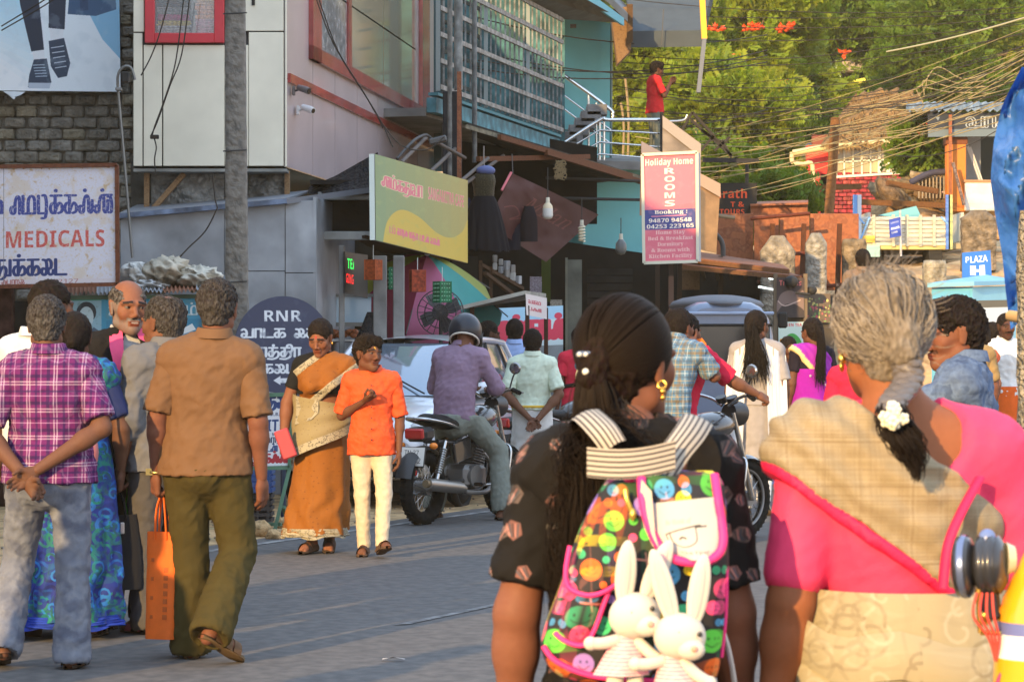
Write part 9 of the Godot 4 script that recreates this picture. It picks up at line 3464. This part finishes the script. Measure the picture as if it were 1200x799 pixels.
	shirt(o,plaid_mat("bluecheck",Color(.33,.46,.56),[[4,16,Color(.45,.36,.26),.6],[34,6,Color(.75,.78,.8),.5],[52,14,Color(.25,.3,.36),.5],[78,6,Color(.72,.6,.42),.5]],96,9.0),.9,.83,.026,"checked_shirt",.0,true,.012)
	trousers(o,fabric(lin(.3,.29,.27)),.02,.05,.012,"trousers",.05)
	st=S()
	sheet(st,[[P(815,398,18.3),P(823,396,18.3),P(828,402,18.3)],[P(812,410,18.25),P(822,408,18.25),P(830,412,18.25)],[P(816,424,18.3),P(824,424,18.3),P(832,422,18.3)]])
	solo("orange_scarf",st,fabric(lin(.75,.16,.02)),"small orange scarf at the crimson rider's neck","scarf")
func combed(o:Dictionary,n:int,to:Vector3,c:Color,r:float,wave:=.0,sd:=0,grow:=1.0):
	var st:=S()
	var R:=Vector3(.089,.102,.107)*grow
	var mid:=Vector3(0,.03,.02)
	var e:=((to-mid)/R).normalized()
	for i in n:
		var a:=RR(i+sd,0,TAU)
		var el:=RR(i*3+sd,-.25,1.0)
		var dir:=Vector3(cos(a)*.95,.0,.0)
		var f:=R01(i*5+sd)
		if f<.62:dir=Vector3(RR(i*7+sd,-1,1),RR(i*11+sd,.1,.75),-.75)
		elif f<.86:dir=Vector3(1.0 if R01(i*13)<.5 else -1.0,RR(i*17,.12,.5),RR(i*19,-.35,.5))
		else:dir=Vector3(RR(i*23,-.7,.7),-.72,.5)
		dir=dir.normalized()
		var pts:=[]
		for k in 8:
			var t:=k/7.0
			var q:=dir.slerp(e,t*.97)
			var lift:=1.0+.012*R01(i*29)+.012*sin(t*PI)+wave*.05*sin(t*14.0+i)
			var p:=mid+q*R*lift
			if wave>.0:p+=Vector3(sin(t*16.0+i*1.7),cos(t*13.0+i),0)*wave*.006
			pts.append(p)
		lock(st,pts,r*RR(i*31,.7,1.4))
	var h:=lpart("combed_hair",st,mat(c,.45,{"spec": .15}),o.node)
	h.transform=o.ht
func front_women():
	woman_with_backpack()
	grey_haired_woman()
func woman_with_backpack():
	var d:=4.3
	var o:={"at":G(737,d),"h":1.478,"fem": .8,"slim": .86,"cell": .0085,"hcell": .0032,"skin":Color(.20,.082,.045),"hair": "tied","haircell": .0036,"hairo":{"puff": .010,"hair":Color(.016,.011,.009)},"head":Vector3(.03,-.6,.0),"handcell": .004,"w": .95,"hs": .99,"turn": -.06,
		"J":{"hed":Vector3(.0,1.585,-.02),"lsh":Vector3(-.155,1.375,.01),"rsh":Vector3(.155,1.375,.01),"lel":Vector3(-.215,1.10,.03),"lwr":Vector3(-.225,.84,-.02),"rel":Vector3(.20,1.10,.0),"rwr":Vector3(.215,.85,-.08),"rkn":Vector3(.1,.49,-.1),"ran":Vector3(.1,.08,-.14),"rto":Vector3(.12,.02,-.3)}}
	person("young woman in dark printed dress carrying a dotted backpack",o)
	var pc:=Pic.new(420,420,Color(.105,.095,.09))
	for i in 25:
		var x:=(i % 5)*84.0+RR(i,10,50)
		var y:=(i/5)*84.0+RR(i+20,10,50)
		var a:=RR(i+40,-.7,.7)
		var w:=RR(i+60,13,21)
		var cs:Color=[Color(.5,.42,.38),Color(.44,.38,.35),Color(.55,.38,.34),Color(.42,.4,.37)][i % 4]
		var dv:=func(px:float,py:float)->Vector2:return Vector2(x+px*cos(a)-py*sin(a),y+px*sin(a)+py*cos(a))
		pc.poly([dv.call(-w,0),dv.call(-w*.2,-w),dv.call(w*.8,-w*.7),dv.call(w,w*.4),dv.call(w*.1,w)],cs)
		for k in 5:
			var u:=-.6+k*.3
			pc.stroke([dv.call(u*w,-w*.6),dv.call(u*w*.6+3,w*.6)],2.5,[Color(.3,.26,.26),Color(.8,.55,.5),Color(.3,.36,.4)][(i+k) % 3])
	var dress:=mat(Color(1,1,1),.85,{"tex":pc.tex(),"s":2.5,"world":false,"bump": .035,"btex":texs.weave,"spec": .25})
	shirt(o,dress,.80,.62,.018,"printed_dress",.0085,false,.010)
	skirt(o,dress,.75,.38,Vector2(0,0),Vector2(0,.01),Vector2(.21,.17),Vector2(.27,.22),6,.1,"dress_skirt")
	trousers(o,fabric(lin(.03,.025,.025)),.01,.03,.008,"leggings",.0)
	sandals(o,mat(lin(.08,.05,.03),.6),mat(lin(.05,.03,.02),.8))
	var hc:=Color(.014,.0095,.0065)
	var tie:=Vector3(.0,-.012,.122)
	combed(o,1700,tie,hc,.0011)
	var wt:Vector3=o.ht*tie
	var J:Dictionary=o.Jn
	var st:=S()
	for i in 320:
		var a:=RR(i,0,TAU)
		var r:=RR(i+7,.0,.026)
		var p0:=wt+Vector3(cos(a)*r*.6,.01+sin(a)*r*.4,RR(i,-.01,.01))
		lock(st,[p0,p0+Vector3(cos(a)*r,-.05,.02),p0+Vector3(cos(a)*r*1.6+.005,-.13,.03+.01*sin(a)),p0+Vector3(cos(a)*r*2.2,-.20,.04)],.0013)
	for i in 900:
		var x:=RR(i*3,-1,1)
		var l:=RR(i*5,.07,.30)*(1.25 if x<-.1 else .7)
		var p0:=wt+Vector3(x*.03,-.11+RR(i,-.05,.04),.02+RR(i+5,-.01,.02))
		var sx:=x*.10-.035
		var w:=RR(i*7,.008,.028)
		var ph:=RR(i*11,0,TAU)
		var pts:=[p0]
		for k in 6:
			var t:=(k+1)/6.0
			pts.append(Vector3(lerpf(p0.x,sx*1.05,minf(1.0,t*1.4))+w*sin(ph+t*7.0),p0.y-l*t+.5*w*sin(ph*2.0+t*5.0),lerpf(p0.z,.192,minf(1.0,t*2.0))+w*.5*cos(ph+t*6.0)))
		lock(st,pts,.0011)
	for i in 260:
		var x:=RR(i*3+9,-.02,.02)
		var p0:=Vector3(-.075+x,1.36+RR(i,-.04,.03),.185+RR(i,-.01,.02))
		var w:=RR(i*7+1,.004,.016)
		var ph:=RR(i*11+1,0,TAU)
		var pts:=[]
		for k in 7:
			var t:=k/6.0
			pts.append(p0+Vector3(-.03*t+x*t+w*sin(ph+t*6.0),-.40*t*RR(i,.5,1.0),.01*sin(t*3.0)+w*.4*cos(ph+t*5.0)))
		lock(st,pts,.0011)
	lpart("loose_waves",st,mat(hc,.45,{"spec": .15}),o.node)
	st=S()
	for i in 90:
		var p0:Vector3=o.ht*Vector3(RR(i,-.05,.06),RR(i+3,-.10,-.06),.07+RR(i,0,.02))
		lock(st,[p0,p0+Vector3(RR(i+5,-.03,.04),-.03,.015),p0+Vector3(RR(i+6,-.05,.06),-.07,.02+RR(i,-.02,.03))],.0009,3)
	lpart("wisps",st,mat(hc,.4),o.node)
	var clip:=lpart("hair_clip",bx(Vector3(0,.0,0),Vector3(.062,.014,.014),Basis(),.005),mat(lin(.25,.24,.23),.2,{"metal": .9}),o.node)
	clip.position=wt+Vector3(.0,.028,.006)
	st=S()
	for k in 5:ball(st,Vector3(-.024+k*.012,.001,.009),Vector3.ONE*.0045,Basis(),6,8)
	ball(st,Vector3(-.012,-.032,.016),Vector3.ONE*.007,Basis(),7,10)
	lpart("pearls",st,mat(lin(.7,.66,.55),.2,{"coat": .6}),clip)
	st=S()
	tube(st,ring_xz(o.ht*Vector3(.083,-.045,.008),.008,Vector3(0,.3,1)),.003,6)
	ball(st,o.ht*Vector3(.084,-.058,.008),Vector3(.006,.007,.006),Basis(),6,8)
	ball(st,o.ht*Vector3(.084,-.07,.008),Vector3(.005,.006,.005),Basis(),6,8)
	lpart("gold_earring",st,mat(lin(.8,.45,.08),.25,{"metal":1.0}),o.node)
	backpack()
func backpack():
	var d:=4.02
	var t:=thing("backpack","dark backpack covered in bright smiling dots with pink piping","backpack",P(748,800,d))
	var dots:=Pic.new(512,512,Color(.13,.115,.115))
	var pal:=[Color(.95,.82,.12),Color(.95,.3,.5),Color(.36,.78,.25),Color(.35,.68,.86),Color(.93,.42,.12),Color(.66,.52,.85),Color(.25,.75,.5)]
	var spots:=[]
	for i in 420:
		var x:=RR(i*3+1,0,512)
		var y:=RR(i*3+2,0,512)
		var r:float=[36.0,28.0,20.0,14.0][mini(3,i/60)]*RR(i,.85,1.1)
		var ok:=true
		for s in spots:
			var dx:float=absf(x-s.x)
			var dy:float=absf(y-s.y)
			dx=minf(dx,512-dx)
			dy=minf(dy,512-dy)
			if dx*dx+dy*dy<pow(r+s.z+7.0,2):ok=false
		if not ok:continue
		spots.append(Vector3(x,y,r))
		for ox in [-512,0,512]:
			for oy in [-512,0,512]:
				var c:=Vector2(x+ox,y+oy)
				if c.x<-40 or c.x>552 or c.y<-40 or c.y>552:continue
				if spots.size() % 9==8:
					dots.stroke([c+Vector2(-r,-4),c+Vector2(r,4)],7,Color(.8,.5,.42))
					dots.stroke([c+Vector2(-4,-r*.7),c+Vector2(3,r*.7)],6,Color(.8,.5,.42))
					continue
				var col:Color=pal[spots.size() % 7]
				dots.disc(c.x,c.y,r,r,col)
				dots.disc(c.x-r*.3,c.y-r*.2,r*.09,r*.14,col*.45)
				dots.disc(c.x+r*.3,c.y-r*.2,r*.09,r*.14,col*.45)
				dots.stroke(dots.curve([c+Vector2(-r*.5,r*.2),c+Vector2(0,r*.52),c+Vector2(r*.5,r*.2)]),r*.1,col*.55)
	var fab:=mat(Color(1,1,1),.75,{"tex":dots.tex(),"s":4.1,"world":false,"bump": .035,"btex":texs.weave})
	var pink:=mat(lin(.8,.03,.19),.6)
	var out:=[[796,668,838],[786,648,842],[762,634,846],[730,640,850],[690,655,853],[650,668,854],[610,684,852],[580,700,850],[562,712,846],[552,726,836]]
	var dep:=[.045,.06,.068,.07,.07,.068,.062,.05,.036,.02]
	var rows:=[]
	for j in out.size():
		var a:=P(out[j][1],out[j][0],d)
		var b:=P(out[j][2],out[j][0],d)
		var c:=(a+b)*.5
		var row:=[]
		for k in 36:
			var al:=TAU*k/36
			var q:=Vector2(cos(al),sin(al))
			q/=pow(pow(absf(q.x),3.5)+pow(absf(q.y),3.5),1.0/3.5)
			row.append(Vector3(c.x+q.x*(b.x-a.x)*.5,c.y,c.z+q.y*dep[j]*(1.0+.06*noi.get_noise_2d(k*.5,j*.9))))
		rows.append(row)
	var fine:=[]
	var cols:=[]
	for k in 36:
		var col:=[]
		for r in rows:col.append(r[k])
		cols.append(smooth(col,4))
	for j in cols[0].size():
		var row:=[]
		for k in 36:row.append(cols[k][j])
		fine.append(row)
	var st:=S()
	sheet(st,fine,true)
	face(st,rows[0],Vector3.DOWN)
	face(st,rows[9],Vector3.UP)
	part("bag_body",st,fab,t)
	var front:=func(px:float,py:float,out_:float)->Vector3:return P(px,py,d-out_)
	var piping:=func(pts:Array,r:float,nm:String):
		var q:=[]
		for p in pts:q.append(P(p[0],p[1],d-p[2]))
		part(nm,tb(smooth(q,5),r,8,true,.6),pink,t)
	piping.call([[637,757,.055],[652,775,.06],[690,791,.064],[740,797,.066],[790,799,.064]],.0075,"bottom_piping")
	piping.call([[846,770,.03],[851,720,.035],[852,668,.035]],.005,"side_piping")
	st=S()
	rows=[]
	for j in 7:
		var row:=[]
		for i in 7:
			var u:=i/6.0
			var v:=j/6.0
			row.append(P(lerpf(lerpf(684,664,v),lerpf(742,732,v),u),lerpf(640,lerpf(688,676,u)+10*sin(PI*u),v),d-.075-.016*sin(PI*u)*(.4+.6*v)))
		rows.append(row)
	sheet(st,rows)
	part("pocket_flap",st,fab,t)
	piping.call([[668,640,.072],[663,672,.078],[668,690,.082],[690,698,.09],[712,692,.092],[730,678,.088],[736,668,.082]],.0065,"pocket_piping")
	st=S()
	rows=[]
	for j in 6:
		var row:=[]
		for i in 7:
			var u:=i/6.0
			var v:=j/5.0
			row.append(P(lerpf(lerpf(668,654,v),lerpf(716,690,v),u),lerpf(692,lerpf(744,758,u),v),d-.074-.022*sin(PI*u)*sin(PI*(.2+.7*v))))
		rows.append(row)
	sheet(st,rows)
	part("side_pocket",st,fab,t)
	piping.call([[651,742,.07],[664,752,.08],[684,756,.085],[696,740,.085],[708,708,.084],[714,692,.082]],.0065,"pocket_piping")
	pc_flap(t,d,pink,fab)
	part("haul_loop",tb(smooth([P(738,566,d-.03),P(737,548,d-.045),P(746,541,d-.05),P(758,546,d-.05),P(764,566,d-.04)],5),.009,8,true,.5),pink,t)
	var sp:=Pic.new(64,64,Color(.66,.62,.56))
	for k in 6:sp.rect(0,k*11.0+4,64,4.0,Color(.2,.18,.18))
	var sm:=print_mat(sp,.8)
	for q in [[[672,492,4.10,704,481,4.12],[692,512,4.03,722,497,4.04],[708,534,4.02,734,516,4.02]],[[836,498,4.13,800,486,4.13],[826,515,4.05,792,500,4.05],[806,540,4.01,776,522,4.01],[790,566,3.99,756,546,3.99]]]:
		st=S()
		var a:=[]
		var b:=[]
		for p in q:
			a.append(P(p[0],p[1],p[2]))
			b.append(P(p[3],p[4],p[5]))
		var o1:Vector3=a[0]+(a[0]-a[1]).normalized()*.02
		a.push_front(o1+Vector3(0,-.02,-.10))
		b.push_front(b[0]+Vector3(0,-.0,-.10))
		a=smooth(a,4)
		b=smooth(b,4)
		var g:=[]
		for j in 9:
			var row:=[]
			for k in a.size():row.append(a[k].lerp(b[k],j/8.0)+Vector3(0,.006,.008)*sin(PI*j/8.0))
			g.append(row)
		sheet(st,g)
		part("striped_strap",st,sm,t)
	st=S()
	var g2:=[]
	for j in 9:
		var row:=[]
		for i in 9:
			var u:=i/8.0
			row.append(P(lerpf(688,792,u),524+4.4*j-8.0*u+10.0*sin(PI*u)*.6,d-.045-.015*sin(PI*u)))
		g2.append(row)
	sheet(st,g2)
	part("striped_yoke",st,sm,t)
	part("strap_tail",tb(smooth([P(848,740,d),P(856,770,d),P(866,830,d+.02)],4),.016,6,true,.25),mat(lin(.5,.47,.42),.8),t)
	st=S()
	tube(st,smooth([P(733,574,d-.062),P(735,586,d-.066),P(740,598,d-.066)],4),.0045,6)
	ball(st,P(742,603,d-.068),Vector3(.006,.01,.006),Basis(),6,8)
	part("brass_zip_pull",st,mat(lin(.7,.5,.1),.3,{"metal": .8}),t)
	rabbit("white plush rabbit in pink dress, left one on the backpack",P(744,722,3.90),.22,[[.022,.085,.42],[-.012,.085,.08]],.09)
	rabbit("white plush rabbit in pink dress, lower right on the backpack",P(797,746,3.87),-.06,[[-.012,.10,-.28],[.02,.092,.16]],-.1)
func pc_flap(t:Node3D,d:float,pink,fab):
	var pc:=Pic.new(320,300,Color(.70,.69,.66))
	var ink:=Color(.22,.2,.19)
	pc.stroke(pc.curve([Vector2(54,118),Vector2(120,104),Vector2(212,92),Vector2(222,96)]),5,ink)
	pc.stroke(pc.curve([Vector2(70,112),Vector2(78,160),Vector2(112,182),Vector2(160,176),Vector2(196,150),Vector2(198,96)]),5,ink)
	pc.stroke(pc.curve([Vector2(4,92),Vector2(20,150),Vector2(54,170),Vector2(52,120)]),5,ink)
	pc.stroke([Vector2(198,98),Vector2(250,96)],5,ink)
	pc.stroke(pc.curve([Vector2(112,142),Vector2(126,134),Vector2(144,140)]),7,ink)
	pc.text("lu think of",60,82,17,120,Color(.5,.48,.46),false,true,false,.2)
	pc.text("The First",74,238,30,190,Color(.5,.46,.42),true)
	var tl:=[690,566]
	var g:=[]
	for j in 9:
		var row:=[]
		for i in 9:
			var u:=i/8.0
			var v:=j/8.0
			row.append(P(lerpf(lerpf(752,760,v),lerpf(836,846,v),u),lerpf(556,592-8*u,v)+2*sin(PI*u),d-.05-.03*v-.012*sin(PI*u)))
		g.append(row)
	var st:=S()
	sheet(st,g)
	part("flap_band",st,fab,t)
	var w:=[]
	var edge:=[[590,764,842],[606,764,844],[622,766,846],[636,772,846],[646,782,844],[653,794,838],[657,806,826]]
	for j in edge.size():
		var row:=[]
		for i in 9:
			var u:=i/8.0
			row.append(P(lerpf(edge[j][1],edge[j][2],u),edge[j][0]-8*u*(1.0-j/6.0),d-.083-.014*sin(PI*u)-.004*j))
		w.append(row)
	st=S()
	sheet(st,w,false,false)
	part("white_panel",st,print_mat(pc,.7),t)
	var q:=[]
	for p in [[838,556,.055],[842,584,.085],[846,610,.09],[848,634,.1],[842,650,.105],[824,659,.11],[800,658,.112],[782,650,.108],[768,632,.1],[758,606,.094],[753,580,.086],[752,560,.06]]:q.append(P(p[0],p[1],d-p[2]))
	part("flap_piping",tb(smooth(q,5),.0072,8,true,.6),pink,t)
	st=S()
	sheet(st,[[P(752,562,d-.085),P(764,576,d-.098)],[P(750,590,d-.09),P(766,600,d-.102)],[P(755,618,d-.095),P(768,626,d-.106)],[P(765,640,d-.1),P(773,644,d-.108)]])
	part("folded_lining",st,mat(lin(.5,.43,.34),.8),t)
func rabbit(label:String,hc:Vector3,roll:float,ears:Array,tilt:float):
	var t:=thing("plush_rabbit",label,"soft toy",hc-Vector3(0,.16,0),"plush rabbits hung on the backpack")
	var fur:=mat(lin(.56,.51,.42),.95,{"bump": .04,"btex":texs.weave,"s":18.0,"world":false})
	var bs:=Basis(Vector3(0,0,1),roll)
	var up:=Vector3(0,.16,0)
	var st:=S()
	ball(st,up,Vector3(.040,.036,.034),bs,16,22)
	ball(st,up+bs*Vector3(.016,-.016,.022),Vector3(.022,.017,.018),bs,10,14)
	var hd:=lpart("head",st,fur,t)
	st=S()
	ball(st,up+bs*Vector3(.020,-.013,.041),Vector3(.005,.005,.003),bs,6,8)
	lpart("nose",st,mat(lin(.7,.28,.2),.6),hd)
	for x in [-.004,.028]:
		st=S()
		ball(st,up+bs*Vector3(x,.008,.034-absf(x-.01)*.3),Vector3(.0042,.0042,.003),bs,6,8)
		lpart("eye",st,mat(lin(.02,.02,.02),.2),hd)
	for e in ears:
		var eb:=Basis(Vector3(0,0,1),-e[2])
		st=S()
		ball(st,up+bs*Vector3(e[0],.024,0)+eb*Vector3(0,e[1]*.5,0),Vector3(.0165,e[1]*.62,.008),eb,14,14)
		var er:=lpart("ear",st,fur,t)
		st=S()
		ball(st,up+bs*Vector3(e[0],.024,.005)+eb*Vector3(0,e[1]*.5,0),Vector3(.009,e[1]*.48,.005),eb,12,10)
		lpart("inner_ear",st,mat(lin(.72,.42,.38),.9),er)
	var pc:=Pic.new(64,64,Color(.84,.55,.58))
	for k in 8:pc.rect(0,k*8.0,64,3,Color(.88,.74,.72))
	var dm:=mat(Color(1,1,1),.85,{"tex":pc.tex(),"s":22.0,"world":false})
	st=S()
	var g:=[]
	for j in 9:
		var v:=j/8.0
		var row:=[]
		for k in 20:
			var a:=TAU*k/20
			var r:=.016+.026*v+.003*sin(a*5.0)*v
			row.append(Vector3(-.012+tilt*-.1*v+cos(a)*r,.134-.062*v,sin(a)*r*.8))
		g.append(row)
	sheet(st,g,true)
	lpart("pink_dress",st,dm,t)
	for s in [-1,1]:
		st=S()
		tube(st,smooth([Vector3(-.012+s*.014,.124,.005),Vector3(-.012+s*.036,.112-.008*s,.014),Vector3(-.012+s*.055,.106-.014*s,.018)],4),.0095,10)
		ball(st,Vector3(-.012+s*.056,.106-.014*s,.018),Vector3.ONE*.011,Basis(),7,9)
		lpart("arm",st,fur,t)
		st=S()
		tube(st,[Vector3(-.014+s*.014,.08,.0),Vector3(-.016+s*.018,.03,.006)],.0135,10)
		ball(st,Vector3(-.016+s*.018,.026,.01),Vector3(.015,.014,.018),Basis(),7,9)
		lpart("leg",st,fur,t)
func grey_haired_woman():
	var d:=4.3
	var o:={"at":G(1056,d),"h":1.525,"deep_back":true,"fem":1.0,"cell": .0085,"hcell": .0032,"skin":Color(.27,.095,.043),"hair": "tied","haircell": .0036,"hairo":{"puff": .014,"hair":Color(.17,.14,.105)},"head":Vector3(.02,.22,.03),"handcell": .004,"w": .97,"hs": .93,"am":1.0,"turn": .05,
		"J":{"nek":Vector3(.0,1.435,.02),"hed":Vector3(-.035,1.585,-.02),"lsh":Vector3(-.165,1.36,.01),"rsh":Vector3(.17,1.37,.01),"lel":Vector3(-.215,1.09,.05),"lwr":Vector3(-.25,.84,.02),"rel":Vector3(.245,1.09,-.02),"rwr":Vector3(.22,.88,-.16),"lkn":Vector3(-.1,.49,-.1),"lan":Vector3(-.1,.08,-.12),"lto":Vector3(-.12,.02,-.28)}}
	person("grey haired woman in pink blouse and cream sari, plait down her back",o)
	var J:Dictionary=o.Jn
	var b:=box_of(J,TORSO+["lel","rel"],.22)
	var s:=Sdf.new(b[0],b[1],.0085)
	torso(s,J,.010,.97,.0,1.0)
	for e in ["l","r"]:arm(s,J,e,.010,.78,.004,1.05)
	s.cap(Vector3(.0,1.47,.12),Vector3(.02,1.405,.15),.115,.095,.012,Vector3(1.22,1.0,1.0),1)
	s.cap(Vector3(0,1.5,-.05),Vector3(0,1.40,-.14),.09,.09,.015,Vector3.ONE,1)
	s.cut(Vector3.DOWN,-1.10)
	var sk:=Flesh.new()
	sk.add(s.nets())
	sk.ruffle(.004,Vector3(9,6,9),noi,2.0)
	garment(o,"pink_blouse",sk,mat(lin(.80,.045,.13),.75,{"tex":texs.cloth,"s":2.0,"world":false,"bump": .035,"btex":texs.weave}))
	var lin_tex:=Pic.new(256,256,Color(.80,.72,.56))
	for k in 150:
		var y:=RR(k,0,256)
		lin_tex.rect(0,y,256,RR(k+3,.6,2.0),Color(.62,.52,.38).lerp(Color(.9,.84,.7),R01(k*3)))
		lin_tex.rect(y,0,RR(k+9,.5,1.4),256,Color(.66,.57,.43).lerp(Color(.86,.8,.66),R01(k*5)))
	var dm:=mat(Color(.45,.445,.44),.8,{"vc":true,"tex":lin_tex.tex(),"s":4.5,"world":false})
	var n:=Vector3(.58,.815,0)
	drape(o,dm,n,.955,1.13,.031,"beige_drape","l",.0075,-1.0,Color.WHITE,Color.WHITE,.011)
	drape(o,mat(lin(.75,.012,.08),.7,{"tex":texs.cloth,"s":3.0,"world":false}),n,.935,.957,.031,"crimson_border","l",.0075,-1.0,Color.WHITE,Color.WHITE,.004)
	var st:=S()
	tube(st,smooth([in_fig(o,1150,560,4.19),in_fig(o,1128,600,4.15),in_fig(o,1112,640,4.13),in_fig(o,1106,690,4.12)],5),.011,7,true,.5)
	lpart("crimson_edge",st,mat(lin(.75,.012,.08),.7),o.node)
	var sc:=Pic.new(400,400,Color(.80,.74,.58))
	for i in 44:
		var x:=RR(i*3,0,400)
		var y:=RR(i*3+1,0,400)
		var q:=[]
		for k in 11:q.append(Vector2(x+cos(k*.55+i)*(6+k*3.6),y+sin(k*.55+i)*(6+k*3.6)))
		sc.stroke(q,7,Color(.69,.62,.48) if i % 2 else Color(.87,.82,.68))
		if i % 5==0:sc.disc(x+20,y-14,14,10,Color(.66,.58,.42))
	var scm:=mat(Color(.52,.53,.56),.7,{"tex":sc.tex(),"s":2.6,"world":false,"bump": .035,"btex":texs.weave})
	skirt(o,scm,1.115,.06,Vector2(.015,0),Vector2(0,0),Vector2(.195,.155),Vector2(.29,.25),8,.16,"cream_sari_skirt")
	for k in 3:
		var g:=[]
		for j in 5:
			var row:=[]
			for i in 15:
				var a:=lerpf(PI*.02,PI*.98,i/14.0)
				var v:=j/4.0
				row.append(Vector3(cos(a)*-.222+.01,1.06-.075*k-.05*(i/14.0)-.085*v+.012*sin(i*1.3+k),sin(a)*(.185+.016*v)+.012*sin(v*3.0)))
			g.append(row)
		st=S()
		sheet(st,g)
		lpart("sari_fold",st,scm,o.node)
	var tie:=Vector3(.0,-.035,.118)
	combed(o,900,tie,Color(.27,.23,.18),.0012,1.0,500,1.04)
	combed(o,700,tie,Color(.13,.11,.09),.0012,1.0,900,1.035)
	combed(o,300,tie,Color(.045,.037,.03),.0012,1.0,1400,1.03)
	st=S()
	for i in 170:
		var a:=RR(i*3,0,TAU)
		var p:Vector3=Vector3(0,.03,.02)+Vector3(cos(a)*.1,sin(a)*.115,.03+RR(i,-.05,.03))
		lock(st,[p*.97,p*1.06+Vector3(RR(i,-.01,.01),.0,.01),p*1.1+Vector3(RR(i,-.02,.02),RR(i+2,-.01,.02),.02)],.0008,3)
	var fz:=lpart("frizz",st,mat(Color(.25,.21,.17),.5),o.node)
	fz.transform=o.ht
	var p0:Vector3=o.ht*tie
	var path:=[p0+Vector3(0,.01,.0),p0+Vector3(.004,-.05,.022),in_fig(o,1046,478,4.11),in_fig(o,1060,515,4.10),in_fig(o,1074,545,4.11)]
	var sm:=smooth(path,14)
	for part_ in 1:
		st=S()
		for k in 3:
			var q:=[]
			var rr:=[]
			var i0:=0 if part_==0 else 30
			var i1:=31 if part_==0 else sm.size()
			for i in range(i0,i1):
				var ph:=i*.62+TAU*k/3.0
				var w:=lerpf(.018,.013,float(i)/sm.size())
				q.append(sm[i]+Vector3(sin(ph)*w,0,cos(ph*2.0)*w*.55))
				rr.append(w*.82)
			tube(st,q,rr,9)
			for f in 26:
				var q2:=[]
				for i in range(i0,i1,2):
					var ph:=i*.62+TAU*k/3.0
					var w:=lerpf(.018,.013,float(i)/sm.size())
					var a:=TAU*f/26.0+i*.12
					q2.append(sm[i]+Vector3(sin(ph)*w,0,cos(ph*2.0)*w*.55)+Vector3(cos(a),0,sin(a))*w*.86)
				tube(st,q2,.0014,3,false)
		lpart("plait",st,mat([Color(.12,.10,.085),Color(.03,.024,.02)][part_],.45),o.node)
	st=S()
	for i in 420:
		var a:=RR(i*3,0,TAU)
		var rad:=RR(i*7,.002,.027)
		var ph:=RR(i*5,0,TAU)
		var w:=RR(i*11,.002,.006)
		var stop:=RR(i*13,.55,1.25)
		var q:=[]
		for k in 9:
			var t:=stop*k/8.0
			var f:=27.0+t*(sm.size()-28)
			var c:Vector3=sm[mini(int(f),sm.size()-1)]+Vector3(.004,-.025,0)*maxf(.0,t-1.0)*5.0
			var fat:=rad*(.35+1.1*sin(PI*minf(1.0,.15+t*.7)))
			q.append(c+Vector3(cos(a)*fat+w*sin(ph+t*13.0),w*cos(ph*2.0+t*9.0),absf(sin(a))*fat*.7+w*cos(ph+t*13.0)))
		lock(st,q,.0013)
	lpart("wavy_tail",st,mat(Color(.016,.012,.010),.5,{"spec": .2}),o.node)
	st=S()
	for i in 16:
		var a:=RR(i,0,TAU)
		var c:=in_fig(o,1046,486,4.06)+Vector3(cos(a)*RR(i,.0,.022)+RR(i+3,-.006,.01),RR(i*3,-.022,.024),RR(i*5,-.004,.014))
		for k in 5:
			var al:=TAU*k/5+i
			ball(st,c+Vector3(cos(al)*.006,sin(al)*.006,.002),Vector3(.0055,.0055,.004),Basis(),4,6)
	lpart("white_flowers",st,mat(lin(.76,.70,.5),.6),o.node)
	st=S()
	ball(st,o.ht*Vector3(-.086,-.045,.006),Vector3(.008,.011,.008),Basis(),7,9)
	tube(st,ring_xz(o.ht*Vector3(-.086,-.06,.006),.008,Vector3(1,0,.4)),.0035,6)
	lpart("gold_earring",st,mat(lin(.8,.45,.08),.25,{"metal":1.0}),o.node)
	st=S()
	var nk:=[]
	for k in 17:
		var a:=PI*(.08+.84*k/16.0)
		nk.append(J.nek+Vector3(cos(a)*.085,.012-.03*sin(a),.0+.062*sin(a)))
	tube(st,nk,.0028,6,false)
	lpart("gold_chain",st,mat(lin(.8,.45,.08),.25,{"metal":1.0}),o.node)
	var um:=thing("folded_umbrella","folded dark umbrella with pale edge beside the cream sari","umbrella",G(950,4.45,.7))
	st=S()
	tube(st,[P(978,700,4.42),P(962,740,4.42),P(950,815,4.42)],[.006,.035,.045],10,true,.5)
	part("cloth",st,mat(lin(.05,.055,.07),.7),um)
	part("pale_stick",tb([P(928,768,4.36),P(952,830,4.36)],.006,7),mat(lin(.6,.5,.3),.5),um)
